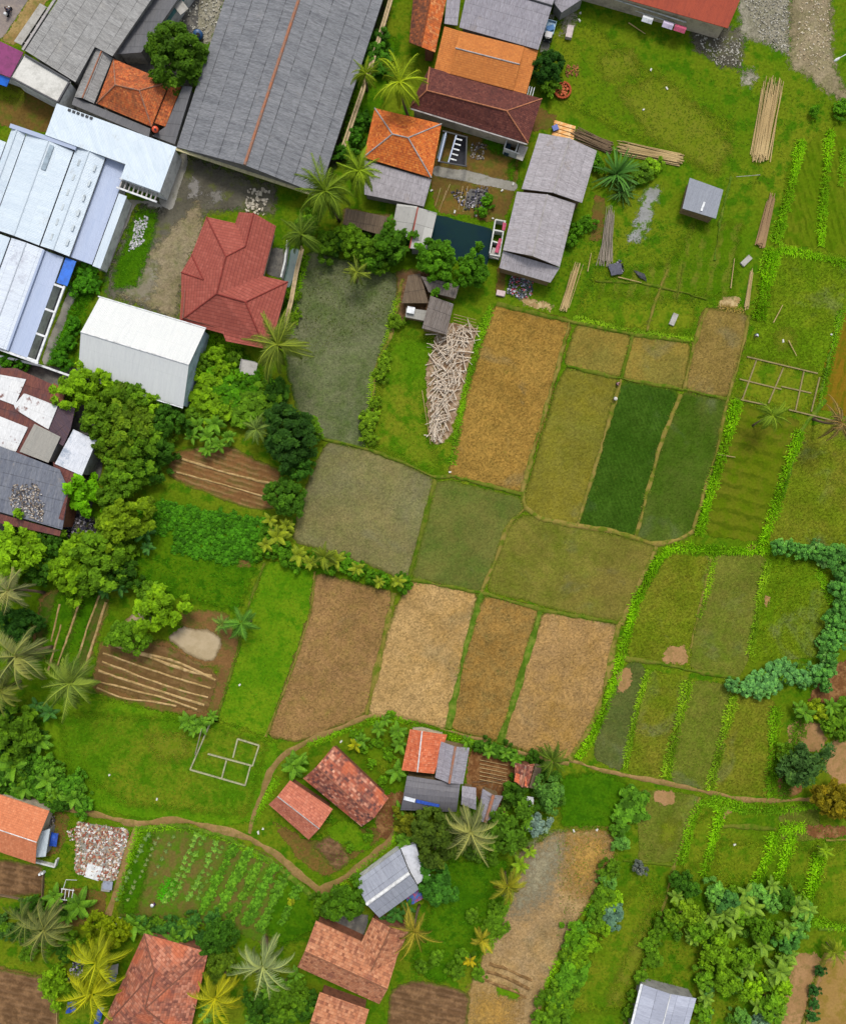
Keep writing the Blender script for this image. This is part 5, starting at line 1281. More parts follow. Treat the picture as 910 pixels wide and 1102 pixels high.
BR = random.Random(21)
def bundle(a, c, w0, w1, n, label, group, layers=3, r=.07, spread=.6, mat=None, name='bamboo_pole', cat='bamboo pole'):
    d = Vector((c[0] - a[0], c[1] - a[1])); L = d.length; d.normalize(); s = Vector((-d.y, d.x))
    for i in range(n):
        f = (i + .5) / n * layers; l = int(f); u = (f - l) * 2 - 1 + BR.uniform(-.08, .08)
        k = 1 - l * .22; e0, e1 = BR.uniform(-.03, .10) * L, BR.uniform(-.16, .08) * L
        p = Vector(a) + d * e0 + s * u * k * w0 / 2; q = Vector(c) + d * e1 + s * (u * k * w1 / 2 + BR.uniform(-spread, spread))
        pole(p, q, .1 + l * .16 + BR.random() * .05, .1 + l * .15 + BR.random() * .08, r * BR.uniform(.8, 1.25), label, group, mat, name, cat)
bundle((817, 173), (832, 88), 22, 20, 56, 'tan bamboo pole in the broad fanned bundle on the upper lawn', 'bamboo poles in the broad bundle', 3, .085, 3.0)
bundle((734, 172), (667, 158), 14, 15, 46, 'tan bamboo pole in the long bundle above the spiky plant', 'bamboo poles beside the barn', 3, .08, 2.0)
bundle((658, 160), (617, 143), 15, 15, 34, 'grey-brown bamboo pole in the short bundle at the barn corner', 'bamboo poles at the barn corner', 3, .08, 3.5, WOODO)
bundle((817, 265), (830, 210), 12, 9, 26, 'brownish bamboo pole in the middle bundle by the bright grass bank', 'bamboo poles in the middle bundle', 3, .08, 1.0, plain('bamboo_brown', (168, 136, 98), .8, .25, 2.0, .2))
bundle((803, 333), (809, 290), 6, 4, 9, 'bamboo pole in the thin bundle above the brown stubble plot', 'bamboo poles in the thin bundle', 2, .07, 1.0)
bundle((606, 334), (621, 286), 10, 9, 20, 'bamboo pole in the bundle below the grey barn', 'bamboo poles below the barn', 3, .075, 2.0)
bundle((650, 285), (657, 225), 18, 7, 26, 'grey split cane in the heap left of the concrete pad', 'canes in the grey heap', 3, .06, 3.0, plain('cane_grey', (164, 152, 136), .9, .25, 2.0, .1), 'cane', 'cane')
for i in range(8):
    a = (596 + i * .2 - (i % 4) * .9, 131 + (i % 4) * 4.2); c = (a[0] + 22, a[1] + 6.5)
    V, F = beam(a, c, .55, .09, .12 + .1 * (i // 4) + .013 * (i % 4)); solo('timber_plank', V, F, WOOD, 'fresh orange plank in the stack at the barn corner', 'plank', 'fresh planks at the barn corner')
V, F = [], []; obox(P(597, 138, .4), 1.0, .9, .35, .4, V, F); solo('sack', V, F, BLUET, 'small blue sack on the stack of fresh planks', 'sack')
# heap of sticks
fields('bare_ground', GM('bark_litter', (150, 122, 96), (128, 104, 78), (172, 150, 124), None, .2, .8, 3, .35, amp=.4), [(474, 345), (514, 352), (498, 420), (484, 470), (470, 480), (462, 470), (458, 400)])
STK = plain('stick_pale', (226, 214, 194), .85, .25, 2.0, .15, c2=(190, 162, 134))
for i in range(285):
    f = BR.random(); cy = 352 + f * 118; wid = 27 * (1 - f * .72); cx = 490 - f * 21 + BR.uniform(-1, 1) * wid * .8
    a = BR.gauss(1.35, .75) if f > .45 else BR.uniform(0, PI); L = BR.uniform(8, 26) * (1 - .3 * f)
    dx, dy = math.cos(a) * L, math.sin(a) * L; z = .1 + .9 * BR.random() * (1 - abs(cx - 490 + f * 21) / 34)
    pole((cx - dx / 2, cy + dy / 2), (cx + dx / 2, cy - dy / 2), z, z + BR.uniform(-.08, .3), .075 * BR.uniform(.5, 1.6), 'crooked pale stick in the big heap beside the golden stubble', 'sticks in the big heap', STK, 'stick', 'stick')
for i in range(4): pole((488, 338 + i * 3.2), (512, 344 + i * 3.2), .5, .5, .05, 'horizontal pole of the rack above the heap of sticks', 'rack poles above the sticks', BAMB)
pole((514, 350), (493, 430), .3, .3, .06, 'straight pale pole along the right side of the stick heap', None)
pole((454, 420), (463, 478), .3, .3, .06, 'straight pale pole along the left side of the stick heap', None)
for a, c, l in (((832, 347), (842, 328), 'single pole lying on the eastern weedy plot'), ((848, 366), (857, 383), 'short pole beside the stones on the eastern plot'), ((786, 310), (790, 278), 'lone upright-lying pole left of the thin bundle'), ((665, 298), (690, 304), 'thin pole lying on the lawn under the cane heap'), ((632, 292), (636, 272), 'white pole beside the bundle below the barn'),
                ((772, 489), (791, 492), 'white plank bridge over the bright grass bank'), ((676, 24), (694, 36), 'loose pole on the upper lawn near the red roof')):
    pole(a, c, .3, .32, .09, l, None, BAMB)
for i, (a, c) in enumerate((((474, 202), (468, 222)), ((484, 198), (477, 216)), ((498, 200), (493, 226)), ((503, 200), (498, 228)), ((480, 205), (472, 228)))):
    pole(a, c, .25, .25, .05, 'thin pole laid across the brown yard above the pond', 'poles in the brown yard')
for i in range(6): pole((516, 818 + i * 4.2), (546, 824 + i * 4.2), .4 + .03 * i, .4, .06, 'pale pole in the rack of the farm timber yard', 'poles in the timber yard')
for i in range(9): pole((508 + BR.uniform(0, 36), 838 + BR.uniform(-8, 12)), (512 + BR.uniform(0, 36), 842 + BR.uniform(-8, 14)), .12, .2, .05, 'short brown stick strewn over the farm timber yard', 'sticks in the timber yard', WOODO, 'stick', 'stick')

# carport frame and wash house in the yard
t = thing('carport', 'open carport with dark blue posts and white cross bars in the yard', 'carport', P(488, 156))
for i, (a, c) in enumerate((((480, 142), (472, 174)), ((491, 145), (482, 176)), ((502, 148), (501, 178)), ((473, 174), (502, 179)), ((476, 141), (503, 148)))): part('frame_bar', *beam(a, c, .22, .2, 2.3 + .01 * i), DARKM if i > 1 else RBLUE, t)
for i in range(5): part('cross_bar', *beam((490 - i * 1.5, 149 + i * 5.4), (497 - i * 1.5, 151 + i * 5.4), .22, .12, 2.1), WHT, t)
mono(t, [(477, 143), (481, 144), (474, 172), (470, 170)], 2.2, plain('carport_sheet', (56, 84, 104), .5, .2), None, t=.05, name='side_sheet')
mono(t, [(491, 146), (503, 149), (500, 177), (483, 175)], .14, plain('carport_floor', (48, 48, 54), .8, .2), None, t=.1, name='floor')
for x, y in ((480, 143), (472, 173), (502, 178), (503, 148)): part('post', *tube([P(x, y, -.05), P(x, y, 2.3)], .07, 6), DARKM, t)
t = thing('wash_house', 'tiny white walled wash house at the maroon roof corner', 'wash house', P(553, 160))
for i, (a, c) in enumerate((((546, 150), (541, 165)), ((541, 165), (557, 171)), ((558, 154), (553, 169)), ((546, 150), (560, 154)))): part('wall', *beam(a, c, .2, 2.0 + .01 * i, -.05), WALLW, t)
mono(t, [(546, 151), (551, 152), (547, 166), (542, 164)], .9, plain('tank_water', (40, 70, 88), .15, .1, 1, .5), None, t=.9, name='water_tank')
mono(t, [(559, 155), (568, 158), (562, 173), (555, 170)], 1.9, CONC, None, t=.12, name='flat_roof')
t = thing('wash_place', 'white walled wash place with pink cloths beside the dark pond', 'wash place', P(535, 258))
for i, (a, c) in enumerate((((532, 240), (526, 276)), ((542, 242), (536, 280)), ((532, 240), (543, 242)), ((530, 251), (541, 253)), ((529, 263), (539, 266)), ((526, 277), (537, 279)))): part('wall', *beam(a, c, .22, 1.7 + .01 * i, -.05), WALLW, t)
mono(t, [(530, 266), (538, 268), (536, 279), (527, 276)], 1.4, CONC, None, t=.1, name='slab')
for pts_, l in (([(541, 239), (545, 240), (543, 248), (540, 247)], 'bright pink cloth over the top corner of the wash place'), ([(537, 256), (540, 257), (536, 272), (532, 271)], 'long crimson cloth hanging on the wash place wall')):
    V = [P(x, y, 1.82) for x, y in pts_]; V += [v - Vector((0, 0, .06)) for v in V]; solo('cloth', V, [[3, 2, 1, 0], [4, 5, 6, 7], [0, 1, 5, 4], [1, 2, 6, 5], [2, 3, 7, 6], [3, 0, 4, 7]], PINKC, l, 'cloth')
V, F = [], []; obox(P(538.5, 316, .0), 1.5, .9, .5, -.2, V, F); solo('crate', V, F, plain('crate_pink', (214, 190, 186), .8, .1), 'pale pinkish crate at the corner of the gold field', 'crate')
chunks('rubbish', [(548, 300), (556, 294), (574, 300), (572, 318), (560, 322), (545, 316)], 420, .28, tint_mat('rubbish_colours', [(190, 190, 196), (90, 96, 110), (60, 62, 66), (200, 90, 110), (150, 156, 168), (110, 120, 90)]), .45, 'heap of household rubbish below the grey barn')
chunks('rubble', [(84, 884), (140, 893), (124, 950), (80, 940)], 950, .38, RUB, .25, 'white and red brick rubble covering the plot')
chunks('rubble', [(72, 893), (84, 890), (86, 902), (76, 906)], 60, .3, RUB, .15, 'small spill of pale rubble left of the rubble plot')
V, F = [], []; obox(P(101, 938, 0), 2.6, 2.4, .3, -.3, V, F); solo('slab', V, F, plain('slab_bright', (230, 232, 230), .8, .08), 'clean white slab lying in the red rubble', 'slab')
chunks('rubble', [(268, 198), (290, 205), (284, 232), (262, 226)], 70, .5, tint_mat('pale_rubble', [(216, 206, 184), (200, 190, 170), (180, 170, 150)]), .2, 'pale broken concrete beside the muddy yard')
chunks('rubble', [(146, 236), (160, 232), (154, 262), (138, 272)], 170, .3, tint_mat('grey_rubble', [(196, 194, 196), (170, 168, 172), (214, 212, 212)]), .15, 'grey rubble strewn on the grass by the factory')
chunks('rubbish', [(70, 552), (100, 556), (108, 580), (92, 594), (68, 580)], 380, .4, DRK, .35, 'dark heap of scrap beside the workshop')
chunks('rubbish', [(484, 206), (525, 200), (520, 226), (500, 226)], 160, .3, DRK, .15, 'dark ash and scrap in the brown yard')
chunks('rubbish', [(508, 152), (524, 156), (520, 172), (505, 170)], 90, .28, SCR, .15, 'scraps beside the carport')
chunks('gravel', [(190, -4), (240, -4), (236, 20), (214, 60), (190, 40)], 300, .3, tint_mat('gravel_tints', [(190, 186, 172), (160, 156, 142), (130, 126, 112)]), .1, 'broken gravel of the grey yard')
chunks('gravel', [(800, 0), (850, 0), (848, 60), (820, 44)], 320, .25, tint_mat('gravel_tints', [(190, 186, 172)]), .08, 'gravel beside the sandy track')
chunks('gravel', [(745, 36), (795, 40), (800, 70), (770, 70)], 220, .25, tint_mat('gravel_tints', [(190, 186, 172)]), .06, 'gravel under the red roof corner')
chunks('gravel', [(862, 0), (892, 0), (895, 60), (880, 80), (855, 60)], 200, .25, tint_mat('sand_tints', [(196, 180, 150), (170, 150, 118), (206, 196, 172)]), .06, 'loose stones on the sandy track')
chunks('rubbish', [(36, 873), (60, 878), (56, 895), (46, 892)], 120, .3, SCR, .25, 'grey scrap heap beside the small pale porch')
chunks('rubbish', [(78, 1022), (92, 1026), (88, 1056), (74, 1056)], 130, .3, DRK, .25, 'dark rubbish under the yellow palms')
chunks('straw_litter', [(660, 282), (668, 280), (672, 292), (664, 294)], 50, .3, DRK, .4, 'dark plastic scraps at the foot of the cane heap')

# small single things
def obx(name, label, cat, x, y, lx, ly, lz, ang, mat, z=-.02, group=None):
    V, F = [], []; obox(P(x, y, z), lx, ly, lz, ang, V, F); return solo(name, V, F, mat, label, cat, group)
def lidbox(name, label, cat, x, y, lx, ly, lz, ang, mat, lid, over=.12):
    t = thing(name, label, cat, P(x, y)); V, F = [], []; obox(P(x, y, -.02), lx, ly, lz, ang, V, F); part('body', V, F, mat, t)
    V, F = [], []; obox(P(x, y, lz - .015), lx + over, ly + over, .12, ang, V, F); part('lid', V, F, lid, t); return t
lidbox('water_cistern', 'pale square concrete cistern in the greenery below the palm', 'cistern', 268, 396, 2.5, 2.1, 1.6, -.2, WALLG, CONC)
lidbox('water_cistern', 'small grey box at the corner of the rubble plot', 'cistern', 116, 953, 1.5, 1.3, .9, -.12, WALLG, plain('lid_bluegrey', (150, 156, 170), .7, .1))
lidbox('equipment_box', 'grey rooftop box by the teal walkway at the top edge', 'box', 195, 8, 1.8, 1.6, 2.8, -.9, WALLG, CONC)
lidbox('chicken_coop', 'slim white coop beside the small dark red roof', 'coop', 569, 866, 1.0, 2.6, 1.1, -.15, WALLW, WHT)
t = thing('water_tank', 'dark blue tank behind the round tree', 'tank', P(213, 37))
part('drum', *tube([P(213, 37, -.05), P(213, 37, .3), P(213, 37, 1.7), P(213, 37, 1.9)], [.8, .85, .85, .7], 16), plain('tank_blue', (40, 84, 130), .4, .1, 1, .4), t, True)
part('lid', *tube([P(213, 37, 1.9), P(213, 37, 2.02)], [.35, .3], 12), DARKM, t)
t = thing('water_tank', 'small orange tank at the lower corner of the mossy orange roof', 'tank', P(167, 139))
part('drum', *tube([P(167, 139, -.05), P(167, 139, 3.6), P(167, 139, 4.7), P(167, 139, 4.9)], [.5, .55, .55, .4], 14), plain('tank_orange', (224, 84, 40), .4, .1, 1, .4), t, True)
part('lid', *tube([P(167, 139, 4.9), P(167, 139, 5.0)], [.2, .18], 10), DARKM, t)
t = thing('brick_kiln', 'round ring of red bricks on the upper lawn', 'kiln', P(605, 97))
V, F = [], []
for k in range(22):
    a = 2 * PI * k / 22
    for l in range(2): obox(P(605, 97, -.02 + l * .3) + Vector((math.cos(a + l * .14) * 1.35, math.sin(a + l * .14) * 1.35, 0)), .36, .3, .28, a + PI / 2, V, F)
part('ring', V, F, plain('brick_red', (176, 84, 52), .9, .3, 3, .1), t)
V, F = [], []
for k in range(60):
    a, r = BR.uniform(0, 6.28), 1.15 * BR.random() ** .5; obox(P(605, 97, .02 + BR.random() * .35) + Vector((math.cos(a) * r, math.sin(a) * r, 0)), .34, .22, .16, BR.uniform(0, 3), V, F)
part('fill', V, F, plain('brick_fill', (200, 110, 70), .9, .4, 4, .1, c2=(150, 70, 48)), t)
chunks('rubble', [(608, 70), (622, 70), (622, 82), (608, 84)], 60, .3, tint_mat('brick_bits', [(150, 96, 60), (176, 112, 70), (120, 84, 50)]), .15, 'scatter of brown brick bits above the brick ring')
# laundry at the red house
for x, y, w, m_, l in ((697, 19, 1.8, WHT, 'white laundry sheet on the porch rail of the red roof'), (719, 25, 1.8, plain('cloth_lilac', (214, 200, 222), .9, .1), 'lilac laundry sheet on the porch rail'), (732, 29, 2.0, PINKC, 'pink laundry sheet on the porch rail')):
    V = []; p = P(x, y, 2.8); d = Vector((.95, -.31, 0)) * w / 2; s = Vector((.31, .95, 0))
    for k, (o_, zz) in enumerate(((-.6, -.35), (-.1, .02), (.1, .02), (.6, -.35))): V += [p - d + s * o_ + Vector((0, 0, zz)), p + d + s * o_ + Vector((0, 0, zz))]
    n_ = len(V); V += [v - Vector((0, 0, .03)) for v in V]
    F = [[2 * i, 2 * i + 1, 2 * i + 3, 2 * i + 2] for i in range(3)] + [[n_ + 2 * i, n_ + 2 * i + 2, n_ + 2 * i + 3, n_ + 2 * i + 1] for i in range(3)] + [[0, n_, n_ + 1, 1], [6, 7, n_ + 7, n_ + 6]]
    solo('laundry', V, F, m_, l, 'laundry')
# street lamp
t = thing('street_lamp', 'white street lamp leaning over the grass by the sandy track', 'street lamp', P(912, 58))
part('pole', *tube([P(914, 56, -.05), P(914, 56, 4), P(912, 57, 5.6), P(903, 62, 6)], [.09, .08, .07, .06], 8), WHT, t, True)
part('lamp_head', *tube([P(903, 62, 6.0), P(900, 64, 6.0), P(897, 65.5, 5.95)], [.16, .26, .12], 8), WHT, t, True)
t = thing('street_lamp', 'thin grey pole with a cross arm on the lawn right of the hut', 'pole', P(813, 190))
part('pole', *tube([P(817, 188, -.05), P(817, 188, 5)], [.08, .06], 8), CAPG, t); part('arm', *tube([P(792, 190, 4.9), P(817, 188, 5)], [.04, .05], 6), CAPG, t)
# tarps and barrels
def tarp(label, pts_, z, mat=BLUET, name='tarp', cat='tarp'):
    rr = random.Random(int(pts_[0][0])); n = 6; V = []; a, b_, c, d = [P(x, y, z) for x, y in pts_]
    for i in range(n + 1):
        for j in range(n + 1):
            u, v = i / n, j / n; p = (a * (1 - u) + b_ * u) * (1 - v) + (d * (1 - u) + c * u) * v; p.z = z + .12 * rr.uniform(-1, 1) - .25 * (abs(u - .5) + abs(v - .5)); V.append(p)
    m0 = len(V); F = [[i * (n + 1) + j, (i + 1) * (n + 1) + j, (i + 1) * (n + 1) + j + 1, i * (n + 1) + j + 1] for i in range(n) for j in range(n)]
    V += [v - Vector((0, 0, .03)) for v in V]; F += [[q + m0 for q in reversed(f)] for f in F]
    solo(name, V, F, mat, label, cat, None, True)
tarp('deep blue tarp hung beside the small pale porch', [(54, 896), (62, 898), (60, 912), (51, 911)], 1.4)
tarp('blue tarp under the palm fronds at the bottom edge', [(72, 1080), (82, 1078), (81, 1090), (70, 1092)], .9)
tarp('blue and white cloth at the foot of the weathered red roof', [(105, 1086), (112, 1084), (107, 1102), (100, 1104)], 1.2)
tarp('dark blue sheet beside the weathered red roof', [(112, 1052), (125, 1048), (124, 1058), (113, 1060)], 1.6)
tarp('pale sheet beside the yellow palms', [(108, 1042), (127, 1038), (126, 1050), (112, 1052)], 1.7, RSILV)
tarp('blue tarp under the banana plants by the white frame', [(61, 972), (73, 974), (72, 981), (60, 979)], .8)
tarp('blue and red tarp beneath the eave of the grey-white house', [(436, 966), (452, 958), (455, 968), (440, 976)], 1.3, plain('tarp_mixed', (30, 110, 180), .6, .2, 2.5, .3, c2=(190, 60, 60)))
tarp('dark plastic sheet crumpled on the lawn below the concrete pad', [(682, 290), (694, 294), (696, 302), (688, 298)], .5, DARKM)
tarp('grey cloth heap at the foot of the cane heap', [(654, 284), (668, 282), (670, 294), (658, 296)], .7, plain('cloth_dark', (96, 96, 108), .9, .3, 3))
obx('bench', 'white plank lying under the yellow banana plant', 'plank', 382, 797, .5, 1.5, .3, .6, WHT)
obx('table', 'pale table standing on the lawn beside the small truck', 'table', 612, 36, 1.1, 2.1, .75, -.2, plain('table_pale', (206, 190, 186), .8, .15))
obx('board', 'small white board lying across the ditch in the shrubs', 'board', 259, 455, 3.0, .35, .3, -.25, WHT)
obx('trough', 'grey stone trough on the small lawn plots', 'trough', 724, 344, .9, 2.1, .4, -.4, CONC)
obx('boat_shell', 'pale grey boat-shaped tub near the thin pole bundle', 'tub', 802, 281, .9, 2.0, .4, -.8, CONC)
t = thing('drying_frame', 'white barred frame standing among the banana plants', 'frame', P(73, 962))
for i in range(4): part('bar', *beam((67 + i * 4, 957), (65.5 + i * 4, 968), .12, .1, 1.6), WHT, t)
part('rail', *join_vf([beam((66, 956.5), (80, 958.5), .12, .1, 1.72), beam((64.5, 968), (79, 969.5), .12, .1, 1.73)]), WHT, t)
pole((68, 957), (71, 947), 1.7, .4, .05, 'white leaning pole above the barred frame', None, WHT, 'pole', 'pole'); pole((71, 947), (83, 947.5), .6, .6, .05, 'white horizontal pole beside the rubble plot', None, WHT, 'pole', 'pole')
for i, (x, y) in enumerate(((45, 939), (48, 938))): obx('post', 'short white post at the garden corner below the orange roof', 'post', x, y, .35, .35, .9, .3, WHT, group='white corner posts')
rail('fence', 'thin cane fence down the garden below the orange roof', 'fence', [(48, 940), (47, 968), (46, 985)], .1, .8, WOODO)
rail('fence', 'low board fence across the dark soil plot', 'fence', [(-10, 960), (20, 966), (46, 972)], .12, .6, WOODO)
pole((210, 812), (217, 784), .2, 4.0, .09, 'pale leaning trunk between the papaya plants and the foundation', None, plain('trunk_pale', (186, 172, 150), .9, .2), 'pole', 'pole')
pole((61, 1102), (61, 1086), .3, .3, .05, 'thin pale pole at the bottom edge', None, BAMB)
stones = [(118, 834), (169, 860), (623, 22), (624, 14), (700, 75), (717, 95), (692, 118), (642, 893), (617, 894), (378, 787), (367, 798), (278, 896), (283, 892), (258, 737), (842, 367), (894, 360), (540, 205), (508, 222), (496, 212), (464, 205), (489, 228), (512, 232), (790, 909), (552, 198), (530, 235), (484, 508)]
sm = None
for i, (x, y) in enumerate(stones):
    if sm is None:
        V, F = [], []; obox((0, 0, 0), .34, .28, .2, .3, V, F); V = [v + Vector((BR.uniform(-.05, .05), BR.uniform(-.05, .05), 0)) for v in V]; sm = pymesh('stone', V, F, STONE)
    o = put('stone', sm, None, P(x, y)); o.rotation_euler = (0, 0, i); o.scale = (.9 + .3 * (i % 3), 1, 1); tag(o, 'small white stone or scrap lying in the open', 'stone', 'small white stones')

# ------------------------------------------------------------------ vehicles
def rbox(V, F, c, lx, ly, lz, ang, top=.85, fz=.55):
    """body with a drawn-in upper edge"""
    ca, sa = math.cos(ang), math.sin(ang); b0 = len(V)
    for z, k in ((0, .94), (fz * .3, 1), (fz, 1), (1, top)):
        for sx, sy in ((-1, -.8), (-.8, -1), (.8, -1), (1, -.8), (1, .8), (.8, 1), (-.8, 1), (-1, .8)):
            x, y = sx * lx / 2 * k, sy * ly / 2 * k; V.append(Vector(c) + Vector((ca * x - sa * y, sa * x + ca * y, z * lz)))
    for l in range(3):
        for k in range(8): F.append([b0 + l * 8 + k, b0 + l * 8 + (k + 1) % 8, b0 + l * 8 + 8 + (k + 1) % 8, b0 + l * 8 + 8 + k])
    F.append([b0 + 24 + k for k in range(8)]); F.append([b0 + 7 - k for k in range(8)])
def local(c, ang, x, y, z=0): return Vector(c) + Vector((math.cos(ang) * x - math.sin(ang) * y, math.sin(ang) * x + math.cos(ang) * y, z))
TYRE = plain('tyre', (34, 34, 36), .9, .2, 4, .1); GLASS = plain('windscreen', (40, 52, 62), .08, .05, 1, .6)
def truck(px, py, ang):
    c = P(px, py); t = thing('pickup_truck', 'small truck with pale blue load bed and dark cab beside the grey roofs', 'truck', c)
    V, F = [], []; rbox(V, F, local(c, ang, 1.25, 0, .35), 1.25, 1.5, 1.35, ang, .8); part('cab', V, F, plain('cab_dark', (36, 44, 66), .35, .08, 1, .5), t)
    V, F = [], []; rbox(V, F, local(c, ang, 1.72, 0, 1.02), .35, 1.25, .55, ang, .7); part('windscreen', V, F, GLASS, t)
    V, F = [], []; obox(local(c, ang, -.55, 0, .5), 2.35, 1.5, .12, ang, V, F)
    for s in (-1, 1): obox(local(c, ang, -.55, s * .72, .62), 2.35, .07, .35, ang, V, F)
    for s in (-1, 1): obox(local(c, ang, -.55 + s * 1.14, 0, .624), .07, 1.37, .34, ang, V, F)
    part('load_bed', V, F, plain('bed_blue', (164, 202, 226), .5, .08, 1, .3), t)
    for x in (1.25, -1.1):
        for s in (-1, 1): part('wheel', *tube([local(c, ang, x, s * .6, .3), local(c, ang, x, s * .8, .3)], [.3, .3], 14), TYRE, t)
    for s in (-1, 1): V, F = [], []; obox(local(c, ang, 1.87, s * .5, .7), .06, .25, .15, ang, V, F); part('headlight', V, F, WHT, t)
truck(590.5, 35.5, math.radians(-105))
V, F = [], []; obox(local(P(590.5, 35.5), math.radians(-105), -.4, 0, .625), 1.3, .9, .3, .3, V, F); solo('sack', V, F, plain('sack_blue', (96, 140, 190), .9, .2, 2), 'blue sack lying in the load bed of the small truck', 'sack')
def motorbike(px, py, ang):
    c = P(px, py); t = thing('motorbike', 'dark blue motorbike ridden along the road', 'motorbike', c)
    V, F = [], []; rbox(V, F, local(c, ang, .05, 0, .35), 1.25, .36, .45, ang, .6); part('body', V, F, plain('bike_blue', (30, 36, 66), .4, .1, 1, .4), t)
    V, F = [], []; rbox(V, F, local(c, ang, -.3, 0, .78), .7, .3, .12, ang); part('seat', V, F, TYRE, t)
    for x in (.65, -.62): part('wheel', *tube([local(c, ang, x, -.06, .3), local(c, ang, x, .06, .3)], [.3, .3], 14), TYRE, t)
    part('handlebar', *tube([local(c, ang, .42, -.36, 1.0), local(c, ang, .5, 0, .98), local(c, ang, .42, .36, 1.0)], [.03, .03, .03], 6), DARKM, t)
    V, F = [], []; rbox(V, F, local(c, ang, .62, 0, .75), .2, .22, .2, ang); part('headlight', V, F, WHT, t)
    V, F = [], []; rbox(V, F, local(c, ang, -.75, 0, .75), .45, .5, .4, ang); part('carrier_box', V, F, WHT, t)
MB = math.radians(65)
motorbike(11, 14, MB)
def handcart(px, py, ang):
    c = P(px, py); t = thing('handcart', 'white handcart parked beside the vegetable garden', 'cart', c)
    V, F = [], []; obox(local(c, ang, 0, 0, .35), 1.5, 1.0, .08, ang, V, F); obox(local(c, ang, 0, .5, .43), 1.5, .06, .35, ang, V, F); obox(local(c, ang, 0, -.5, .43), 1.5, .06, .35, ang, V, F); obox(local(c, ang, -.72, 0, .434), .06, .93, .34, ang, V, F)
    part('tray', V, F, WHT, t)
    for s in (-1, 1): part('handle', *tube([local(c, ang, .7, s * .42, .5), local(c, ang, 1.6, s * .36, .8)], [.035, .03], 6), WOODO, t); part('wheel', *tube([local(c, ang, -.1, s * .56, .3), local(c, ang, -.1, s * .63, .3)], [.32, .32], 14), TYRE, t)
handcart(127, 990, .2)

# ------------------------------------------------------------------ people
SKIN = plain('skin', (150, 104, 78), .6, .08, 6, .3); HAIR = plain('hair', (28, 24, 24), .6, .1, 6, .3)
def skinned(name, joints, edges, radii, mat, parent, sub=2):
    me = bpy.data.meshes.new(name); me.from_pydata([tuple(j) for j in joints], edges, []); me.materials.append(mat)
    o = put(name, me, parent)
    m = o.modifiers.new('skin', 'SKIN'); m.use_smooth_shade = True
    lay = me.skin_vertices[0] if me.skin_vertices else None
    if lay is None:
        bm = __import__('bmesh').new(); bm.from_mesh(me); bm.verts.layers.skin.verify(); bm.to_mesh(me); bm.free(); lay = me.skin_vertices[0]
    for i, r in enumerate(radii): lay.data[i].radius = (r, r)
    lay.data[0].use_root = True
    s = o.modifiers.new('sub', 'SUBSURF'); s.levels = sub; s.render_levels = sub
    return o
POSES = {  # pelvis chest neck head | L sh el wr | R sh el wr | L hip kn an toe | R hip kn an toe
 'stoop': [(0, 0, .88), (.24, 0, 1.16), (.38, 0, 1.26), (.52, 0, 1.27), (.3, .19, 1.2), (.4, .24, .92), (.52, .2, .68), (.3, -.19, 1.2), (.42, -.24, .92), (.56, -.18, .7), (0, .11, .84), (.06, .14, .46), (-.03, .15, .07), (.15, .17, .03), (0, -.11, .84), (.02, -.14, .46), (-.1, -.15, .07), (.08, -.17, .03)],
 'squat': [(0, 0, .3), (.14, 0, .64), (.22, 0, .82), (.3, 0, .96), (.16, .19, .74), (.3, .26, .5), (.5, .16, .34), (.16, -.19, .74), (.3, -.26, .5), (.5, -.16, .36), (0, .12, .28), (.36, .2, .48), (.14, .18, .07), (.32, .21, .03), (0, -.12, .28), (.36, -.2, .48), (.14, -.18, .07), (.32, -.21, .03)],
 'ride': [(0, 0, .9), (.1, 0, 1.24), (.12, 0, 1.44), (.16, 0, 1.6), (.1, .2, 1.36), (.3, .3, 1.14), (.52, .32, 1.06), (.1, -.2, 1.36), (.3, -.3, 1.14), (.52, -.32, 1.06), (.02, .13, .86), (.4, .22, .8), (.22, .2, .38), (.4, .22, .33), (.02, -.13, .86), (.4, -.22, .8), (.22, -.2, .38), (.4, -.22, .33)]}
E_BODY = [(0, 1), (1, 2), (2, 3), (1, 4), (4, 5), (5, 6), (1, 7), (7, 8), (8, 9), (0, 10), (10, 11), (11, 12), (12, 13), (0, 14), (14, 15), (15, 16), (16, 17)]
R_BODY = [.135, .15, .06, .105, .065, .048, .034, .065, .048, .034, .09, .062, .042, .036, .09, .062, .042, .036]
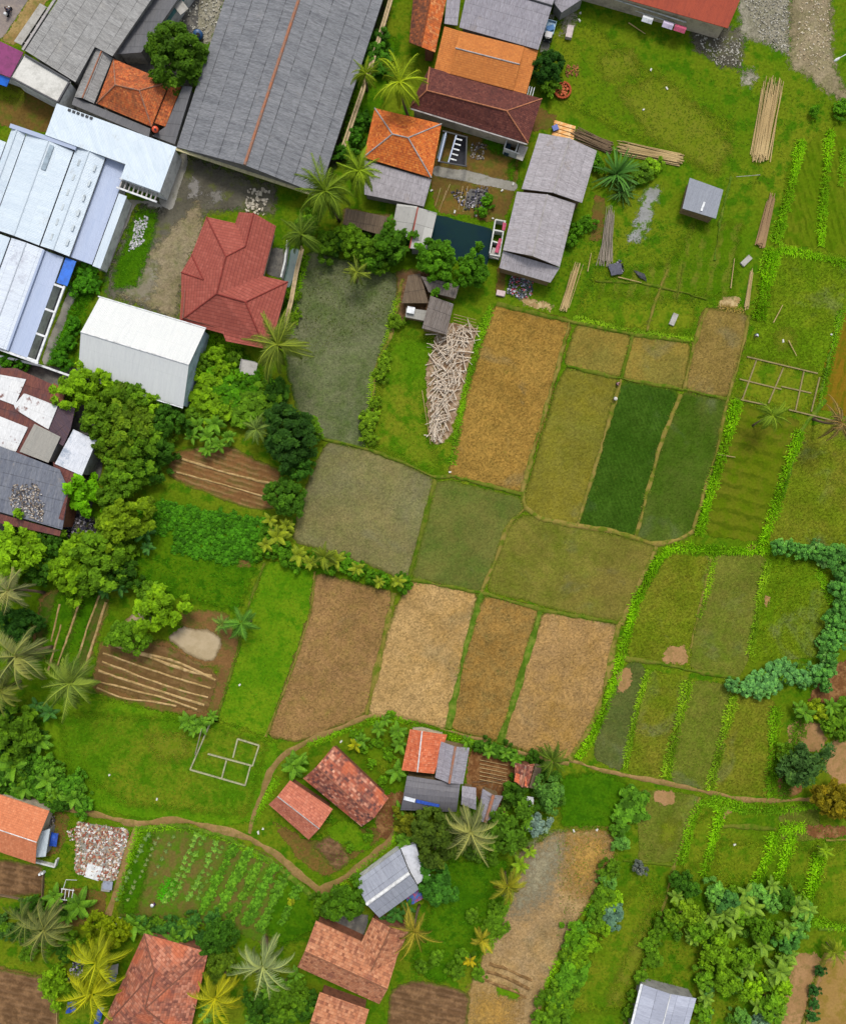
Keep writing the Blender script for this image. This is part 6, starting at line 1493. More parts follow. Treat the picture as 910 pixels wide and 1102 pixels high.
def person(px, py, ang, pose, label, shirt, trousers, hat=None):
    t = thing('person', label, 'person', P(px, py), None, ang); J = [Vector(j) for j in POSES[pose]]
    skinned('body', J, E_BODY, R_BODY, SKIN, t)
    for wr, el in ((6, 5), (9, 8)):                                  # five bent fingers on each hand
        d = (J[wr] - J[el]).normalized(); s = d.cross(Vector((0, 0, 1))).normalized(); V, F = [], []
        for k in range(4):
            p = J[wr] + d * .07 + s * (k - 1.5) * .02; tube([J[wr] + d * .02 + s * (k - 1.5) * .016, p, p + d * (.035 + .008 * (k in (1, 2))) - Vector((0, 0, .012)), p + d * .055 - Vector((0, 0, .035))], [.012, .010, .009, .007], 5, V, F)
        tube([J[wr] + d * .015, J[wr] + d * .04 + s * .05, J[wr] + d * .075 + s * .055], [.013, .011, .008], 5, V, F); part_l('hand', V, F, SKIN, t)
    skinned('shirt', [J[0].lerp(J[1], .1), J[1], J[1].lerp(J[2], .75), J[4], J[4].lerp(J[5], .8), J[7], J[7].lerp(J[8], .8)], [(0, 1), (1, 2), (1, 3), (3, 4), (1, 5), (5, 6)], [.155, .172, .075, .082, .062, .082, .062], shirt, t)
    skinned('trousers', [J[0], J[10], J[11], J[11].lerp(J[12], .85), J[14], J[15], J[15].lerp(J[16], .85)], [(0, 1), (1, 2), (2, 3), (0, 4), (4, 5), (5, 6)], [.152, .105, .078, .058, .105, .078, .058], trousers, t)
    h = J[3]; f = (J[3] - J[2]).normalized(); fw = (Vector((1, 0, -.35))).normalized()
    V, F = tube([h + fw * .09, h + fw * .125 - Vector((0, 0, .02))], [.02, .012], 6); part_l('nose', V, F, SKIN, t)
    if hat is not None:
        V, F = tube([h + Vector((0, 0, .02)), h + Vector((0, 0, .05)), h + Vector((0, 0, .07)), h + Vector((0, 0, .16)), h + Vector((0, 0, .19))], [.3, .29, .14, .11, .02], 18); part_l('hat', V, F, hat, t, True)
    else:
        V, F = tube([h + Vector((-.02, 0, .0)), h + Vector((-.025, 0, .05)), h + Vector((-.02, 0, .1)), h + Vector((-.01, 0, .125))], [.108, .112, .075, .02], 12); part_l('hair', V, F, HAIR, t, True)
    return t
def part_l(name, V, F, mat, parent, smooth=False): return put(name, pymesh(name, V, F, mat, smooth), parent)
cl = lambda n, c: plain('cloth_' + n, c, .9, .12, 5, .1)
person(167, 973, 2.4, 'squat', 'person in purple top and white hat squatting in the vegetable garden', cl('purple', (150, 110, 160)), cl('navy', (50, 54, 80)), WHT)
person(663, 413, -.4, 'squat', 'person in pinkish top squatting on the bank by the dark green paddy', cl('rose', (196, 150, 160)), cl('black', (40, 34, 44)))
person(661, 428, -1.7, 'squat', 'person in pale hat and black shirt at the edge of the dark paddy', cl('charcoal', (36, 38, 40)), cl('grey', (130, 134, 130)), cl('hat_pale', (226, 222, 210)))
person(812, 361, -2.0, 'stoop', 'person in white shirt and blue trousers stooping beside the brown stubble plot', cl('white', (214, 218, 232)), cl('denim', (96, 120, 140)))
person(10.4, 14.6, MB, 'ride', 'rider in navy jacket sitting on the motorbike', cl('jacket_navy', (38, 44, 84)), cl('dark', (40, 40, 48)), None)
# ------------------------------------------------------------------ trees, palms, shrubs
DK = (66, 112, 26); MID = (104, 150, 30); BR_ = (134, 182, 28); YG = (150, 176, 30); BL = (112, 168, 66); OLV = (124, 134, 30); DEEP = (52, 96, 28)
tree(190, 60, 30, (86, 128, 28), 'big round dense tree between the grey warehouse roofs', kind='dense')
GA = 'trees crowding the workshop'; 
for x, y, r, c, k in ((87, 419, 23, BR_, 'broad'), (109, 408, 20, BR_, 'bush'), (141, 428, 22, MID, 'dense'), (162, 434, 18, BR_, 'broad'), (114, 448, 27, (104, 146, 28), 'broad'), (142, 458, 27, (110, 144, 30), 'broad'), (178, 452, 20, DK, 'broad'), (120, 476, 21, (104, 140, 28), 'dense'), (152, 478, 24, MID, 'broad'), (174, 488, 16, DK, 'bush'), (136, 508, 21, MID, 'dense'), (160, 506, 15, DK, 'bush')):
    tree(x, y, r, c, 'leafy tree in the dense grove right of the rusty workshop', 'grove beside the workshop', k)
tree(91, 531, 20, (116, 184, 18), 'bright yellow-green tree at the lower corner of the workshop', kind='bush')
tree(121, 531, 18, MID, 'mid-green tree squeezed between the bright tree and the yellowish tree', kind='broad')
tree(134, 562, 28, (130, 164, 28), 'broad yellowish-green tree below the grove', kind='broad')
for x, y, r, c, k in ((23, 590, 29, BR_, 'broad'), (54, 584, 18, DK, 'dense'), (78, 594, 19, BR_, 'bush'), (110, 602, 28, (108, 152, 30), 'broad'), (12, 612, 20, BR_, 'broad'), (74, 615, 22, BR_, 'broad'), (96, 622, 18, MID, 'dense'), (40, 612, 18, DK, 'broad'), (134, 618, 16, DK, 'broad'), (-4, 590, 20, MID, 'broad')):
    tree(x, y, r, c, 'leafy tree in the belt below the slate workshop roof', 'tree belt below the workshop', k)
tree(172, 656, 24, BR_, 'bright round tree standing at the edge of the tan puddles', kind='broad')
tree(160, 640, 14, MID, 'small tree above the tan puddle', kind='bush')
tree(137, 685, 19, (104, 150, 30), 'bushy tree between the two ploughed row gardens', kind='broad')
tree(20, 785, 24, MID, 'dark leafy tree at the left edge of the mown lawn', kind='broad')
tree(2, 770, 18, DEEP, 'very dark tree cut by the left edge beside the lawn', kind='dense')
tree(22, 672, 20, DEEP, 'dark tree hidden behind the grey palms at the left edge', kind='dense')
tree(4, 800, 16, DEEP, 'dark bush at the left edge above the banana plants', kind='dense')
tree(312, 470, 30, (60, 102, 34), 'large dark round tree at the left bank of the grey paddy', kind='dense')
tree(330, 462, 16, MID, 'lighter tree leaning over the grey paddy corner', kind='dense')
tree(318, 497, 18, (66, 116, 30), 'dark tree below the large round one', kind='broad')
tree(308, 535, 21, (80, 128, 30), 'squarish dense tree beside the red soil rows', kind='dense')
for x, y, r, c in ((222, 412, 16, BR_), (250, 424, 19, (84, 146, 18)), (278, 430, 18, MID), (236, 440, 16, BR_), (262, 442, 18, MID), (214, 432, 14, BR_), (296, 424, 15, DK), (242, 398, 11, BR_), (232, 380, 10, BR_), (206, 448, 12, MID), (288, 446, 13, MID), (270, 412, 13, (84, 146, 18)), (218, 388, 10, MID)):
    tree(x, y, r, c, 'bright low shrub in the overgrown garden below the red house', 'shrubs of the overgrown garden', 'bush', 2.2, 'shrub')
for x, y, r, c, k in ((353, 266, 13, MID, 'bush'), (378, 258, 16, (110, 156, 28), 'broad'), (396, 270, 16, MID, 'broad'), (416, 266, 20, (76, 124, 22), 'bush'), (368, 262, 12, DK, 'bush'), (432, 262, 10, DK, 'bush'), (405, 284, 11, MID, 'bush'), (330, 240, 12, MID, 'bush')):
    tree(x, y, r, c, 'leafy garden tree in the row above the grey-green paddy', 'garden trees above the paddy', k)
tree(468, 278, 23, (86, 140, 24), 'round full tree at the left side of the dark pond', kind='broad')
tree(508, 290, 20, (84, 138, 24), 'round full tree at the lower corner of the dark pond', kind='broad')
tree(589, 73, 17, DEEP, 'dark tree beside the amber tiled house', kind='dense')
tree(592, 90, 11, MID, 'lighter bush below the dark tree by the amber house', kind='bush', name='bush')
tree(470, 898, 28, (92, 120, 36), 'big dark mango-like tree beside the grey-white house', kind='dense')
tree(546, 892, 24, (92, 136, 30), 'loose mid-green tree under the small dark red roof', kind='airy')
tree(525, 905, 17, MID, 'small tree between the pale palm and the wet gold field', kind='broad')
tree(556, 852, 15, (70, 112, 24), 'dark bush tree touching the small dark red roof', kind='bush')
tree(470, 952, 20, (74, 132, 40), 'round green tree right of the grey-white house', kind='broad')
tree(436, 882, 14, OLV, 'olive bush above the flat white slab roof', kind='bush', name='bush')
tree(590, 852, 17, BL, 'bluish airy tree left of the small green plot', kind='airy')
tree(578, 888, 12, (150, 180, 160), 'pale silvery sapling above the wet gold field', kind='airy')
tree(374, 968, 21, (92, 142, 28), 'round tree between the path end and the grey-white house', kind='broad')
tree(344, 973, 10, MID, 'little bush at the end of the dirt path', kind='bush', name='bush')
tree(235, 1008, 19, DK, 'dark dense tree above the pale silver palm', kind='dense')
tree(238, 1040, 17, (100, 132, 30), 'olive-green round tree left of the silver palm', kind='dense')
for x, y, r, c in ((306, 1082, 20, MID), (326, 1084, 16, DK), (290, 1090, 18, DK), (320, 1065, 12, MID), (276, 1080, 12, DK)):
    tree(x, y, r, c, 'leafy tree beside the red roof cut by the bottom edge', 'trees beside the bottom roof', 'broad')
tree(115, 1003, 21, (128, 150, 16), 'dense yellow-green conical tree at the end of the dirt lane', kind='dense', h=6)
tree(58, 1060, 17, BR_, 'bright leafy tree beside the dark soil plot', kind='airy')
tree(225, 1088, 10, BL, 'small dark bush at the corner of the weathered red roof', kind='bush', name='bush')
for x, y, r in ((170, 1000, 10), (200, 1004, 11), (218, 1012, 11), (152, 994, 9), (230, 990, 10), (186, 996, 8), (208, 990, 8)):
    tree(x, y, r, (72, 124, 46), 'dark bush in the hedge under the vegetable garden', 'hedge bushes under the garden', 'bush', 2.0, 'bush')
tree(865, 822, 23, (78, 116, 52), 'airy dark green tree above the tan concrete pad', kind='airy')
tree(899, 861, 21, (150, 138, 28), 'olive-yellow round tree at the right edge', kind='dense')
for x, y, r, c, k in ((731, 947, 13, DK, 'bush'), (744, 958, 12, DK, 'bush'), (736, 980, 18, (126, 164, 32), 'airy'), (720, 990, 14, MID, 'bush'), (768, 958, 13, BL, 'bush'), (782, 970, 14, (80, 134, 60), 'bush'), (826, 970, 14, BL, 'bush'), (842, 966, 13, DK, 'bush'), (812, 960, 12, BL, 'bush'), (846, 1014, 15, (84, 140, 56), 'broad'), (858, 1000, 12, BL, 'bush'),
                      (770, 1026, 22, (118, 160, 28), 'airy'), (783, 1058, 18, (112, 156, 28), 'airy'), (800, 1030, 14, (108, 152, 30), 'airy'), (757, 1052, 14, MID, 'bush'), (752, 1000, 15, MID, 'bush'), (820, 1000, 18, (96, 142, 26), 'airy'), (828, 1080, 19, MID, 'bush'), (812, 1062, 13, BR_, 'bush'), (840, 1062, 14, BR_, 'bush'), (797, 1094, 11, BL, 'bush'), (820, 1098, 13, (116, 150, 116), 'airy'), (756, 1090, 12, MID, 'bush'), (796, 984, 12, MID, 'bush'), (866, 984, 11, BL, 'airy')):
    tree(x, y, r * .82, [min(255, v * 1.12) for v in c], 'shrubby tree in the wild thicket beside the pale panelled shed', 'wild thicket trees', k)
for x, y, r in ((703, 1034, 10), (698, 1018, 8), (690, 1052, 9), (684, 1072, 8), (678, 1090, 8), (706, 1008, 8), (712, 998, 9)):
    tree(x, y, r, MID, 'small bush along the tan bank above the pale panelled shed', 'bushes along the tan bank', 'bush', 1.6, 'bush')
for x, y, r in ((786, 737, 8), (800, 740, 11), (813, 735, 13), (828, 729, 14), (840, 721, 14), (852, 726, 11), (864, 727, 12), (876, 722, 10)):
    tree(x, y, r * .9, (114, 178, 92), 'bluish-green shrub in the row under the eastern plots', 'bluish shrubs under the eastern plots', 'bush', 2.0, 'shrub')
for x, y, r in ((838, 589, 10), (851, 590, 9), (864, 594, 10), (880, 594, 12), (897, 598, 16), (906, 614, 13), (903, 632, 13), (908, 652, 14), (898, 668, 13), (894, 690, 13), (902, 684, 11), (890, 708, 10), (884, 724, 12), (886, 738, 9), (910, 600, 12)):
    tree(x, y, r * .85, (104, 170, 70), 'blue-green shrub in the curved belt at the right edge', 'curved shrub belt', 'bush', 2.4, 'shrub')
for x, y, r, c in ((880, 764, 10, YG), (902, 769, 16, MID), (892, 780, 10, MID), (845, 812, 10, MID), (852, 838, 9, BL), (906, 790, 8, MID)):
    tree(x, y, r, c, 'leafy bush around the small pads at the right edge', 'bushes around the pads', 'bush', 2.2, 'bush')
for x, y, r, c in ((650, 966, 14, MID), (660, 984, 13, (110, 150, 120)), (642, 990, 10, MID), (619, 1008, 15, (104, 158, 26)), (612, 1028, 10, MID), (617, 1050, 18, (106, 164, 34)), (600, 1070, 11, MID), (598, 1086, 17, MID), (584, 1096, 10, MID), (657, 934, 10, MID), (654, 948, 9, BL), (668, 908, 9, BL), (688, 934, 7, (120, 130, 120))):
    tree(x, y, r, c, 'bush on the right bank of the wet gold field', 'bushes on the wet field bank', 'bush', 2.2, 'bush')
for x, y, r in ((680, 862, 13), (674, 876, 12), (686, 874, 10), (666, 892, 8), (690, 858, 8)):
    tree(x, y, r, (104, 160, 40), 'light green shrub in the clump right of the small green plot', 'shrub clump by the green plot', 'cassava', 2.2, 'shrub')
for x, y, r in ((532, 990, 10), (524, 1000, 9), (536, 978, 9), (500, 1030, 9), (515, 1048, 8), (540, 1000, 7), (470, 1030, 8), (455, 1040, 8), (508, 985, 8), (490, 1045, 9)):
    tree(x, y, r, MID, 'low bush at the left edge of the wet gold field', 'bushes left of the wet field', 'bush', 1.5, 'bush')
for x, y, r in ((397, 470, 8), (394, 456, 9), (398, 449, 8), (404, 434, 6), (410, 402, 8), (414, 388, 7), (426, 345, 9), (316, 318, 7), (318, 340, 6)):
    tree(x, y, r, (120, 160, 30), 'small yellowish bush on the bank beside the grey-green paddy', 'bank bushes by the paddy', 'bush', 1.5, 'bush')
for x, y, r in ((94, 296, 13), (86, 308, 10), (72, 370, 9), (66, 388, 10), (80, 350, 8), (8, 386, 9), (24, 392, 7), (100, 306, 8)):
    tree(x, y, r, (76, 140, 24), 'green bush on the grass between the factory and the white warehouse', 'bushes by the factory', 'bush', 1.8, 'bush')
for x, y, r in ((400, 60, 13), (390, 130, 10), (384, 148, 9), (372, 164, 10), (410, 40, 10), (412, 66, 12)):
    tree(x, y, r, (72, 126, 26), 'bush in the narrow strip along the huge warehouse', 'bushes along the huge warehouse', 'bush', 2.2, 'bush')
for x, y, r in ((306, 600, 10), (322, 604, 9), (340, 600, 9), (356, 610, 9), (372, 606, 10), (384, 614, 9), (398, 620, 8), (412, 624, 7), (298, 588, 12), (288, 572, 10), (282, 592, 9), (434, 628, 9)):
    tree(x, y, r, (92, 148, 24), 'bright bush in the hedge above the brown stubble', 'hedge bushes above the brown stubble', 'bush', 1.8, 'bush')
for x, y, r in ((46, 852, 12), (62, 862, 11), (76, 850, 12), (90, 868, 10), (36, 838, 12), (18, 846, 13), (84, 838, 8), (6, 830, 12), (28, 818, 10), (68, 842, 10)):
    tree(x, y, r, (90, 148, 34), 'leafy bush in the corner above the orange roofed house', 'bushes above the orange roofed house', 'bush', 2.0, 'bush')
for x, y, r in ((540, 808, 9), (552, 814, 8), (518, 802, 8), (575, 816, 8), (530, 806, 7), (586, 832, 9), (596, 838, 8), (600, 862, 8), (584, 866, 9)):
    tree(x, y, r, (80, 128, 30), 'bush along the ditch above the timber yard', 'bushes along the ditch', 'bush', 1.8, 'bush')
for x, y, r in ((383, 790, 6), (390, 806, 6), (405, 800, 6), (418, 812, 6), (400, 822, 5), (412, 840, 6), (396, 900, 6), (376, 912, 5), (352, 880, 5), (420, 770, 6)):
    tree(x, y, r, (104, 156, 24), 'small weed bush in the compound of the tilted houses', 'weed bushes in the compound', 'bush', 1.0, 'bush')
for x, y in ((882, 1045), (876, 1066), (875, 1080), (874, 1094)):
    tree(x, y, 6, (66, 118, 50), 'small round bush on the edge of the bare ochre field', 'round bushes on the ochre field', 'bush', 1.4, 'bush')
tree(690, 188, 12, MID, 'leafy shrub right of the spiky plant', kind='bush', h=1.8, name='shrub')
tree(702, 178, 10, BR_, 'bright shrub right of the spiky plant, under the long bamboo bundle', kind='bush', h=1.6, name='shrub')
for x, y, r in ((622, 246, 8), (632, 240, 8), (614, 258, 7), (644, 178, 8), (640, 170, 6), (525, 216, 7), (518, 228, 6), (905, 118, 9), (912, 112, 9), (876, 120, 6)):
    tree(x, y, r, (90, 148, 20), 'small green bush dotted around the grey barn and upper lawn', 'small bushes around the barn', 'bush', 1.4, 'bush')

TH = 'shrubby tree in the wild thicket beside the pale panelled shed'
fill([(720, 940), (760, 950), (850, 950), (872, 985), (850, 1040), (838, 1100), (760, 1100), (745, 1040), (722, 1010)], 40, 3.5, 7.5, (MID, (116, 168, 44), (112, 170, 80), (124, 172, 34), (92, 142, 40)), TH, 'wild thicket trees', seed=5)
fill([(78, 402), (170, 424), (186, 470), (172, 510), (140, 520), (104, 476)], 30, 7, 12, (MID, BR_, (116, 160, 28), (130, 166, 34)), 'leafy tree in the dense grove right of the rusty workshop', 'grove beside the workshop', seed=6)
fill([(-5, 575), (60, 578), (140, 580), (160, 610), (120, 640), (40, 630), (-5, 630)], 30, 7, 13, (MID, BR_, (116, 164, 30), DK), 'leafy tree in the belt below the slate workshop roof', 'tree belt below the workshop', seed=7)
fill([(200, 385), (255, 380), (305, 420), (298, 446), (206, 450)], 26, 4, 8, (BR_, (112, 176, 26), MID), 'bright low shrub in the overgrown garden below the red house', 'shrubs of the overgrown garden', name='shrub', seed=8)
fill([(835, 584), (880, 588), (912, 596), (912, 670), (896, 720), (880, 740), (878, 700), (896, 640), (880, 604)], 30, 4, 7, ((124, 188, 84), (104, 164, 56), (140, 196, 100), MID), 'blue-green shrub in the curved belt at the right edge', 'curved shrub belt', ('bush', 'cassava'), 'shrub', 9)
fill([(792, 742), (840, 716), (880, 722), (876, 732), (820, 744)], 18, 4, 7, ((120, 184, 92), (98, 158, 74), MID), 'bluish-green shrub in the row under the eastern plots', 'bluish shrubs under the eastern plots', ('bush', 'cassava'), 'shrub', 10)
fill([(658, 930), (668, 960), (650, 1000), (628, 1030), (612, 1100), (580, 1100), (606, 1050), (612, 1010), (645, 960)], 40, 4, 9, (MID, BR_, (104, 164, 40)), 'bush on the right bank of the wet gold field', 'bushes on the wet field bank', ('bush', 'cassava'), 'bush', 11)
fill([(480, 880), (560, 860), (580, 880), (560, 910), (530, 930), (500, 920)], 24, 5, 10, (MID, (104, 148, 40), (92, 132, 40)), 'leafy bush in the farm grove around the pale dry-fronded palm', 'farm grove bushes', ('bush', 'broad'), 'bush', 12)
fill([(-5, 765), (40, 760), (48, 800), (90, 850), (60, 870), (-5, 850)], 26, 5, 11, (MID, DK, (104, 160, 40)), 'leafy bush in the corner above the orange roofed house', 'bushes above the orange roofed house', ('bush', 'broad'), 'bush', 13)
fill([(130, 985), (230, 990), (262, 1010), (240, 1030), (190, 1004), (140, 1002)], 16, 4, 8, ((84, 140, 50), MID, DK), 'dark bush in the hedge under the vegetable garden', 'hedge bushes under the garden', ('bush', 'broad'), 'bush', 14)
fill([(-5, 970), (70, 975), (88, 1030), (40, 1030), (-5, 1020)], 24, 5, 10, (DK, MID, (84, 128, 50)), 'dark leafy bush under the dusty palms', 'bushes under the dusty palms', ('bush', 'broad'), 'bush', 15)
fill([(345, 250), (440, 245), (438, 285), (395, 290), (350, 275)], 20, 4, 8, (MID, BR_, (112, 168, 30)), 'leafy garden tree in the row above the grey-green paddy', 'garden trees above the paddy', ('bush', 'broad'), 'tree', 16)
# palms
PY = (166, 176, 40); PG = (116, 150, 44); PP = (160, 168, 128); PYE = (190, 176, 44)
palm(430, 88, 29, (164, 190, 40), 'yellow-green coconut palm over the orange house, right of the huge warehouse')
palm(393, 79, 16, (134, 160, 36), 'small yellowish palm at the right eave of the huge warehouse', h=7)
palm(350, 206, 34, (112, 142, 40), 'big coconut palm at the lower corner of the huge warehouse')
palm(386, 184, 26, (134, 166, 40), 'lighter coconut palm left of the orange hip-roofed house')
palm(324, 252, 23, (104, 134, 44), 'feathery palm at the top corner of the red tiled house', h=7)
palm(384, 293, 16, (140, 160, 60), 'drooping small palm hanging over the grey-green paddy', h=5, kind='pale')
palm(299, 371, 34, (132, 152, 56), 'tall coconut palm beside the red tiled house', h=10)
palm(831, 447, 18, (128, 160, 44), 'coconut palm at the foundation grid, green and full', h=6)
palm(904, 455, 26, (156, 134, 84), 'sparse brownish palm at the right edge', kind='thin', h=8)
palm(9, 636, 27, (158, 164, 106), 'dry greyish palm at the left edge above the others', kind='pale')
palm(18, 706, 38, (148, 158, 92), 'largest grey-green palm at the left edge', kind='pale', h=10)
palm(76, 735, 33, (132, 158, 66), 'green feathery palm at the corner of the row gardens')
palm(2, 742, 24, (136, 148, 70), 'palm half cut by the left edge', kind='pale')
palm(48, 1000, 29, (134, 144, 80), 'dusty palm above the dark soil plot', kind='pale')
palm(28, 992, 24, (110, 130, 64), 'dull dark palm left of the dusty palm', kind='pale', h=7)
palm(104, 1036, 32, (172, 184, 36), 'yellow palm overhanging the weathered red roof, upper of two', kind='coconut', h=8)
palm(99, 1068, 32, (178, 186, 32), 'yellow palm overhanging the weathered red roof, lower of two', h=8)
palm(232, 1074, 28, (176, 180, 34), 'golden-yellow palm right of the weathered red roof', kind='coconut')
palm(283, 1040, 32, (160, 178, 116), 'pale silver palm beside the olive-green round tree', kind='pale')
palm(546, 953, 20, (158, 160, 44), 'yellow palm at the left bank of the wet gold field', kind='short', h=6)
palm(446, 1002, 28, (160, 152, 56), 'tan-yellow palm above the wing of the long salmon house', kind='thin', h=8)
palm(518, 1011, 14, (182, 176, 50), 'small yellow palm on the lawn by the wet gold field', kind='short', h=4)
palm(506, 895, 31, (158, 166, 100), 'pale dry-fronded palm in the farm grove', kind='pale')
palm(594, 818, 19, (100, 130, 40), 'feathery palm at the corner of the buff stubble', h=6)
palm(260, 671, 19, (104, 160, 56), 'green fan-like palm at the end of the muddy pool', kind='short', h=4)
palm(239, 672, 11, (124, 160, 70), 'smaller palm beside the green fan-like one at the muddy pool', kind='short', h=3)
palm(276, 462, 17, (120, 150, 70), 'soft palm between the shrubs and the large dark tree', h=5)
palm(349, 599, 15, (128, 148, 44), 'small palm in the hedge above the brown stubble', h=4, kind='short')
palm(502, 798, 8, (116, 170, 40), 'tiny palm behind the grey roof with the pinkish ridge', h=3, kind='short')
palm(897, 1024, 14, (150, 170, 44), 'yellowish small palm at the right edge below the bank', kind='short', h=3)
palm(887, 916, 9, (150, 190, 40), 'tiny bright palm on the eastern grass bank', kind='short', h=2.5)
loc = P(664, 186, 1.2); loc.z = 0
t = thing('spiky_plant', 'large spiky dark green plant with long strap leaves beside the barn', 'plant', loc)
cr = put('leaves', SWORD, t, (0, 0, .5), lin((92, 146, 58))); cr.scale = (5.0, 5.0, 3.6)
V, F = tube([(0, 0, -.05), (0, 0, .6)], [.35, .25], 8); part_l('stem', V, F, BARK, t)
t = thing('spiky_plant', 'smaller spiky plant below the large spiky one', 'plant', P(668, 208))
cr = put('leaves', SWORD, t, (0, 0, .3), lin((88, 130, 56))); cr.scale = (3.0, 3.0, 2.2)
V, F = tube([(0, 0, -.05), (0, 0, .4)], [.3, .2], 8); part_l('stem', V, F, BARK, t)

# banana and papaya plants
BG = (108, 160, 44)
for g, l, lst in (
    ('banana plants beside the white warehouse', 'banana plant in the clump right of the white warehouse corner', ((230, 456, 13), (235, 478, 11), (222, 470, 11), (212, 458, 12), (222, 484, 10), (246, 470, 9), (206, 470, 9))),
    ('banana plants left of the grey paddy', 'banana plant in the line along the left bank of the grey paddy', ((321, 597, 13), (298, 577, 15), (308, 566, 11), (285, 586, 10), (334, 606, 10), (361, 603, 13), (384, 612, 10), (290, 560, 10), (428, 626, 10), (408, 627, 8))),
    ('banana plants in the compound', 'banana plant beside the larger of the tilted red houses', ((316, 826, 17), (322, 818, 11))),
    ('banana plants left of the orange roof', 'banana plant in the column left of the bright orange roof', ((428, 788, 12), (430, 802, 11), (427, 831, 14), (407, 786, 10), (389, 798, 10), (414, 776, 8))),
    ('banana plants by the white slab', 'banana plant above the flat white slab roof', ((435, 905, 12), (430, 874, 11), (444, 884, 10))),
    ('banana plants behind the timber yard', 'banana plant on the ditch behind the timber yard', ((526, 810, 9), (556, 818, 9), (544, 812, 8))),
    ('banana plants by the white frame', 'banana plant beside the white barred frame', ((58, 966, 15), (84, 976, 19), (72, 986, 13))),
    ('banana plants at the garden hedge', 'banana plant in the hedge above the weathered red roof', ((187, 1012, 16), (144, 996, 16), (156, 1002, 11), (204, 1002, 11))),
    ('banana plants on the left', 'banana plant in the left corner of the mown lawn', ((40, 798, 16), (13, 826, 20), (50, 841, 15), (78, 860, 14), (32, 776, 12), (24, 850, 14), (60, 856, 11), (4, 838, 12))),
    ('banana plants in the thicket', 'banana plant in the wild thicket at the bottom right', ((797, 976, 16), (804, 964, 13), (781, 986, 12), (839, 1047, 17), (846, 1036, 12), (830, 1054, 11), (858, 976, 14), (832, 955, 10), (852, 1030, 10), (838, 1090, 12), (812, 978, 13), (790, 1000, 12), (822, 1020, 13), (746, 1010, 11), (766, 990, 12), (806, 1046, 12), (848, 1000, 13), (760, 1076, 11), (816, 1084, 11), (728, 966, 10), (870, 980, 12))),
    ('papaya plants by the foundation', 'papaya plant above the pale foundation outline', ((202, 777, 13), (217, 781, 12), (228, 772, 8), (208, 788, 8))),
    ('banana plants at the right edge', 'banana plant by the bare pads at the right edge', ((868, 768, 13), (860, 762, 9), (896, 760, 11))),
    ('banana plants under the grove', 'dark banana plant at the foot of the grove', ((155, 572, 14), (128, 632, 13), (112, 636, 10), (158, 590, 9), (52, 768, 12), (38, 760, 10))),
    ('banana plants at the bottom', 'banana plant between the silver palm and the bottom roof', ((290, 1066, 14), (282, 1090, 14), (306, 1062, 12), (270, 1098, 10), (318, 1050, 10))),
    ('banana plants by the wet field', 'light banana plant beside the yellow palm at the wet gold field', ((560, 932, 12), (570, 918, 9))),
    ('banana plants below the house', 'dark banana plant at the lower eave of the grey-white house', ((425, 984, 12), (438, 978, 11), (414, 992, 10))),
):
    for i, (x, y, r) in enumerate(lst):
        c = {'banana plants left of the grey paddy': (146, 166, 44), 'banana plants in the thicket': (132, 172, 60), 'banana plants under the grove': (80, 136, 60), 'banana plants below the house': (72, 128, 50), 'banana plants by the wet field': (140, 180, 40)}.get(g, BG)
        banana(x, y, r, c, l, g)
banana(506, 1036, 8, (190, 176, 30), 'bright yellow banana plant at the left edge of the wet gold field')
banana(382, 803, 9, (170, 180, 30), 'yellow banana plant at the white plank')

# crops one can count
def crop(x, y, r, c, label, group, name='crop_plant', cat='crop plant', mesh=None):
    o = put(name, mesh or PR.choice(ROSETTE), None, P(x, y, .12), shade(c, PR, .12)); o.rotation_euler = (0, 0, PR.uniform(0, 6.28)); s = r * S; o.scale = (s, s, s * .8); return tag(o, label, cat, group)
du, dv = (-.44, .90), (.90, .44)
for k, (x0, y0, n, st, r, c) in enumerate(((160, 898, 13, 6.4, 2.6, (128, 160, 92)), (170, 902, 12, 6.6, 2.2, (140, 160, 96)), (187, 900, 6, 9, 2.2, (128, 156, 84)), (212, 898, 13, 6.6, 3.6, (134, 182, 70)), (219, 902, 12, 6.6, 3.4, (122, 172, 60)), (233, 908, 11, 6.6, 3.6, (128, 178, 66)), (240, 911, 10, 6.8, 2.6, (118, 160, 60)), (252, 910, 13, 6.6, 4.3, (112, 172, 40)), (267, 918, 13, 6.6, 4.4, (116, 174, 44)), (281, 924, 12, 6.8, 4.0, (118, 172, 44)), (294, 934, 10, 7, 4.4, (112, 172, 44)), (308, 942, 10, 7, 4.2, (112, 168, 44)), (320, 956, 6, 8, 3.6, (104, 160, 40)))):
    for i in range(n):
        x = x0 + du[0] * st * i + PR.gauss(0, .7); y = y0 + du[1] * st * i + PR.gauss(0, .7)
        if y > 1006 or PR.random() < .06: continue
        cc = (180, 196, 40) if k > 6 and PR.random() < .03 else c
        crop(x, y, r * (1.02 if k > 6 else 1.35) * PR.uniform(.75, 1.25), cc, 'leafy vegetable plant in a row of the vegetable garden', 'vegetable plants in garden rows', mesh=PR.choice(CROWN['cassava']) if k > 6 else None)
strip('seedlings', [(186, 946), (176, 970)], 15, .3, (76, 176, 10), 70, label='dense bright green seedling bed in the vegetable garden', ln=.25)
ri = 0
for v in range(7):
    for u in range(15):
        x = 172 + u * 7.9 - v * 1.2 + PR.gauss(0, 1); y = 541 + v * 7.6 + u * 1.6 + PR.gauss(0, 1)
        if x > 292 or y > 606 or (x < 186 and y > 575): continue
        crop(x, y, 4.6 * PR.uniform(.8, 1.2), (84, 152, 28), 'leafy crop shrub in the dark green patch under the red soil rows', 'crop shrubs under the red rows', 'crop_shrub', 'crop shrub', PR.choice(CROWN['cassava']))
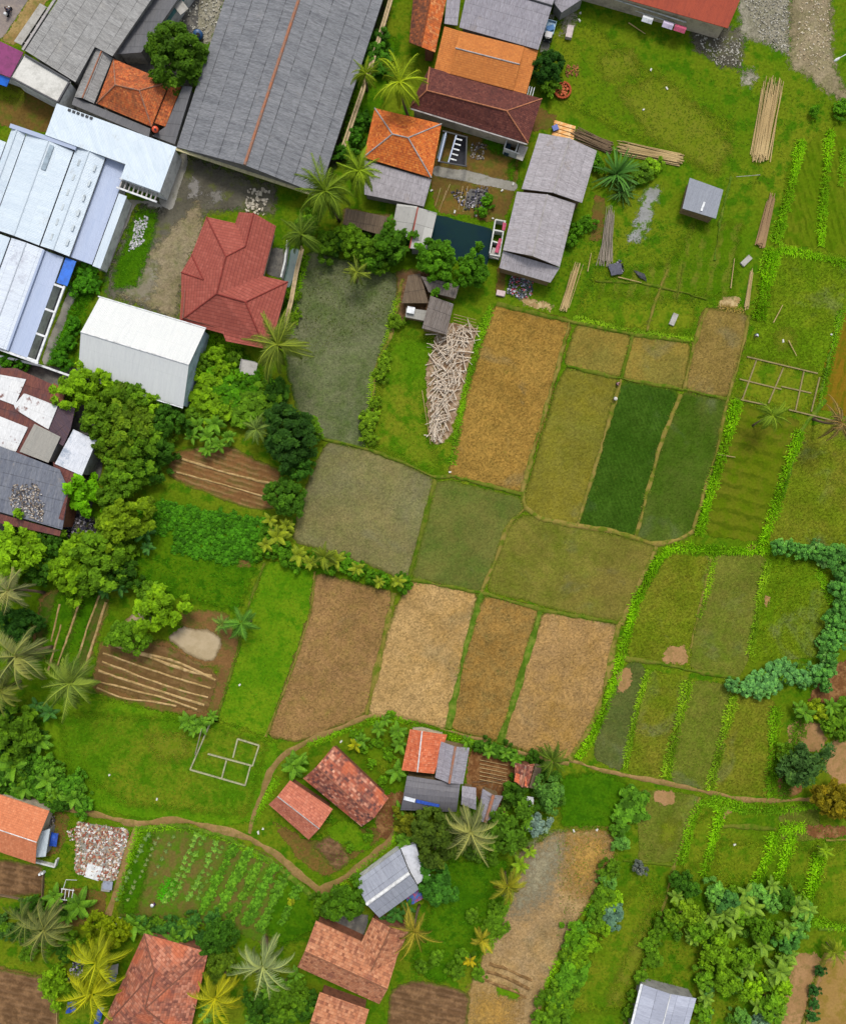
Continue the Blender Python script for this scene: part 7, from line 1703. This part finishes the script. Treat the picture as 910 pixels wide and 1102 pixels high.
for u in range(16):
    for v in range(2): crop(150 + u * 7 + v * 3, 546 + u * 1.2 - v * 7 + 4, 3.2, (92, 160, 24), 'leafy crop shrub in the dark green patch under the red soil rows', 'crop shrubs under the red rows', 'crop_shrub', 'crop shrub', PR.choice(CROWN['cassava']))

# grass banks and weeds
LG = (150, 214, 24); LG2 = (130, 188, 24); LG3 = (150, 196, 36)
for ln_, w_, h_, c_ in (([(832, 268), (824, 300), (815, 344)], 13, .9, LG), ([(840, 238), (834, 262)], 9, .7, LG2), ([(793, 430), (783, 470), (766, 520), (751, 576)], 9, .8, LG), ([(861, 463), (847, 500), (836, 540), (819, 584)], 9, .8, LG),
                        ([(836, 588), (800, 593), (770, 592), (724, 588), (706, 604), (684, 645), (670, 700)], 8, .8, LG), ([(669, 704), (656, 748), (640, 785), (622, 816)], 8, .7, LG), ([(767, 601), (760, 640), (752, 664)], 5, .5, LG3), ([(825, 605), (816, 645), (806, 706)], 6, .6, LG3),
                        ([(740, 732), (729, 780), (715, 836)], 9, .7, LG3), ([(789, 748), (776, 800), (762, 850)], 8, .7, LG3), ([(697, 722), (683, 766), (672, 826)], 5, .5, LG3), ([(834, 760), (831, 800), (828, 858)], 9, .7, LG2),
                        ([(752, 864), (739, 895), (728, 930)], 6, .6, LG2), ([(776, 868), (769, 895), (756, 942)], 9, .7, LG), ([(833, 895), (826, 920), (808, 958)], 9, .8, LG), ([(853, 895), (842, 930), (830, 956)], 9, .8, LG), ([(881, 916), (878, 940), (864, 976)], 11, .9, LG),
                        ([(838, 268), (870, 274), (914, 285)], 7, .6, LG), ([(893, 140), (886, 210), (882, 265)], 7, .6, LG), ([(862, 150), (850, 205), (838, 245)], 8, .6, LG), ([(908, 160), (904, 200)], 5, .5, LG2), ([(838, 892), (866, 890)], 9, .6, LG), ([(765, 856), (800, 866), (836, 868)], 5, .5, LG2),
                        ([(300, 836), (272, 886)], 5, .3, LG2), ([(150, 893), (190, 890), (240, 902), (292, 928)], 4, .35, LG2), ([(150, 890), (128, 970)], 6, .4, LG2), ([(395, 776), (430, 774), (480, 790), (535, 808)], 6, .5, LG2), ([(330, 802), (390, 780)], 4, .4, LG2),
                        ([(430, 870), (425, 905), (360, 960)], 5, .4, LG2), ([(556, 935), (545, 975), (525, 1025)], 6, .4, LG2), ([(610, 1020), (580, 1080)], 9, .5, LG2), ([(654, 950), (630, 985)], 8, .5, LG2), ([(402, 400), (394, 480)], 4, .4, LG3), ([(428, 320), (408, 390)], 4, .4, LG3),
                        ([(330, 275), (318, 320), (312, 360)], 5, .4, LG2), ([(60, 390), (84, 330), (104, 300)], 12, .4, (88, 156, 14)), ([(216, 360), (260, 375)], 8, .4, LG2), ([(528, 330), (500, 420), (486, 500)], 5, .35, LG2), ([(616, 342), (680, 356), (745, 366)], 3, .3, LG3),
                        ([(862, 770), (842, 860)], 12, .5, (96, 140, 24)), ([(880, 612), (894, 650)], 6, .5, LG2), ([(772, 330), (800, 334)], 4, .4, (170, 150, 80)), ([(752, 862), (800, 872), (840, 872), (880, 866)], 6, .5, LG2), ([(905, 334), (890, 400), (882, 436)], 6, .5, LG2), ([(870, 990), (912, 1000)], 7, .5, LG2), ([(745, 880), (735, 930)], 6, .5, LG2)):
    strip('grass', ln_, w_ * 1.15, h_, c_, 56, ln=.5, label='tall bright grass on the bank')
WD = (96, 140, 20)
for i, (m_, w_, l_) in enumerate(BUND): strip('grass', l_, w_ + 1.5, .22, (116, 150, 36) if m_ is not bt else (134, 140, 56), 9, label='sparse low grass on the field bank', ln=.35, bw=.08)
for poly, n, c, h in (([(560, 5), (640, 25), (740, 110), (790, 130), (770, 190), (640, 130), (600, 110)], 2600, (104, 130, 22), .12), ([(640, 240), (740, 235), (800, 300), (760, 330), (620, 340)], 2200, (88, 128, 18), .12),
                      ([(830, 604), (888, 609), (893, 634), (880, 704), (808, 710)], 700, (140, 160, 24), .3), ([(719, 601), (765, 601), (742, 694), (676, 705)], 700, (128, 136, 22), .15), ([(701, 724), (740, 731), (714, 837), (678, 830)], 500, (120, 140, 30), .15), ([(747, 734), (787, 741), (760, 848), (724, 839)], 500, (116, 140, 34), .15),
                      ([(838, 274), (909, 284), (882, 438), (792, 428)], 900, (104, 132, 22), .15), ([(864, 462), (912, 455), (912, 588), (828, 581)], 700, (120, 140, 24), .15), ([(770, 905), (832, 905), (800, 960), (765, 955)], 500, (136, 160, 24), .15), ([(48, 820), (100, 752), (300, 800), (272, 885), (92, 868)], 2600, (92, 150, 14), .12),
                      ([(287, 603), (340, 612), (318, 712), (288, 794), (232, 774)], 1200, (88, 150, 12), .12), ([(150, 600), (270, 605), (256, 655), (170, 640), (138, 620)], 1100, (84, 150, 14), .2), ([(690, 940), (870, 940), (850, 1060), (760, 1102), (690, 1060)], 2600, (104, 156, 24), .4), ([(600, 895), (690, 850), (712, 965), (672, 1090), (600, 1090)], 1800, (92, 138, 16), .15),
                      ([(450, 925), (548, 925), (520, 1028), (440, 1060)], 1500, (80, 140, 14), .15), ([(290, 870), (430, 800), (430, 890), (345, 955)], 800, WD, .15), ([(480, 925), (545, 925), (540, 900), (480, 890)], 500, (96, 140, 30), .4), ([(40, 870), (80, 880), (110, 985), (50, 990)], 900, (92, 140, 20), .2),
                      ([(312, 400), (420, 340), (430, 300), (330, 275)], 800, (96, 110, 44), .15), ([(400, 480), (440, 360), (475, 362), (480, 512)], 800, (112, 150, 16), .15), ([(145, 220), (170, 230), (150, 310), (120, 310)], 500, (96, 150, 20), .2), ([(536, 300), (640, 250), (640, 330), (600, 335)], 500, (80, 140, 20), .2),
                      ([(660, 60), (910, 105), (850, 200), (780, 200)], 1200, (100, 130, 20), .12), ([(580, 840), (600, 830), (600, 900), (520, 930)], 500, (84, 130, 30), .4), ([(420, 770), (540, 800), (600, 815), (590, 828), (430, 790)], 500, (80, 140, 24), .3), ([(740, 850), (912, 870), (912, 1000), (730, 940)], 1600, (104, 144, 20), .2)):
    scatter('grass', poly, n, c, h, label='low weeds on open ground')

# ------------------------------------------------------------------ sky, sun, camera
sc = bpy.context.scene
w = bpy.data.worlds.new('World'); sc.world = w; w.use_nodes = True; nt = w.node_tree; nt.nodes.clear()
EL, AZ = math.radians(58), math.radians(12)             # sun high, a little right of the photo's top
sky = nt.nodes.new('ShaderNodeTexSky'); sky.sky_type = 'NISHITA'; sky.sun_disc = False
sky.sun_elevation = EL; sky.sun_rotation = AZ; sky.air_density = 1.2; sky.dust_density = 3.0; sky.ozone_density = 1.0
hs = nd(nt, 'HueSaturation', {'Saturation': 0.45, 'Color': sky.outputs[0]})
bgn = nt.nodes.new('ShaderNodeBackground'); nt.links.new(hs, bgn.inputs[0]); bgn.inputs[1].default_value = 0.13
ow = nt.nodes.new('ShaderNodeOutputWorld'); nt.links.new(bgn.outputs[0], ow.inputs[0])
sun = bpy.data.lights.new('sun', 'SUN'); sun.energy = 1.45; sun.angle = math.radians(14); sun.color = (1.0, 0.96, 0.9)
so = bpy.data.objects.new('sun', sun); C.objects.link(so)
sd_ = Vector((math.sin(AZ) * math.cos(EL), math.cos(AZ) * math.cos(EL), math.sin(EL)))
so.rotation_euler = sd_.to_track_quat('Z', 'Y').to_euler(); so.location = sd_ * 200
cam = bpy.data.cameras.new('camera'); co = bpy.data.objects.new('camera', cam); C.objects.link(co)
cam.sensor_fit = 'HORIZONTAL'; cam.angle = 2 * math.atan(910 * S / 2 / H); cam.clip_end = 3000
co.location = (0, 0, H); co.rotation_euler = (0, 0, 0); sc.camera = co
sc.view_settings.view_transform = 'Standard'; sc.view_settings.look = 'None'; sc.view_settings.gamma = 1.0
sc.view_settings.use_curve_mapping = False
sc.view_settings.exposure = 0.8
sc.cycles.max_bounces = 5; sc.cycles.transparent_max_bounces = 8; sc.cycles.use_denoising = True
